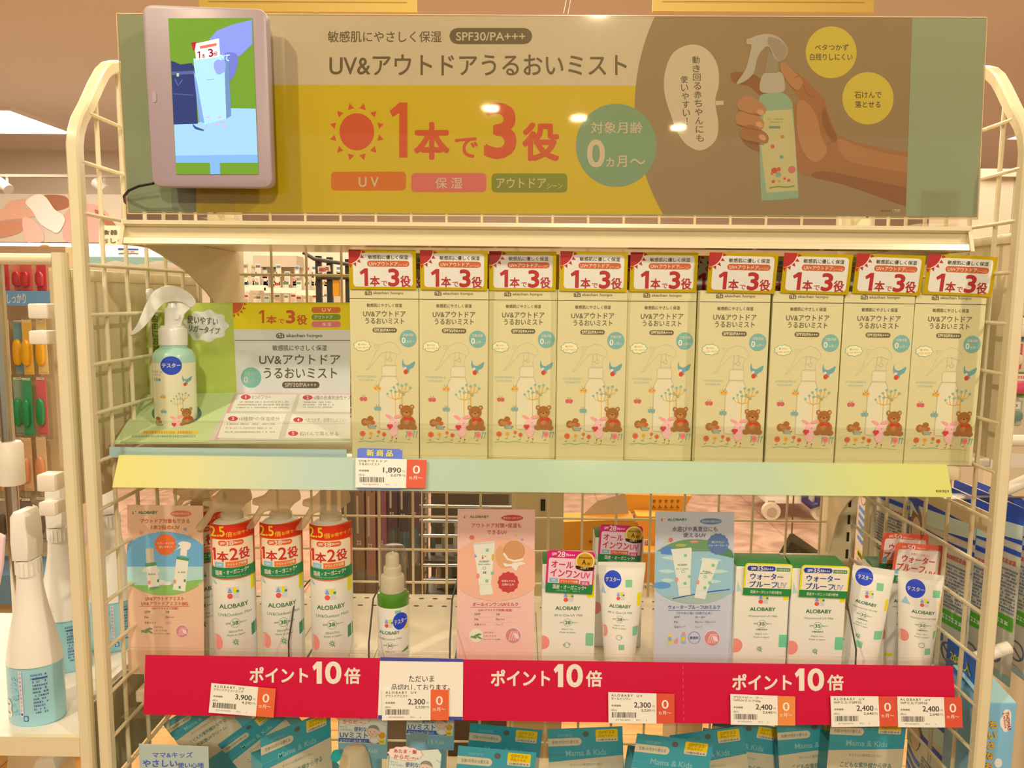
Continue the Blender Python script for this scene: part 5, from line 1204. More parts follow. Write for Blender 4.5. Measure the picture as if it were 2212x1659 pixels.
pop_card(t, m, 158, 552, 516, 806, card_w, D(228, 212, 20), math.radians(1.2))
p0, p1 = at(1560 + 305 / 3.393, 1300, .826), at(1560 + 717 / 3.393, 1300, .822)
dup(t, (t.location.x + p1.x - p0.x, .822, ZS), math.radians(-1), 'white waterproof milk carton with yellow edged card beside the leaning tube')
def art_t2(a):
    a.ell(980, 718, 64, 66, STK, 6, 40); a.T('テスター', 934, 704, 1036, 740, (240, 238, 230), .03, 8, 4)
    a.rr(1072, 748, 1124, 806, 5, MINT, 3); logo(a, 996, 814, 60); a.poly([(1150, 866), (1196, 862), (1192, 962), (1148, 960)], LY, 3)
    brand_block(a, 1012, 900, 152, 'Waterproof UV Milk', '35', '60g/2.1oz.', uv=1, rot=6); a.rr(1092, 1110, 1162, 1178, 5, MINT, 3); a.poly([(972, 1200), (1016, 1208), (1014, 1256), (970, 1250)], MINT, 3); flower(a, 978, 1166, 18, LG)
squeeze_tube('white tester tube leaning against the waterproof carton', 930, 1232, 918, 1168, 640, 1560, 1050, 3.393, .824, art_t2, roll=math.radians(4.5), rz=math.radians(-10))
def art_t3(a):
    a.ell(1428, 796, 68, 70, STK, 6, 40); a.T('テスター', 1370, 782, 1488, 816, (240, 238, 230), .03, 8, 1)
    a.rr(1548, 796, 1600, 852, 5, MINT, 3); a.poly([(1362, 858), (1398, 922), (1334, 916)], D(156, 180, 212), 3); logo(a, 1462, 866, 62); a.rect(1594, 880, 1612, 960, LY, 3)
    brand_block(a, 1488, 956, 162, 'Waterproof UV Milk', '50', '50g/1.8oz.', uv=1, rot=1); a.ell(1360, 1166, 38, 46, SAL, 3); a.rr(1508, 1240, 1550, 1290, 5, MINT, 3); a.ring(1485, 1218, 24, 20, 4, LG, 4, 7); a.poly([(1565, 1110), (1590, 1108), (1588, 1166), (1562, 1170)], MINT, 3)
squeeze_tube('white tester tube standing at the right end of the lower shelf', 1322, 1638, 1330, 1560, 678, 1560, 1050, 3.393, .816, art_t3, rz=math.radians(-17))
def art_50(a): logo(a, 1300, 760, 56); brand_block(a, 1350, 838, 160, 'Waterproof UV Milk', '50', '50g/1.8oz.', uv=1); a.ell(1190, 1115, 34, 54, SAL, 2); a.rect(1225, 1266, 1285, 1290, LY, 2)
def card_50(a):
    OR5 = D(226, 104, 70)
    a.rr(1250, 436, 1570, 650, 18, D(236, 206, 176), 1); a.rect(1226, 642, 1586, 700, D(50, 140, 80, 1), 2)
    a.T('50', 1314, 398, 1374, 438, D(246, 220, 200), .03, 4, 3); a.T('SPF', 1276, 408, 1308, 426, D(246, 220, 200), .015, 4); a.T('・PA++++', 1376, 414, 1460, 432, D(246, 220, 200), .0, 4, 3); a.T('UV耐水性★★', 1468, 424, 1566, 440, D(246, 220, 200), .0, 4, 3)
    a.T('真夏日・水遊びに', 1350, 462, 1494, 482, D(214, 90, 60), .0, 4, 4); a.T('ウォーター', 1288, 484, 1536, 542, D(204, 50, 40), .028, 5, 4); a.T('プルーフ', 1256, 548, 1470, 606, D(204, 50, 40), .028, 5, 4); a.T('UV', 1476, 596, 1552, 638, D(214, 70, 60), .02, 5, 4)
    a.rect(1244, 596, 1286, 630, D(130, 176, 176), 4); a.rect(1292, 610, 1424, 644, D(226, 130, 70), 4); a.T('アウトドア対策', 1300, 618, 1416, 638, D(246, 226, 200), .01, 6); a.rect(1430, 634, 1560, 664, D(130, 180, 200), 4); a.T('国産・オーガニック', 1270, 660, 1540, 690, D(230, 230, 210), .015, 6, 2)
t, m = lower_carton('milk_carton', 'white SPF50 milk carton with orange card behind the right end tube', (1205, 690, 1590), 1560, 1050, 3.393, .872, .034, art_50)
pop_card(t, m, 1228, 388, 1586, 700, card_50, D(226, 96, 62), math.radians(3))
c_ = dup(t, (at(1938, 1300, .912).x, .912, ZS), 0, 'white SPF50 milk carton farthest back, its orange card half hidden')

# ------------------------------------------------------------------ bottom shelf: teal packages
Z4 = .6556
TEALM = M(D(52, 138, 136, 1.12), .4); TC, CRP = D(52, 138, 136, 1.12), D(206, 186, 142, 1.05)
def teal_art(a):                       # frame 845 x 1000 units, read off the package in the middle
    a.T('低刺激性', 110, 60, 280, 95, D(120, 176, 160), .01); a.rr(-60, 112, 380, 205, 46, CRP, 2); a.T('生後1か月から使える', 45, 138, 340, 178, D(110, 150, 130, 1), .012, 4)
    a.ell(430, 75, 36, 33, D(90, 96, 80, 1), 3, 18)
    a.rr(540, 25, 790, 170, 14, D(214, 190, 146), 2); a.rr(540, 25, 790, 125, 14, D(226, 188, 20), 3); a.T('SPF33', 575, 42, 750, 78, D(190, 150, 20), .03, 5); a.T('PA+++', 575, 86, 740, 118, D(190, 150, 20), .03, 5); a.T('UV耐水性★★', 560, 135, 775, 162, D(110, 120, 100, 1), .01, 5)
    a.T('Mama & Kids', 195, 262, 655, 330, D(130, 178, 160), .012)
    a.poly([(0, 395), (845, 340), (845, 1000), (0, 1000)], CRP, 2); a.T('赤ちゃんの敏感肌のために', 235, 420, 600, 455, D(110, 140, 120, 1), .0)
    a.T('こどもな紫外線から守る', 150, 520, 720, 590, D(60, 120, 110, 1), .012); a.T('低刺激UVクリーム', 200, 640, 660, 710, D(60, 120, 110, 1), .012)
def make_teal(label, w, h, dpt=.030, group='teal sun cream cartons on the bottom shelf'):
    t = thing('cream_carton', label, 'carton', (0, 0, 0), 0, group)
    g = G().box(-w / 2, w / 2, 0, dpt, 0, h - .032, TEALM, .0006, 1)
    g.prism([(-w / 2, h - .032), (w / 2, h - .032), (w / 2, h), (-w / 2, h)], lambda u, v, d: (u, d, v), 0, .0006, TEALM)
    a = Art((0, 0, 845, 845 * h / w), w, h); teal_art(a); a.lay(g, lambda u, v, d: (-w / 2 + u, -d - .00003, v), 6e-5)
    g.build('carton_body', t, world=False)
    return t
def put_teal(label, tl, tr, Y, yaw=0.0, hs=1.0, src=[None]):
    p, q = at(*tl, Y), at(*tr, Y); m = (p + q) / 2
    roll = math.atan2(-(q.z - p.z), q.x - p.x)
    h = .200; w = .0876
    if src[0] is None: t = src[0] = make_teal(label, w, h)
    else: t = dup(src[0], (0, 0, 0), 0, label)
    upv = Vector((math.sin(roll), 0, math.cos(roll)))
    b = m - upv * h * hs; t.scale = (1, 1, hs)
    t.location = (b.x, Y, b.z); t.rotation_euler = (0, roll, yaw)
    return t
put_teal('bright teal cream carton at the front, below the sold out notice', (980, 1610), (1169, 1627), .80)
put_teal('shaded teal cream carton behind the bright one, partly under the notice', (1012, 1562), (1176, 1578), .868)
put_teal('teal cream carton in the middle below the second point lettering', (1177, 1576), (1350, 1569), .842)
put_teal('teal cream carton tilted down to the right, left of the yellow labels', (1364, 1582), (1556, 1609), .806, .05)
put_teal('teal cream carton behind the tilted one, its yellow label leaning left', (1440, 1590), (1612, 1567), .852)
put_teal('teal cream carton leaning right, only its lettering end showing', (1532, 1546), (1706, 1576), .885)
put_teal('teal cream carton beneath the pale orange price tag, leaning left', (1682, 1563), (1832, 1551), .868)
put_teal('teal cream carton at the right end of the bottom shelf', (1800, 1549), (1955, 1556), .842)
t = put_teal('dark teal cream carton lying aslant at the left of the bottom shelf', (335, 1575), (480, 1480), .965, 0, .72); t.location.z += .0
put_teal('teal cream carton turned aslant beside the clear mama sign', (470, 1602), (600, 1512), .925, .1, .72)
t = put_teal('teal cream carton standing corner on, third from the left', (560, 1560), (720, 1560), .838, .75)
def baby(a, x, y, r):
    SKN = D(226, 190, 150)
    a.ell(x, y, r, r, D(90, 86, 80, 1), 3, 24); a.ell(x, y, r * .94, r * .94, SKN, 4, 24); a.blob([(x - r * .8, y - r * .45), (x - r * .2, y - r * .95), (x + r * .6, y - r * .75), (x + r * .85, y - r * .1), (x + r * .4, y - r * .35), (x - r * .1, y - r * .5)], D(150, 140, 120, 1), 5)
    a.ell(x + r, y + r * .25, r * .2, r * .24, SKN, 4, 10); a.ell(x - r * .45, y + r * .15, r * .06, r * .09, (50, 50, 60), 6, 8); a.ell(x + r * .15, y + r * .1, r * .06, r * .09, (50, 50, 60), 6, 8); a.line([(x - r * .3, y + r * .5), (x - r * .15, y + r * .56), (x, y + r * .48)], r * .06, (120, 70, 60), 6)
    a.ell(x + r * .4, y + r * .4, r * .18, r * .14, D(232, 160, 130), 5, 10)
    a.blob([(x - r * .7, y + r * 1.4), (x - r * .1, y + r * .95), (x + r * .6, y + r), (x + r * 1.1, y + r * 1.5), (x + r * .7, y + r * 2), (x - r * .4, y + r * 2)], SKN, 3); a.blob([(x - r * .5, y + r * 1.5), (x + r * .3, y + r * 1.2), (x + r * .8, y + r * 1.7), (x + r * .2, y + r * 2.1)], D(228, 218, 200), 4)
NVY = D(52, 76, 130, 1.05)
def mist_art(a, full):                 # frame of the small card: 600 x 280
    a.T('ササッと', 26, 48, 110, 72, NVY, .0); a.T('ベタつかない', 26, 80, 180, 108, NVY, .0); a.T('便利な', 196, 50, 350, 112, NVY, .02); a.T('UVミスト', 24, 122, 366, 196, NVY, .02)
    a.poly([(10, 200), (520, 205), (520, 262), (4, 250)], D(64, 96, 150), 2); a.T('おでかけ・ぬり直しに', 28, 214, 350, 250, D(206, 204, 190), .015, 5)
    baby(a, 432, 98, 76); a.ell(536, 152, 42, 42, D(220, 150, 40), 3, 16); a.ell(536, 232, 40, 40, D(226, 200, 60), 3, 16); a.dash(510, 222, 562, 242, D(140, 130, 60, 1), 4)
    a.line([(540, 0), (580, 30), (596, 20)], 5, D(110, 130, 170), 3)
    cl = [(190 + 200 * math.cos(t) * (1 + .04 * math.cos(12 * t)), -50 + 86 * math.sin(t) * (1 + .06 * math.cos(12 * t))) for t in (2 * math.pi * i / 72 for i in range(72))]
    a.poly(cl, D(224, 120, 110), 3); a.poly([(190 + (x - 190) * .965, -50 + (y + 50) * .94) for x, y in cl], D(236, 216, 196), 4)
    a.T('あたま・髪', 60, -104, 320, -54, D(206, 70, 80), .03, 6); a.T('からだ', 62, -36, 238, 14, D(206, 70, 80), .03, 6); a.T('に使える', 246, -16, 340, 8, D(206, 70, 80), .01, 6)
def mist_pack(label, tl, tr, Y, src=[None]):
    p, q = at(*tl, Y), at(*tr, Y); w = q.x - p.x; k = w / 600
    if src[0] is None:
        t = thing('mist_pack', label, 'bottle', (0, 0, 0), 0, 'teal mist bottles with baby cards')
        W0 = .0590; k = W0 / 600
        G().lathe([(.018, -.145), (.019, -.143), (.019, -.035), (.016, -.028), (.011, -.022), (.011, .010)], (0, .022, 0), M(D(140, 180, 172), .35), 28).build('bottle_body', t, world=False)
        g = G().box(-W0 / 2, W0 / 2, 0, .0006, -.046, .002, M(D(130, 172, 168), .4)); 
        a = Art((0, 0, 600, 280)); a.T('Mama & Kids', 130, 336, 480, 390, D(180, 206, 190), .01); a.lay(g, lambda x, y, d: (-W0 / 2 + x * k, -d - .0001, -y * k), 5e-5, clip=False)
        g.build('teal_wrap', t, world=False)
        a = Art((0, 0, 600, 280)); mist_art(a, 1)
        g = G().prism([(0, -262 * k), (W0 - .002, -266 * k), (W0, .006), (W0 * .93, .012), (W0 * .4, .008), (.002, .006)], lambda u, v, d: (-W0 / 2 + u, -.0012 - d, v), 0, .0005, M(D(216, 214, 206), .4))
        a.lay(g, lambda x, y, d: (-W0 / 2 + x * k, -.00175 - d, -y * k), 5e-5, clip=False)
        g.build('pop_card', t, world=False); src[0] = t
    else: t = dup(src[0], (0, 0, 0), 0, label)
    m = (p + q) / 2; t.location = (m.x, Y, m.z); t.rotation_euler = (0, math.atan2(p.z - q.z, q.x - p.x), 0)
    return t
mist_pack('teal mist bottle with a baby card, left one under the strip', (723, 1558), (845, 1562), .858)
mist_pack('teal mist bottle with a baby card, half hidden under the sold out notice', (868, 1541), (992, 1545), .880)
mist_pack('teal mist bottle with a baby card and pink edged bubble, foremost', (828, 1632), (965, 1640), .798)
p = at(762, 1650, .80); t = thing('pump_bottle', 'milky pump bottle with a teal button in front of the baby card bottle', 'bottle', (p.x, .81, Z4))
zt = at(762, 1615, .81).z
G().lathe([(.022, Z4), (.023, Z4 + .003), (.023, zt - .05), (.019, zt - .03), (.016, zt - .012), (.012, zt - .002), (.004, zt)], (p.x, .81, 0), FROST, 28).build('bottle_body', t)
q = at(725, 1636, .786); G().tube([q, q + Vector((0, .006, 0))], .0056, M(D(10, 150, 130), .35), 18).build('button', t)
c4 = [at(x, y, .79) for x, y in ((300, 1607), (450, 1613), (447, 1700), (299, 1700))]
t = thing('shelf_sign', 'clear holder with pale blue sign in blue lettering, lower left corner', 'sign', ((c4[2] + c4[3]) / 2))
g = G(); SG = M(D(186, 196, 196, 1.08), .4); bot = [Vector((c4[2].x, .79, Z4)), Vector((c4[3].x, .79, Z4))]
cc = [c4[0], c4[1], bot[0], bot[1]]; g.loft([cc, [v + Vector((0, .0008, 0)) for v in cc]], SG)
a = Art((0, 0, 1, 1)); a.crop(240, 1400, 4.809); SB = D(60, 96, 170, 1.05)
a.T('ママ&キッズ', 428, 1080, 848, 1140, SB, .02, 4); a.T('やさしい', 325, 1160, 688, 1236, SB, .035, 4); a.T('使い心地', 690, 1188, 962, 1246, SB, .022, 4)
a.lay(g, at_plane(.79), 5e-5, clip=False); g.build('sign_card', t)
g = G(); x0, x1, zt = c4[0].x - .002, c4[1].x + .002, c4[0].z + .002
g.box(x0, x1, .7865, .7875, Z4, zt, CLEARF).box(x0, x1, .7925, .7935, Z4, zt, CLEARF).box(x0, x1, .7935, .84, Z4, Z4 + .0012, CLEARF); g.build('clear_holder', t)

# ------------------------------------------------------------------ left neighbour rack
rk = thing('side_rack', 'cream neighbouring rack with closed side panel at the left edge', 'display rack', (-.70, .95, 0))
XP = -.4915
zt = at(120, 545, .77).z
g = G().tube([(XP, .7765, 0), (XP, .7765, zt)], .0064, CREAM, sq=True).build('post', rk)
G().tube([(XP, 1.10, 0), (XP, 1.10, zt)], .0064, CREAM, sq=True).build('post', rk)
p = at(105, 560, .775); G().tube([(XP - .006, .7765, p.z), (-1.05, .7765, p.z)], .0058, CREAM, 12).build('top_rail', rk)
G().box(XP + .0035, XP + .0055, .784, 1.10, 1.128, 1.362, CREAM2).build('side_panel', rk)
G().box(XP - .004, XP + .0065, .784, 1.10, 1.362, 1.374, CREAM, .001).build('panel_trim', rk)
G().box(-.688, XP - .0065, 1.075, 1.08, 1.10, 1.385, M((222, 208, 176), .5)).build('back_panel', rk)
g = G().box(-1.05, XP - .0065, .772, .778, .850, .872, CREAM).box(-1.05, XP - .0065, .778, 1.09, .866, .872, WHITE); g.build('shelf_board', rk)
g = G().box(-1.05, XP - .0065, .778, 1.09, .60, .606, WHITE); g.build('shelf_board', rk)
G().box(XP + .0035, XP + .0055, .784, 1.10, .80, .905, M((170, 166, 140), .5)).build('lower_panel', rk)
G().box(XP - .001, XP + .0055, .784, 1.10, .908, .914, WHITE).build('ledge', rk)
for x0, y0, x1, y1 in ((72, 656, 112, 688), (74, 714, 112, 743), (91, 1022, 128, 1058), (95, 1081, 129, 1110)):
    p, q = at(x0, y1, .785), at(x1, y0, .785)
    G().box(p.x, min(q.x, XP - .0068), .776, .796, p.z, q.z, WHITE, .0018).build('clip', rk)
G().box(-.688, -.668, 1.068, 1.074, 1.08, 1.38, CLEAR).build('acrylic_strip', rk)
pole = thing('chrome_pole', 'chrome pole with a white plastic sleeve at the far left edge', 'pole', (at(14, 900, 1.0).x, 1.0, .8722))
X = at(14, 900, 1.0).x
G().tube([(X, 1.0, .8722), (X, 1.0, at(10, 568, 1.0).z)], .0082, CHROME, 20).build('pole', pole)
z0, z1 = at(20, 1050, .99).z, at(20, 957, .99).z
G().lathe([(.0145, z0), (.0155, z0 + .002), (.0155, z1 - .004), (.013, z1)], (X + .002, 1.0, 0), WHITE, 24).build('sleeve', pole)

# blue and white cleaner sprays on that rack
SPW, SPB = M(D(238, 228, 206, 1.05), .3, coat=.3), M(D(152, 190, 204, 1.08), .3, coat=.2)
t = thing('cleaner_spray', 'white and blue cleaner spray bottle at the front of the left rack', 'spray bottle', (at(80, 1500, .812).x, .812, .8722), 0, 'cleaner sprays on the left rack')
t.scale = (.86, .86, .90)
g = G().lathe([(.033, 0), (.035, .003), (.0345, .076)], (0, 0, 0), SPB, 36, .75, cap=False).lathe([(.0345, .076), (.0325, .09), (.027, .118), (.0205, .145), (.0165, .168), (.015, .19)], (0, 0, 0), SPW, 36, .8, cap=False)
a = Art((0, 0, 700, 760), .07, .076)
BLK = D(70, 84, 130, 1)
a.rect(300, 40, 345, 620, D(222, 196, 190), 2); a.TV('そのまま使えるスプレー', 322, 70, 322, 590, 26, 30, BLK, .0, 3)
for y in range(12): a.dash(470 if y > 2 else 450, 80 + y * 44, 620, 104 + y * 44, BLK, 3, y)
a.rect(470, 130, 620, 150, BLK, 3); a.ell(110, 500, 62, 70, D(230, 226, 180), 2, 20); a.ell(110, 600, 62, 66, D(230, 226, 180), 2, 20); a.T('つけ', 84, 480, 136, 510, BLK, .01, 4); a.T('おき', 84, 585, 136, 615, BLK, .01, 4)
rg = random.Random(3)
for i in range(60): a.ell(160 + rg.random() * 140, 120 + rg.random() * 480, 5, 9, D(100, 160, 190), 2, 8)
a.rr(340, 610, 400, 680, 10, BLK, 3); a.rr(350, 620, 390, 670, 8, D(150, 190, 206), 4)
a.lay(g, proj(0, 0, .0353, 0, .0353 * .75 + .0002), 6e-5, cut=(.0025, None)); g.build('bottle_body', t, world=False)
g = G().lathe([(.0145, .186), (.0145, .206)], (0, 0, 0), SPW, 24)
for i in range(18): q = 2 * math.pi * i / 18; g.tube([(.0147 * math.cos(q), .0147 * math.sin(q), .188), (.0147 * math.cos(q), .0147 * math.sin(q), .204)], .0008, SPW, 5)
g.build('collar', t, world=False)
g = G().prism([(-.0135, .207), (.0125, .207), (.0150, .226), (.0135, .262), (.008, .268), (-.007, .268), (-.0125, .262), (-.0145, .23)], lambda u, v, d: (u * .8, d, v), -.017, .016, SPW, .003)
g.build('spray_head', t, world=False)
G().prism([(-.030, .24), (-.034, .20), (-.040, .165), (-.036, .165), (-.028, .20), (-.024, .236)], lambda u, v, d: (d, u, v), -.005, .005, M(D(240, 190, 170), .35), .001).build('trigger', t, world=False).rotation_euler = (0, 0, math.radians(-70))
dup(t, (at(142, 1400, .93).x, .93, .8722), .2, 'white and blue cleaner spray bottle half hidden behind the left rack post')
c_ = dup(t, (at(250, 1380, .99).x, .99, .8722), .5, 'white and blue cleaner spray bottle seen through the left wire side')
p = at(80, 1700, .86)
t = thing('plastic_jug', 'milky plastic jug under the left rack shelf', 'jug', (p.x, .87, .606))
g = G().lathe([(.036, .606), (.040, .612), (.040, .755), (.034, .80), (.022, .825), (.014, .838)], (p.x, .87, 0), FROST, 32, .8); g.build('body', t)
g = G().prism([(0, .0), (.03, .004), (.026, .02), (.004, .016)], lambda u, v, d: (p.x + .015 + u, .83 + d, .79 + v), 0, .03, M((244, 240, 230), .3), .003); g.build('label_tab', t)

# goods far left, seen between pole and post -------------------------------
gw = thing('peg_wall', 'cream peg wall of small goods far left behind the chrome pole', 'shop fixture', (-1.55, 2.12, 0))
G().box(-2.1, -1.27, 2.10, 2.14, 0, 1.475, M((214, 196, 160), .6)).build('back_board', gw)
G().box(-2.1, -1.27, 1.95, 2.10, .52, .60, M((110, 150, 190), .5)).build('plinth_ledge', gw)
g = G().box(-1.75, -1.25, 2.02, 2.03, at(20, 660, 2.02).z, at(20, 628, 2.02).z, M(D(112, 156, 190), .5))
a = Art((0, 0, 1, 1)); a.T('いしっかり', 2, 634, 56, 656, D(236, 232, 214), .02); a.lay(g, at_plane(2.02), 3e-4, clip=False)
tag(g.build('shelf_label'), 'blue header label with pale lettering far left behind the chrome pole', 'label')
rg = random.Random(11)
def hang_pack(label, x, z, Y, w, h, c, c2, group, cat='blister pack', name='blister_pack'):
    t = thing(name, label, cat, (x, Y, z), 0, group)
    g = G().box(-w / 2, w / 2, 0, .002, -h, 0, M(c, .5))
    a = Art((0, 0, 100, 100 * h / w), w, h); a.rect(8, 6, 92, 30, (240, 234, 220), 1); a.dash(14, 12, 86, 22, c2, 2, int(x * 997) % 50); a.rr(28, 3, 72, 6, 1, (60, 50, 40), 2)
    a.dash(12, 100 * h / w - 24, 88, 100 * h / w - 14, c2, 2, int(z * 997) % 50); a.lay(g, lambda u, v, d: (-w / 2 + u, -d - .0002, -h + v), 2e-4)
    g.build('card', t, world=False)
    g = G().prism([(x_, y_) for x_, y_ in smooth_loop([(-w * .3, -h * .78), (w * .28, -h * .8), (w * .33, -h * .45), (0, -h * .36), (-w * .33, -h * .46)], 3)], lambda u, v, d: (u, -d, v), .001, .016, M(c2, .2, coat=.5), .003); g.build('blister', t, world=False)
    return t
LABS = {0: 'pink hanging blister pack on the peg wall, above the blue label', 1: 'orange teether pack on the peg wall below the blue label', 2: 'green and pink toothbrush pack on the peg wall beside the chrome pole', 3: 'beige hanging pack on the peg wall, lowest row by the white sleeve'}
rows = [(560, 70, [(232, 110, 110), (220, 80, 90), (240, 150, 140)], (200, 60, 70)), (690, 120, [(232, 190, 90), (236, 214, 150), (120, 170, 190)], (236, 180, 30)), (815, 130, [(70, 160, 120), (220, 110, 120), (150, 180, 160)], (40, 150, 90)), (945, 120, [(216, 180, 140), (226, 196, 160), (190, 150, 120)], (214, 150, 110)), (1075, 100, [(120, 110, 100), (160, 150, 140), (130, 120, 110)], (90, 84, 76))]
for j, (y, hh, cs, c2) in enumerate(rows):
    for i in range(5):
        p = at(-18 + i * 25, y, 2.04); h = hh / F_PX * 2.04
        hang_pack(LABS[min(j, 3)] if j < 4 else 'dark grey hanging pack on the peg wall, left of the clear acrylic strip', p.x, p.z, 2.05 - .012 * (i % 2), .026, h, cs[i % 3], c2, ('pink packs', 'teether packs', 'toothbrush packs', 'beige packs', 'grey packs')[j] + ' on the peg wall')

# mural, category board and light box over the far shelving -----------------
Ym = 6.5
g = G(); c4 = [at(x, y, Ym) for x, y in ((-60, 418), (262, 420), (262, 524), (-60, 522))]
g.loft([c4, [v + Vector((0, .05, 0)) for v in c4]], M((222, 212, 200), .6))
a = Art((-60, 418, 262, 524)); SKM, SKD = D(226, 160, 120), D(170, 104, 66)
a.blob([(95, 422), (140, 424), (150, 445), (120, 455), (100, 440)], SKD, 1); a.blob([(140, 462), (170, 440), (215, 446), (240, 475), (252, 520), (150, 524), (135, 500)], D(224, 158, 128), 2)
a.blob([(205, 452), (235, 470), (256, 496), (250, 500), (215, 475)], SKD, 3)
a.blob([(-60, 462), (0, 452), (60, 450), (84, 458), (82, 466), (50, 472), (10, 476), (-60, 490)], SKM, 4); a.blob([(20, 436), (55, 430), (66, 438), (40, 452), (10, 456)], SKM, 3)
a.blob([(-60, 490), (10, 478), (50, 476), (50, 496), (20, 510), (-60, 520)], D(204, 134, 92), 4); a.blob([(50, 470), (70, 474), (92, 500), (92, 522), (60, 524), (50, 500)], D(232, 176, 142), 4)
a.blob([(55, 436), (78, 420), (98, 425), (118, 452), (138, 468), (130, 492), (112, 498), (86, 482), (70, 456)], D(238, 228, 212), 5); a.blob([(112, 496), (134, 468), (140, 478), (126, 502)], D(246, 238, 226), 6)
a.lay(g, at_plane(Ym), 2e-3)
tag(g.build('wall_mural'), 'large photo mural of hands holding a baby bottle, upper left', 'mural')
g = G(); Yb = 5.779; c4 = [at(x, y, Yb) for x, y in ((214, 487), (420, 490), (420, 530), (214, 530))]; g.loft([c4, [v + Vector((0, .02, 0)) for v in c4]], M((240, 222, 190), .6))
a = Art((0, 0, 1, 1)); a.T('食器・離乳食', 221, 496, 320, 507, D(110, 96, 76, 1), .012); a.T('おしゃぶり', 219, 514, 300, 525, D(110, 96, 76, 1), .012); a.lay(g, at_plane(Yb), 1.5e-3, clip=False)
tag(g.build('category_sign'), 'cream category board with black lettering behind the left side frame', 'sign')
Yl = 5.8; g = G(); c4 = [at(x, y, Yl) for x, y in ((-60, 524), (440, 528), (440, 556), (-60, 552))]
g.loft([c4, [v + Vector((0, .06, 0)) for v in c4]], M((255, 244, 222), .5, emit=2.2))
a = Art((0, 0, 1, 1)); a.T('きっちんとこ', 105, 537, 148, 547, (200, 160, 90), .01); a.ell(96, 534, 12, 6, (226, 150, 60), 2, 14)
for x in (76, 135, 206): a.rect(x, 525, x + 1, 552, (200, 190, 170), 2)
a.lay(g, at_plane(Yl), 1.5e-3, clip=False)
tag(g.build('light_box'), 'glowing white light box on the far shelving at the left', 'light box')
g = G(); c4 = [at(x, y, 5.779) for x, y in ((254, 535), (299, 537), (299, 552), (256, 553))]; g.loft([c4, [v + Vector((0, .02, 0)) for v in c4]], M((236, 226, 212), .5))
a = Art((0, 0, 1, 1)); a.poly([(255, 536), (299, 537), (299, 540.5), (255, 540)], (60, 90, 160), 2); a.poly([(256, 547), (299, 547), (299, 548.5), (256, 549)], (60, 90, 160), 2); a.dash(276, 542, 290, 545, (200, 100, 80), 2); a.lay(g, at_plane(5.779), 1.5e-3, clip=False)
tag(g.build('notice_sign'), 'small white notice with blue bars in front of the light box', 'sign')
g = G(); pts = [(-60, 553), (500, 556), (500, 572)]
for i in range(12): pts.append((480 - i * 46, 572 - 9 * (i % 2)))
pts.append((-60, 566)); q = [(x, y) for x, y in pts]
g.prism(q, lambda x, y, d: at(x, y, 5.75 + d), 0, .03, M((140, 176, 170), .5))
tag(g.build('wavy_frieze'), 'aqua wavy frieze under the light box at the left', 'frieze')
gd = thing('gondola', 'far store shelving under the light box, upper left', 'shop fixture', (-3.6, 6.2, 0))
G().box(-5.0, -2.1, 5.95, 6.5, 0, 1.60, M((216, 204, 186), .6)).build('carcass', gd)

# far rack seen above the tester card --------------------------------------
Yf = 4.3
fr_ = thing('gondola', 'far white rack of hanging packs above the tester card', 'shop fixture', (at(630, 640, Yf).x, Yf + .2, 0))
p, q = at(490, 700, Yf), at(770, 535, Yf)
G().box(p.x, q.x, Yf + .15, Yf + .2, 0, q.z, M((226, 218, 206), .6)).build('back_board', fr_)
for y, x0, x1 in ((622, 505, 575), (628, 572, 640), (633, 640, 700)):
    a_, b_ = at(x0, y + 5, Yf - .05), at(x1, y - 6, Yf - .05); G().box(a_.x, b_.x, Yf - .06, Yf - .05, a_.z, b_.z, M((240, 236, 228), .5)).build('price_rail', fr_)
G().box(at(546, 560, Yf).x, at(640, 560, Yf).x, Yf, Yf + .14, at(546, 576, Yf).z, at(546, 552, Yf).z, M((196, 186, 172), .5)).build('storage_box', fr_)
rg = random.Random(5); PAL = [(240, 234, 228), (222, 226, 228), (232, 218, 208), (216, 222, 212), (236, 222, 184), (226, 186, 180), (206, 218, 226), (206, 198, 212), (240, 232, 214)]
for y0, hh in ((572, 26), (588, 28), (606, 24), (636, 22)):
    for i in range(16):
        if rg.random() < .12: continue
        p = at(512 + i * 14.5 + rg.uniform(-3, 3), y0 + rg.uniform(-3, 3), Yf - .02)
        w, h = .030 * rg.uniform(.8, 1.1), hh / F_PX * Yf
        t = G().box(-w / 2, w / 2, 0, .008, -h, 0, M(rg.choice(PAL), .25, coat=.4)); a = Art((0, 0, 10, 20), w, h); c = rg.choice([(190, 60, 60), (90, 130, 170), (200, 160, 60), (110, 140, 100), (120, 110, 110)])
        a.rect(1, 2, 9, 6, c, 1); a.rect(2, 9, 8, 16, rg.choice(PAL), 1); a.lay(t, lambda u, v, d: (-w / 2 + u, -d - .0005, -h + v), 4e-4)
        o = t.build('hanging_pack'); o.location = (p.x, Yf - .02 + .035 * (i % 3), p.z)
        tag(o, 'tiny pale hanging pack on the far white rack above the tester card', 'pack', 'packs on the far white rack')
hk = thing('black_rack', 'black slotted uprights with a red print sign, left of the first carton', 'shop fixture', (at(720, 600, 2.4).x, 2.4, 0))
for x, y0 in ((688, 553), (712, 556), (752, 560)):
    p = at(x, y0, 2.4); G().box(p.x - .008, p.x + .008, 2.39, 2.41, 0, p.z, M((52, 50, 48), .4)).build('upright', hk)
g = G()
for x0, y0, x1, y1 in ((655, 545, 680, 560), (680, 560, 760, 572), (684, 600, 760, 600)): g.tube([at(x0, y0, 2.38), at(x1, y1, 2.38)], .006, M((70, 68, 66), .4), 8)
g.build('crossbar', hk)
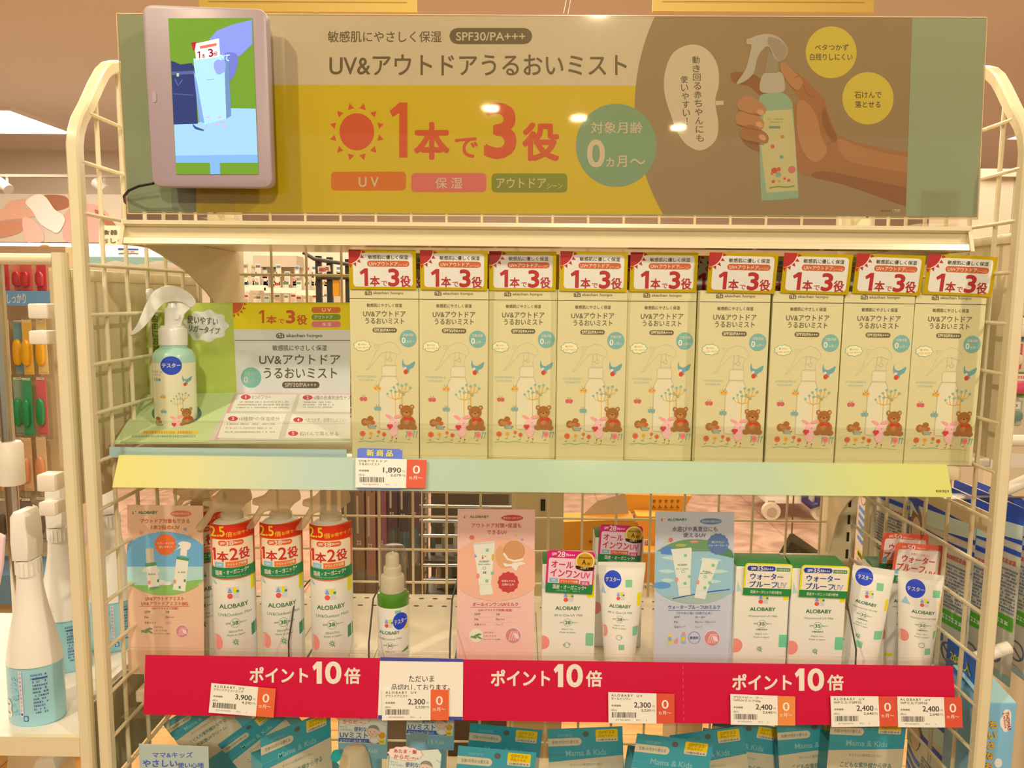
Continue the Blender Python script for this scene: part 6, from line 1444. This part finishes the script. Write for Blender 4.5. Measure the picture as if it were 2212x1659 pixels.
g = G(); c4 = [at(x, y, 2.36) for x, y in ((686, 576), (712, 573), (714, 586), (687, 590))]; g.loft([c4, [v + Vector((0, .004, 0)) for v in c4]], M((238, 230, 220)))
a = Art((0, 0, 1, 1)); a.T('880円', 689, 577, 710, 587, (190, 50, 50), .02); a.lay(g, at_plane(2.36), 8e-4, clip=False); g.build('sign', hk)
o = G().box(at(725, 640, 2.42).x, at(738, 640, 2.42).x, 2.386, 2.402, at(725, 640, 2.42).z, at(725, 598, 2.42).z, M((236, 170, 40))).build('yellow_pack')
tag(o, 'yellow pack between the black uprights left of the first carton', 'pack')

# behind the lower shelf ----------------------------------------------------
Yp = 1.45
pr_ = thing('pack_rail', 'grey peg rail behind the mesh carrying the long purple packs', 'shop fixture', (at(840, 1300, Yp).x, Yp + .1, 0))
p, q = at(740, 1300, Yp + .1), at(908, 1020, Yp + .1)
G().box(p.x, q.x, Yp + .10, Yp + .115, 0, 1.12, M((120, 112, 100), .6)).build('back_board', pr_)
for i in range(6):
    p = at(776 + i * 24, 1062, Yp); X = p.x; h = (.19, .20, .19, .105, .11, .105)[i]
    t = thing('long_pack', ('long pinkish pack behind the mesh, beside the third mist bottle', 'long purple spoon pack behind the mesh above the tester sprayer')[i > 2], 'pack', (X, Yp, p.z + .03), 0, ('pinkish long packs', 'purple spoon packs')[i > 2] + ' behind the mesh')
    c = ((150, 120, 96), (176, 132, 120), (160, 104, 130), (104, 78, 96), (96, 74, 92), (110, 82, 98))[i]
    g = G().box(-.009, .009, 0, .02, -h, 0, M(c, .3, coat=.5)); a = Art((0, 0, 18, 100), .018, h); a.rect(3, 20, 7, 60, (200, 190, 180), 1); a.rect(10, 8, 15, 16, (90, 80, 80), 1); a.dash(3, 66, 15, 72, (220, 210, 200), 1); a.lay(g, lambda u, v, d: (-.009 + u, -d - .0003, -h + v), 2e-4)
    g.build('sleeve', t, world=False)
    G().box(-.008, .008, .002, .012, -h - .075, -h, clear('clear_pack', (226, 218, 212), .1, .8)).build('clear_end', t, world=False)
    G().tube([(X, Yp + .006, p.z + .028), (X, Yp + .2, p.z + .03)], .002, CHROME, 6).build('hook', pr_)
    if i > 2: G().lathe([(.0008, -h - .07), (.007, -h - .055), (.007, -h - .04), (.002, -h - .028), (.002, -h)], (0, .008, 0), CHROME, 14, .4).build('spoon', t, world=False)
Yc = 1.55
cr = thing('chrome_basket', 'chrome wire rack with small bottles behind the mesh, left of the pink poster', 'wire rack', (at(1005, 1270, Yc).x, Yc, 0))
p, q = at(915, 1300, Yc), at(1105, 1020, Yc)
for i in range(7):
    z = at(1000, 1062 + i * 32, Yc).z; dz = -.006
    G().tube([(p.x, Yc, z), (q.x, Yc + .02, z + dz)], .0042, CHROME, 10).build('bar', cr)
for x in (p.x, q.x): G().tube([(x, Yc + .03, 0), (x, Yc + .03, 1.12)], .007, CHROME, 10).build('upright', cr)
G().box(p.x, q.x, Yc + .14, Yc + .15, 0, 1.12, M((110, 100, 86), .6)).build('back_board', cr)
rg = random.Random(9)
for i in range(13):
    x = p.x + .014 + i * (q.x - p.x - .02) / 13; zb = at(1000, 1290 if i % 2 else 1215, Yc).z
    o = G().lathe([(.0055, 0), (.006, .002), (.006, .04), (.003, .05), (.003, .062), (.0045, .063), (.0045, .072)], (0, 0, 0), M(rg.choice([(210, 206, 200), (190, 196, 196), (150, 160, 170), (90, 110, 110), (214, 200, 190)]), .2, coat=.5), 14).build('small_bottle')
    o.location = (x, Yc + .05, zb); tag(o, 'tiny pale bottle on the chrome rack behind the mesh', 'bottle', 'tiny bottles on the chrome rack')
G().box(p.x, q.x, Yc + .01, Yc + .12, at(1000, 1291, Yc).z - .006, at(1000, 1291, Yc).z, M((120, 116, 108), .4)).build('tray', cr)
G().box(p.x, q.x, Yc + .01, Yc + .12, at(1000, 1216, Yc).z - .006, at(1000, 1216, Yc).z, M((120, 116, 108), .4)).build('tray', cr)
p, q = at(1104, 1300, 1.3), at(1262, 1062, 1.3)
ep = thing('gondola', 'plain beige rack end behind the mesh, right of the pink poster', 'shop fixture', ((p.x + q.x) / 2, 1.33, 0))
G().box(p.x, q.x - .035, 1.3, 1.34, 0, 1.13, M((196, 182, 140), .5), .002).build('end_panel', ep)
G().box(p.x + .05, p.x + .058, 1.297, 1.3, .98, 1.0, BLACK).build('slot', ep)
OB, OB2 = M(D(216, 140, 40), .5), D(90, 60, 30, 1)
def kraft(label, c, Y, dpt, seed, col=None):
    pts = [at(x, y, Y) for x, y in c]
    t = thing('orange_bag', label, 'paper bag', (sum((v for v in pts), Vector()) / 4))
    g = G().loft([pts, [v + Vector((0, dpt, 0)) for v in pts]], col or OB)
    a = Art((0, 0, 1, 1)); rg = random.Random(seed); xs = [v[0] for v in c]; ys = [v[1] for v in c]
    cxm, cym = sum(xs) / 4, sum(ys) / 4; w, h = (max(xs) - min(xs)), (max(ys) - min(ys))
    for i in range(5):
        x = cxm - w * .05 + i * w * .085
        a.TV('かんたん', x, cym - h * .22, x - 2, cym + h * .2, 7, 7, OB2, .01, 2)
    a.rect(cxm - w * .42, cym + h * .1, cxm - w * .27, cym + h * .34, D(230, 214, 190), 2); a.T('LL', cxm - w * .39, cym + h * .13, cxm - w * .31, cym + h * .28, D(190, 50, 40), .03, 4)
    a.lay(g, at_plane(Y), 3e-4, clip=False); g.build('bag', t); return t
kraft('orange printed bag behind the mesh, above the all in one cartons', ((1196, 1128), (1370, 1122), (1382, 1290), (1194, 1290)), 1.42, .06, 1)
kraft('orange printed bag farther back, above the blue poster', ((1345, 1068), (1495, 1072), (1470, 1112), (1375, 1150)), 1.62, .05, 2)
kraft('orange printed bag directly left of the grey blue poster', ((1376, 1115), (1480, 1118), (1480, 1200), (1400, 1190)), 1.56, .05, 3)
kraft('orange printed bag lowest of the bags behind the mesh', ((1378, 1196), (1500, 1196), (1500, 1300), (1388, 1300)), 1.5, .05, 4)
o = G().prism([(1250, 1120), (1290, 1082), (1350, 1066), (1360, 1118)], lambda x, y, d: at(x, y, 1.46 + d), 0, .04, M((206, 196, 180), .5)).build('grey_bag'); tag(o, 'grey paper bag top between the orange bags behind the mesh', 'paper bag')
bs = thing('bag_shelf', 'low shelf under the orange bags behind the mesh', 'shop fixture', (at(1350, 1300, 1.5).x, 1.5, 0))
zz_ = at(1350, 1301, 1.42).z
G().box(at(1190, 1300, 1.5).x, at(1502, 1300, 1.5).x, 1.38, 1.70, zz_ - .012, zz_ - .001, M((196, 182, 150), .5)).build('board', bs)
for x in (1200, 1490): X = at(x, 1300, 1.5).x; G().box(X - .01, X + .01, 1.4, 1.68, 0, zz_ - .012, M((196, 182, 150), .5)).build('leg_panel', bs)
# cart on casters
Yk = 4.6; p, q = at(1655, 1088, Yk), at(1790, 1070, Yk)
ct = thing('cart', 'white cart on casters on the tile floor behind the mesh', 'cart', ((p.x + q.x) / 2, Yk, 0))
G().box(p.x, q.x, Yk, Yk + .5, .10, .17, WHITE, .006).build('deck', ct)
for i in range(4): x = p.x + .05 + i * (q.x - p.x - .1) / 3; G().tube([(x, Yk + .02, .17), (x, Yk + .02, .75)], .012, WHITE, 10).build('upright', ct)
for x in (p.x + .03, q.x - .05):
    w = G().tube([(x, Yk - .02, .055), (x, Yk + .015, .055)], .055, M((226, 214, 198), .4), 24).build('wheel', ct)
    G().tube([(x, Yk - .024, .055), (x, Yk + .018, .055)], .03, M((190, 176, 160), .4), 18).build('hub', w, world=False).location = -root_loc(w)
    G().box(x - .02, x + .02, Yk - .005, Yk + .005, .055, .12, CHROME).build('fork', ct)
o = G().tube([at(x, y, Yk - .018) for x, y in ((1740, 1060), (1738, 1080), (1752, 1092), (1766, 1088), (1768, 1066))], .022, M((70, 66, 120), .4), 10).build('tote_bag'); tag(o, 'dark blue bag loop hanging over the cart behind the mesh', 'bag')
dk = thing('hanging_tag', 'dark triangular card hanging on a string behind the waterproof cartons', 'card', at(1712, 1205, 1.14))
G().prism([(1676, 1206), (1706, 1152), (1714, 1152), (1792, 1206)], lambda x, y, d: at(x, y, 1.14 + d), 0, .03, M((118, 108, 92), .5), .002).build('card', dk)
G().prism([(1692, 1206), (1710, 1172), (1770, 1206)], lambda x, y, d: at(x, y, 1.1388 + d), -.001, .001, M((84, 76, 66), .5)).build('fold', dk)
G().tube([at(1710, 1158, 1.142), at(1716, 1040, 1.106)], .0012, M((150, 130, 100)), 6).build('string', dk)

# ------------------------------------------------------------------ right neighbour
rr2 = thing('side_rack', 'cream neighbouring rack with closed side panel at the right edge', 'display rack', (.62, .95, 0))
XQ = .489
G().box(XQ - .0035, XQ - .0015, .80, 1.10, 1.18, 1.41, M((238, 226, 196), .5)).build('side_panel', rr2)
G().box(XQ - .006, XQ + .004, .80, 1.10, 1.41, 1.42, CREAM, .001).build('panel_trim', rr2)
for Y in (1.10,): G().tube([(XQ + .003, Y, 0), (XQ + .003, Y, 1.42)], .0064, CREAM, sq=True).build('post', rr2)
p = at(2103, 996, .98); z = p.z
G().tube([(.50, .98, z), (1.0, .98, z)], .0075, WHITE, 12).build('cross_rail', rr2)
p = at(2200, 952, .9); G().tube([(.53, .9, p.z), (1.0, .9, p.z)], .007, WHITE, 12).build('cross_rail', rr2)
G().box(.53, 1.0, .89, .892, p.z - .03, p.z - .014, M((232, 228, 220), .4)).build('label_rail', rr2)
g = G().lathe([(.014, 0), (.0155, .003), (.0155, .042), (.010, .052), (.0085, .056), (.0085, .07), (.010, .071), (.010, .085)], (0, 0, 0), FROST, 24)
o = g.build('milky_bottle'); p = at(2122, 990, .97); o.location = (p.x + .002, .985, z + .008); tag(o, 'milky small bottle on the right rack rail beside the tube', 'bottle')
for x0, y0, x1, y1, Y in ((2138, 1412, 2180, 1398, .86), (2190, 1050, 2225, 1035, .92)):
    a_, b_ = at(x0, y0, Y), at(x1, y1, Y)
    G().tube([a_ - (b_ - a_) * 1.3, a_, b_], .0075, WHITE, 12).build('hook', rr2)
for i in range(5):
    p = at(2196 + (i % 2) * 22, 620 + i * 62, 1.25)
    hang_pack('colourful hanging pack at the right edge of the photo', p.x, p.z, 1.272, .05, .042, ((220, 200, 90), (90, 150, 200), (214, 90, 120), (120, 180, 80), (170, 190, 190))[i], ((60, 130, 200), (230, 220, 210), (230, 220, 200), (220, 80, 120), (120, 150, 150))[i], 'packs at the right edge')
G().tube([(.995, .9, 0), (.995, .9, 1.30)], .0064, CREAM, sq=True).build('post', rr2)
G().tube([(.995, .98, 0), (.995, .98, 1.20)], .0064, CREAM, sq=True).build('post', rr2)
pw2 = thing('peg_wall', 'pale peg wall of colourful packs at the right edge of the photo', 'shop fixture', (1.0, 1.30, 0))
G().box(.775, 1.25, 1.275, 1.30, 0, 1.42, M((222, 210, 186), .6)).build('back_board', pw2)
# refill pouches hanging in rows beside the right wire side
def pouch_art(a):                      # 100 x 150 units
    NB2, TX = D(40, 76, 160, 1.05), D(96, 110, 126, 1)
    a.rect(0, 0, 100, 30, NB2, 1); a.poly([(0, 22), (100, 14), (100, 26), (0, 36)], D(210, 214, 206), 2); a.rect(0, 36, 100, 40, NB2, 2)
    a.dash(66, 45, 96, 49, D(206, 90, 70), 4, 3, .95)
    a.ell(18, 40, 14, 18, D(150, 100, 60), 3, 18); a.ell(20, 44, 11, 13, D(226, 180, 140), 4, 18)
    for i in range(13): a.dash(36, 53 + i * 2.9, 98, 54.8 + i * 2.9, TX, 3, i, .9)
    a.rect(64, 92, 98, 104, D(90, 170, 40), 3); a.dash(68, 96, 94, 100, D(220, 236, 200), 5, 4, .95)
    for i in range(5): a.rect(2, 62 + i * 8, 34, 66 + i * 8, D(80, 130, 180), 2)
    a.rect(4, 108, 56, 115, D(230, 210, 40), 3); a.T('使用上の注意', 8, 109, 50, 114, D(80, 80, 40, 1), .01, 5)
    for i in range(9): a.dash(4, 117.5 + i * 2.6, 60, 119.2 + i * 2.6, D(200, 110, 100) if i % 2 else TX, 3, i, .95)
    a.ring(80, 128, 9, 9, 1.6, TX, 3); a.line([(74, 122), (86, 134)], 1.6, TX, 4); a.rr(66, 112, 74, 121, 2, TX, 3); a.rect(0, 142, 100, 150, D(160, 190, 206), 2)
    a.rr(40, 4, 60, 8, 2, (50, 60, 80), 3)
PW_, PH_ = .15, .225
def make_pouch(label):
    t = thing('wipes_pouch', label, 'pouch', (0, 0, 0), 0, 'blue and white refill pouches beside the right side frame')
    n = 10; rings = []
    for i in range(n + 1):
        v = PH_ * i / n; b = .009 * math.sin(math.pi * i / n) ** .6 + .0012
        rings.append([(-b, 0, v), (-b, PW_ * .25, v), (-b * 1.15, PW_ * .5, v), (-b, PW_ * .75, v), (-.001, PW_, v), (b, PW_ * .75, v), (b * 1.15, PW_ * .5, v), (b, PW_ * .25, v)])
        rings[-1][0] = (-.001, 0, v)
    g = G().loft(rings, M((226, 226, 220), .25, coat=.4))
    def bul(u, v):
        b = .009 * math.sin(math.pi * min(max(v / PH_, 0), 1)) ** .6 + .0012
        s_ = u / PW_; k = [(0, -.001), (.25, -b), (.5, -b * 1.15), (.75, -b), (1, -.001)]
        for (a0, b0), (a1, b1) in zip(k, k[1:]):
            if s_ <= a1 + 1e-9: return b0 + (b1 - b0) * (s_ - a0) / (a1 - a0)
        return -.001
    a = Art((0, 0, 100, 150), PW_, PH_); pouch_art(a)
    a.lay(g, lambda u, v, d: (bul(PW_ - u, v) - d - .0004, PW_ - u, v), 1.2e-4, cut=(PW_ / 4, PH_ / 10)); g.build('pouch_body', t, world=False)
    return t
zp = .885
ph = make_pouch('blue and white refill pouch nearest the right side frame'); ph.location = (.512, .875, zp)
for (x, y, z, lab) in ((.545, .885, zp - .004, 'blue and white refill pouch second behind the right side frame'), (.580, .895, zp - .006, 'blue and white refill pouch showing right of the right side frame'), (.615, .905, zp - .01, 'blue and white refill pouch farthest right, cut by the photo edge'),
    (.514, 1.035, zp + .012, 'blue and white refill pouch behind the orange SPF50 cards'), (.548, 1.04, zp + .014, 'blue and white refill pouch deep behind the orange SPF50 cards'),
    (.514, .845, .615, 'blue and white refill pouch below the last price tag'), (.514, 1.01, .63, 'pale refill pouch at the bottom right behind the teal cartons')):
    dup(ph, (x, y, z), 0, lab)
for Yh, zh in ((.955, zp + .217), (1.112, zp + .229)): G().tube([(XQ, Yh, zh), (.64, Yh, zh)], .0022, CHROME, 8).build('hook', rr2)
G().box(XQ - .001, XQ + .001, .80, 1.10, zp + .212, zp + .235, CREAM2).build('hook_rail', rr2)
g = G(); zb, zt_ = at(2075, 1505, .85).z - .005, at(2075, 1400, .85).z
g.box(.487, .492, .80, .875, zb, zt_, M(D(36, 92, 160, 1.05), .35)); a = Art((0, 0, 75, 70), .075, zt_ - zb)
a.T('20枚入', 8, 10, 50, 24, D(220, 206, 40), .03); a.rect(4, 30, 30, 60, D(60, 120, 190), 2); a.dash(10, 52, 70, 58, D(140, 180, 210), 3); a.dash(10, 60, 70, 65, D(140, 180, 210), 3)
a.lay(g, lambda u, v, d: (.487 - d - .0001, .875 - u, zb + v), 1e-4); tag(g.build('blue_pack'), 'deep blue pack with yellow lettering outside the right wire side', 'pack')
Yt2 = .79; p, q = at(2122, 1700, Yt2), at(2197, 1522, Yt2)
tb2 = thing('toy_box', 'light blue toy box with yellow lettering, lower right corner', 'box', ((p.x + q.x) / 2, Yt2 + .04, .615))
LBm = M(D(126, 172, 200, 1.05), .35); zt2 = at(2160, 1520, Yt2).z
g = G().box(.482, q.x, Yt2, Yt2 + .07, .615, zt2, LBm, .001)
a = Art((0, 0, 1, 1)); a.crop(1972, 1359, 5.53); YO, RO2 = D(240, 180, 20), D(206, 96, 20)
a.blob([(1110, 960), (1150, 965), (1175, 1010), (1172, 1100), (1165, 1180), (1130, 1222), (1090, 1225), (1070, 1190), (1045, 1150), (1042, 1080), (1070, 1040), (1080, 990)], D(240, 220, 200), 2)
a.T('THOMAS', 1030, 1076, 1250, 1118, D(196, 60, 50), .03, 4, 82); a.T('& FRIENDS', 1000, 1080, 1190, 1104, D(196, 60, 50), .02, 4, 82)
a.TV('ちいさなお', 958, 1145, 905, 1640, 100, 96, RO2, .07, 3); a.TV('ちいさなお', 958, 1145, 905, 1640, 92, 88, YO, .03, 5); a.ell(1020, 1600, 46, 56, D(226, 210, 196), 2)
a.lay(g, at_plane(Yt2 - .0001), 8e-5, clip=False); g.build('box_body', tb2)
g = G().prism([(.482, zt2), (q.x, zt2), (q.x - .002, zt2 + .012), (.482, zt2 + .012)], lambda u, v, d: (u, Yt2 + .002 + (v - zt2) * 5, v + d), 0, .0008, M(D(170, 200, 216, 1.05), .35)); g.build('lid_flap', tb2)
hang = thing('rack_arm', 'plain floor display leg below the toy box at the right', 'shop fixture', (.56, .83, 0))
G().box(.50, .62, .79, .90, .60, .614, CREAM2).build('board', hang); G().box(.55, .57, .83, .85, 0, .60, CREAM2).build('leg', hang)
# tall white cupboard far right
p, q = at(2095, 700, 4.2), at(2300, 384, 4.2)
cb = thing('cupboard', 'tall white ribbed cupboard beyond the right wire side', 'cupboard', ((p.x + q.x) / 2, 4.5, 0))
g = G().box(p.x, q.x, 4.2, 4.7, 0, q.z, M((232, 224, 210), .5)); 
for i in range(1, 5): x = p.x + (q.x - p.x) * i / 5; g.box(x - .004, x + .004, 4.197, 4.2, .05, q.z, M((196, 186, 170), .5))
g.build('body', cb)
g = G().box(p.x - .02, q.x, 4.17, 4.7, q.z, q.z + .04, WHITE); g.build('cornice', cb)
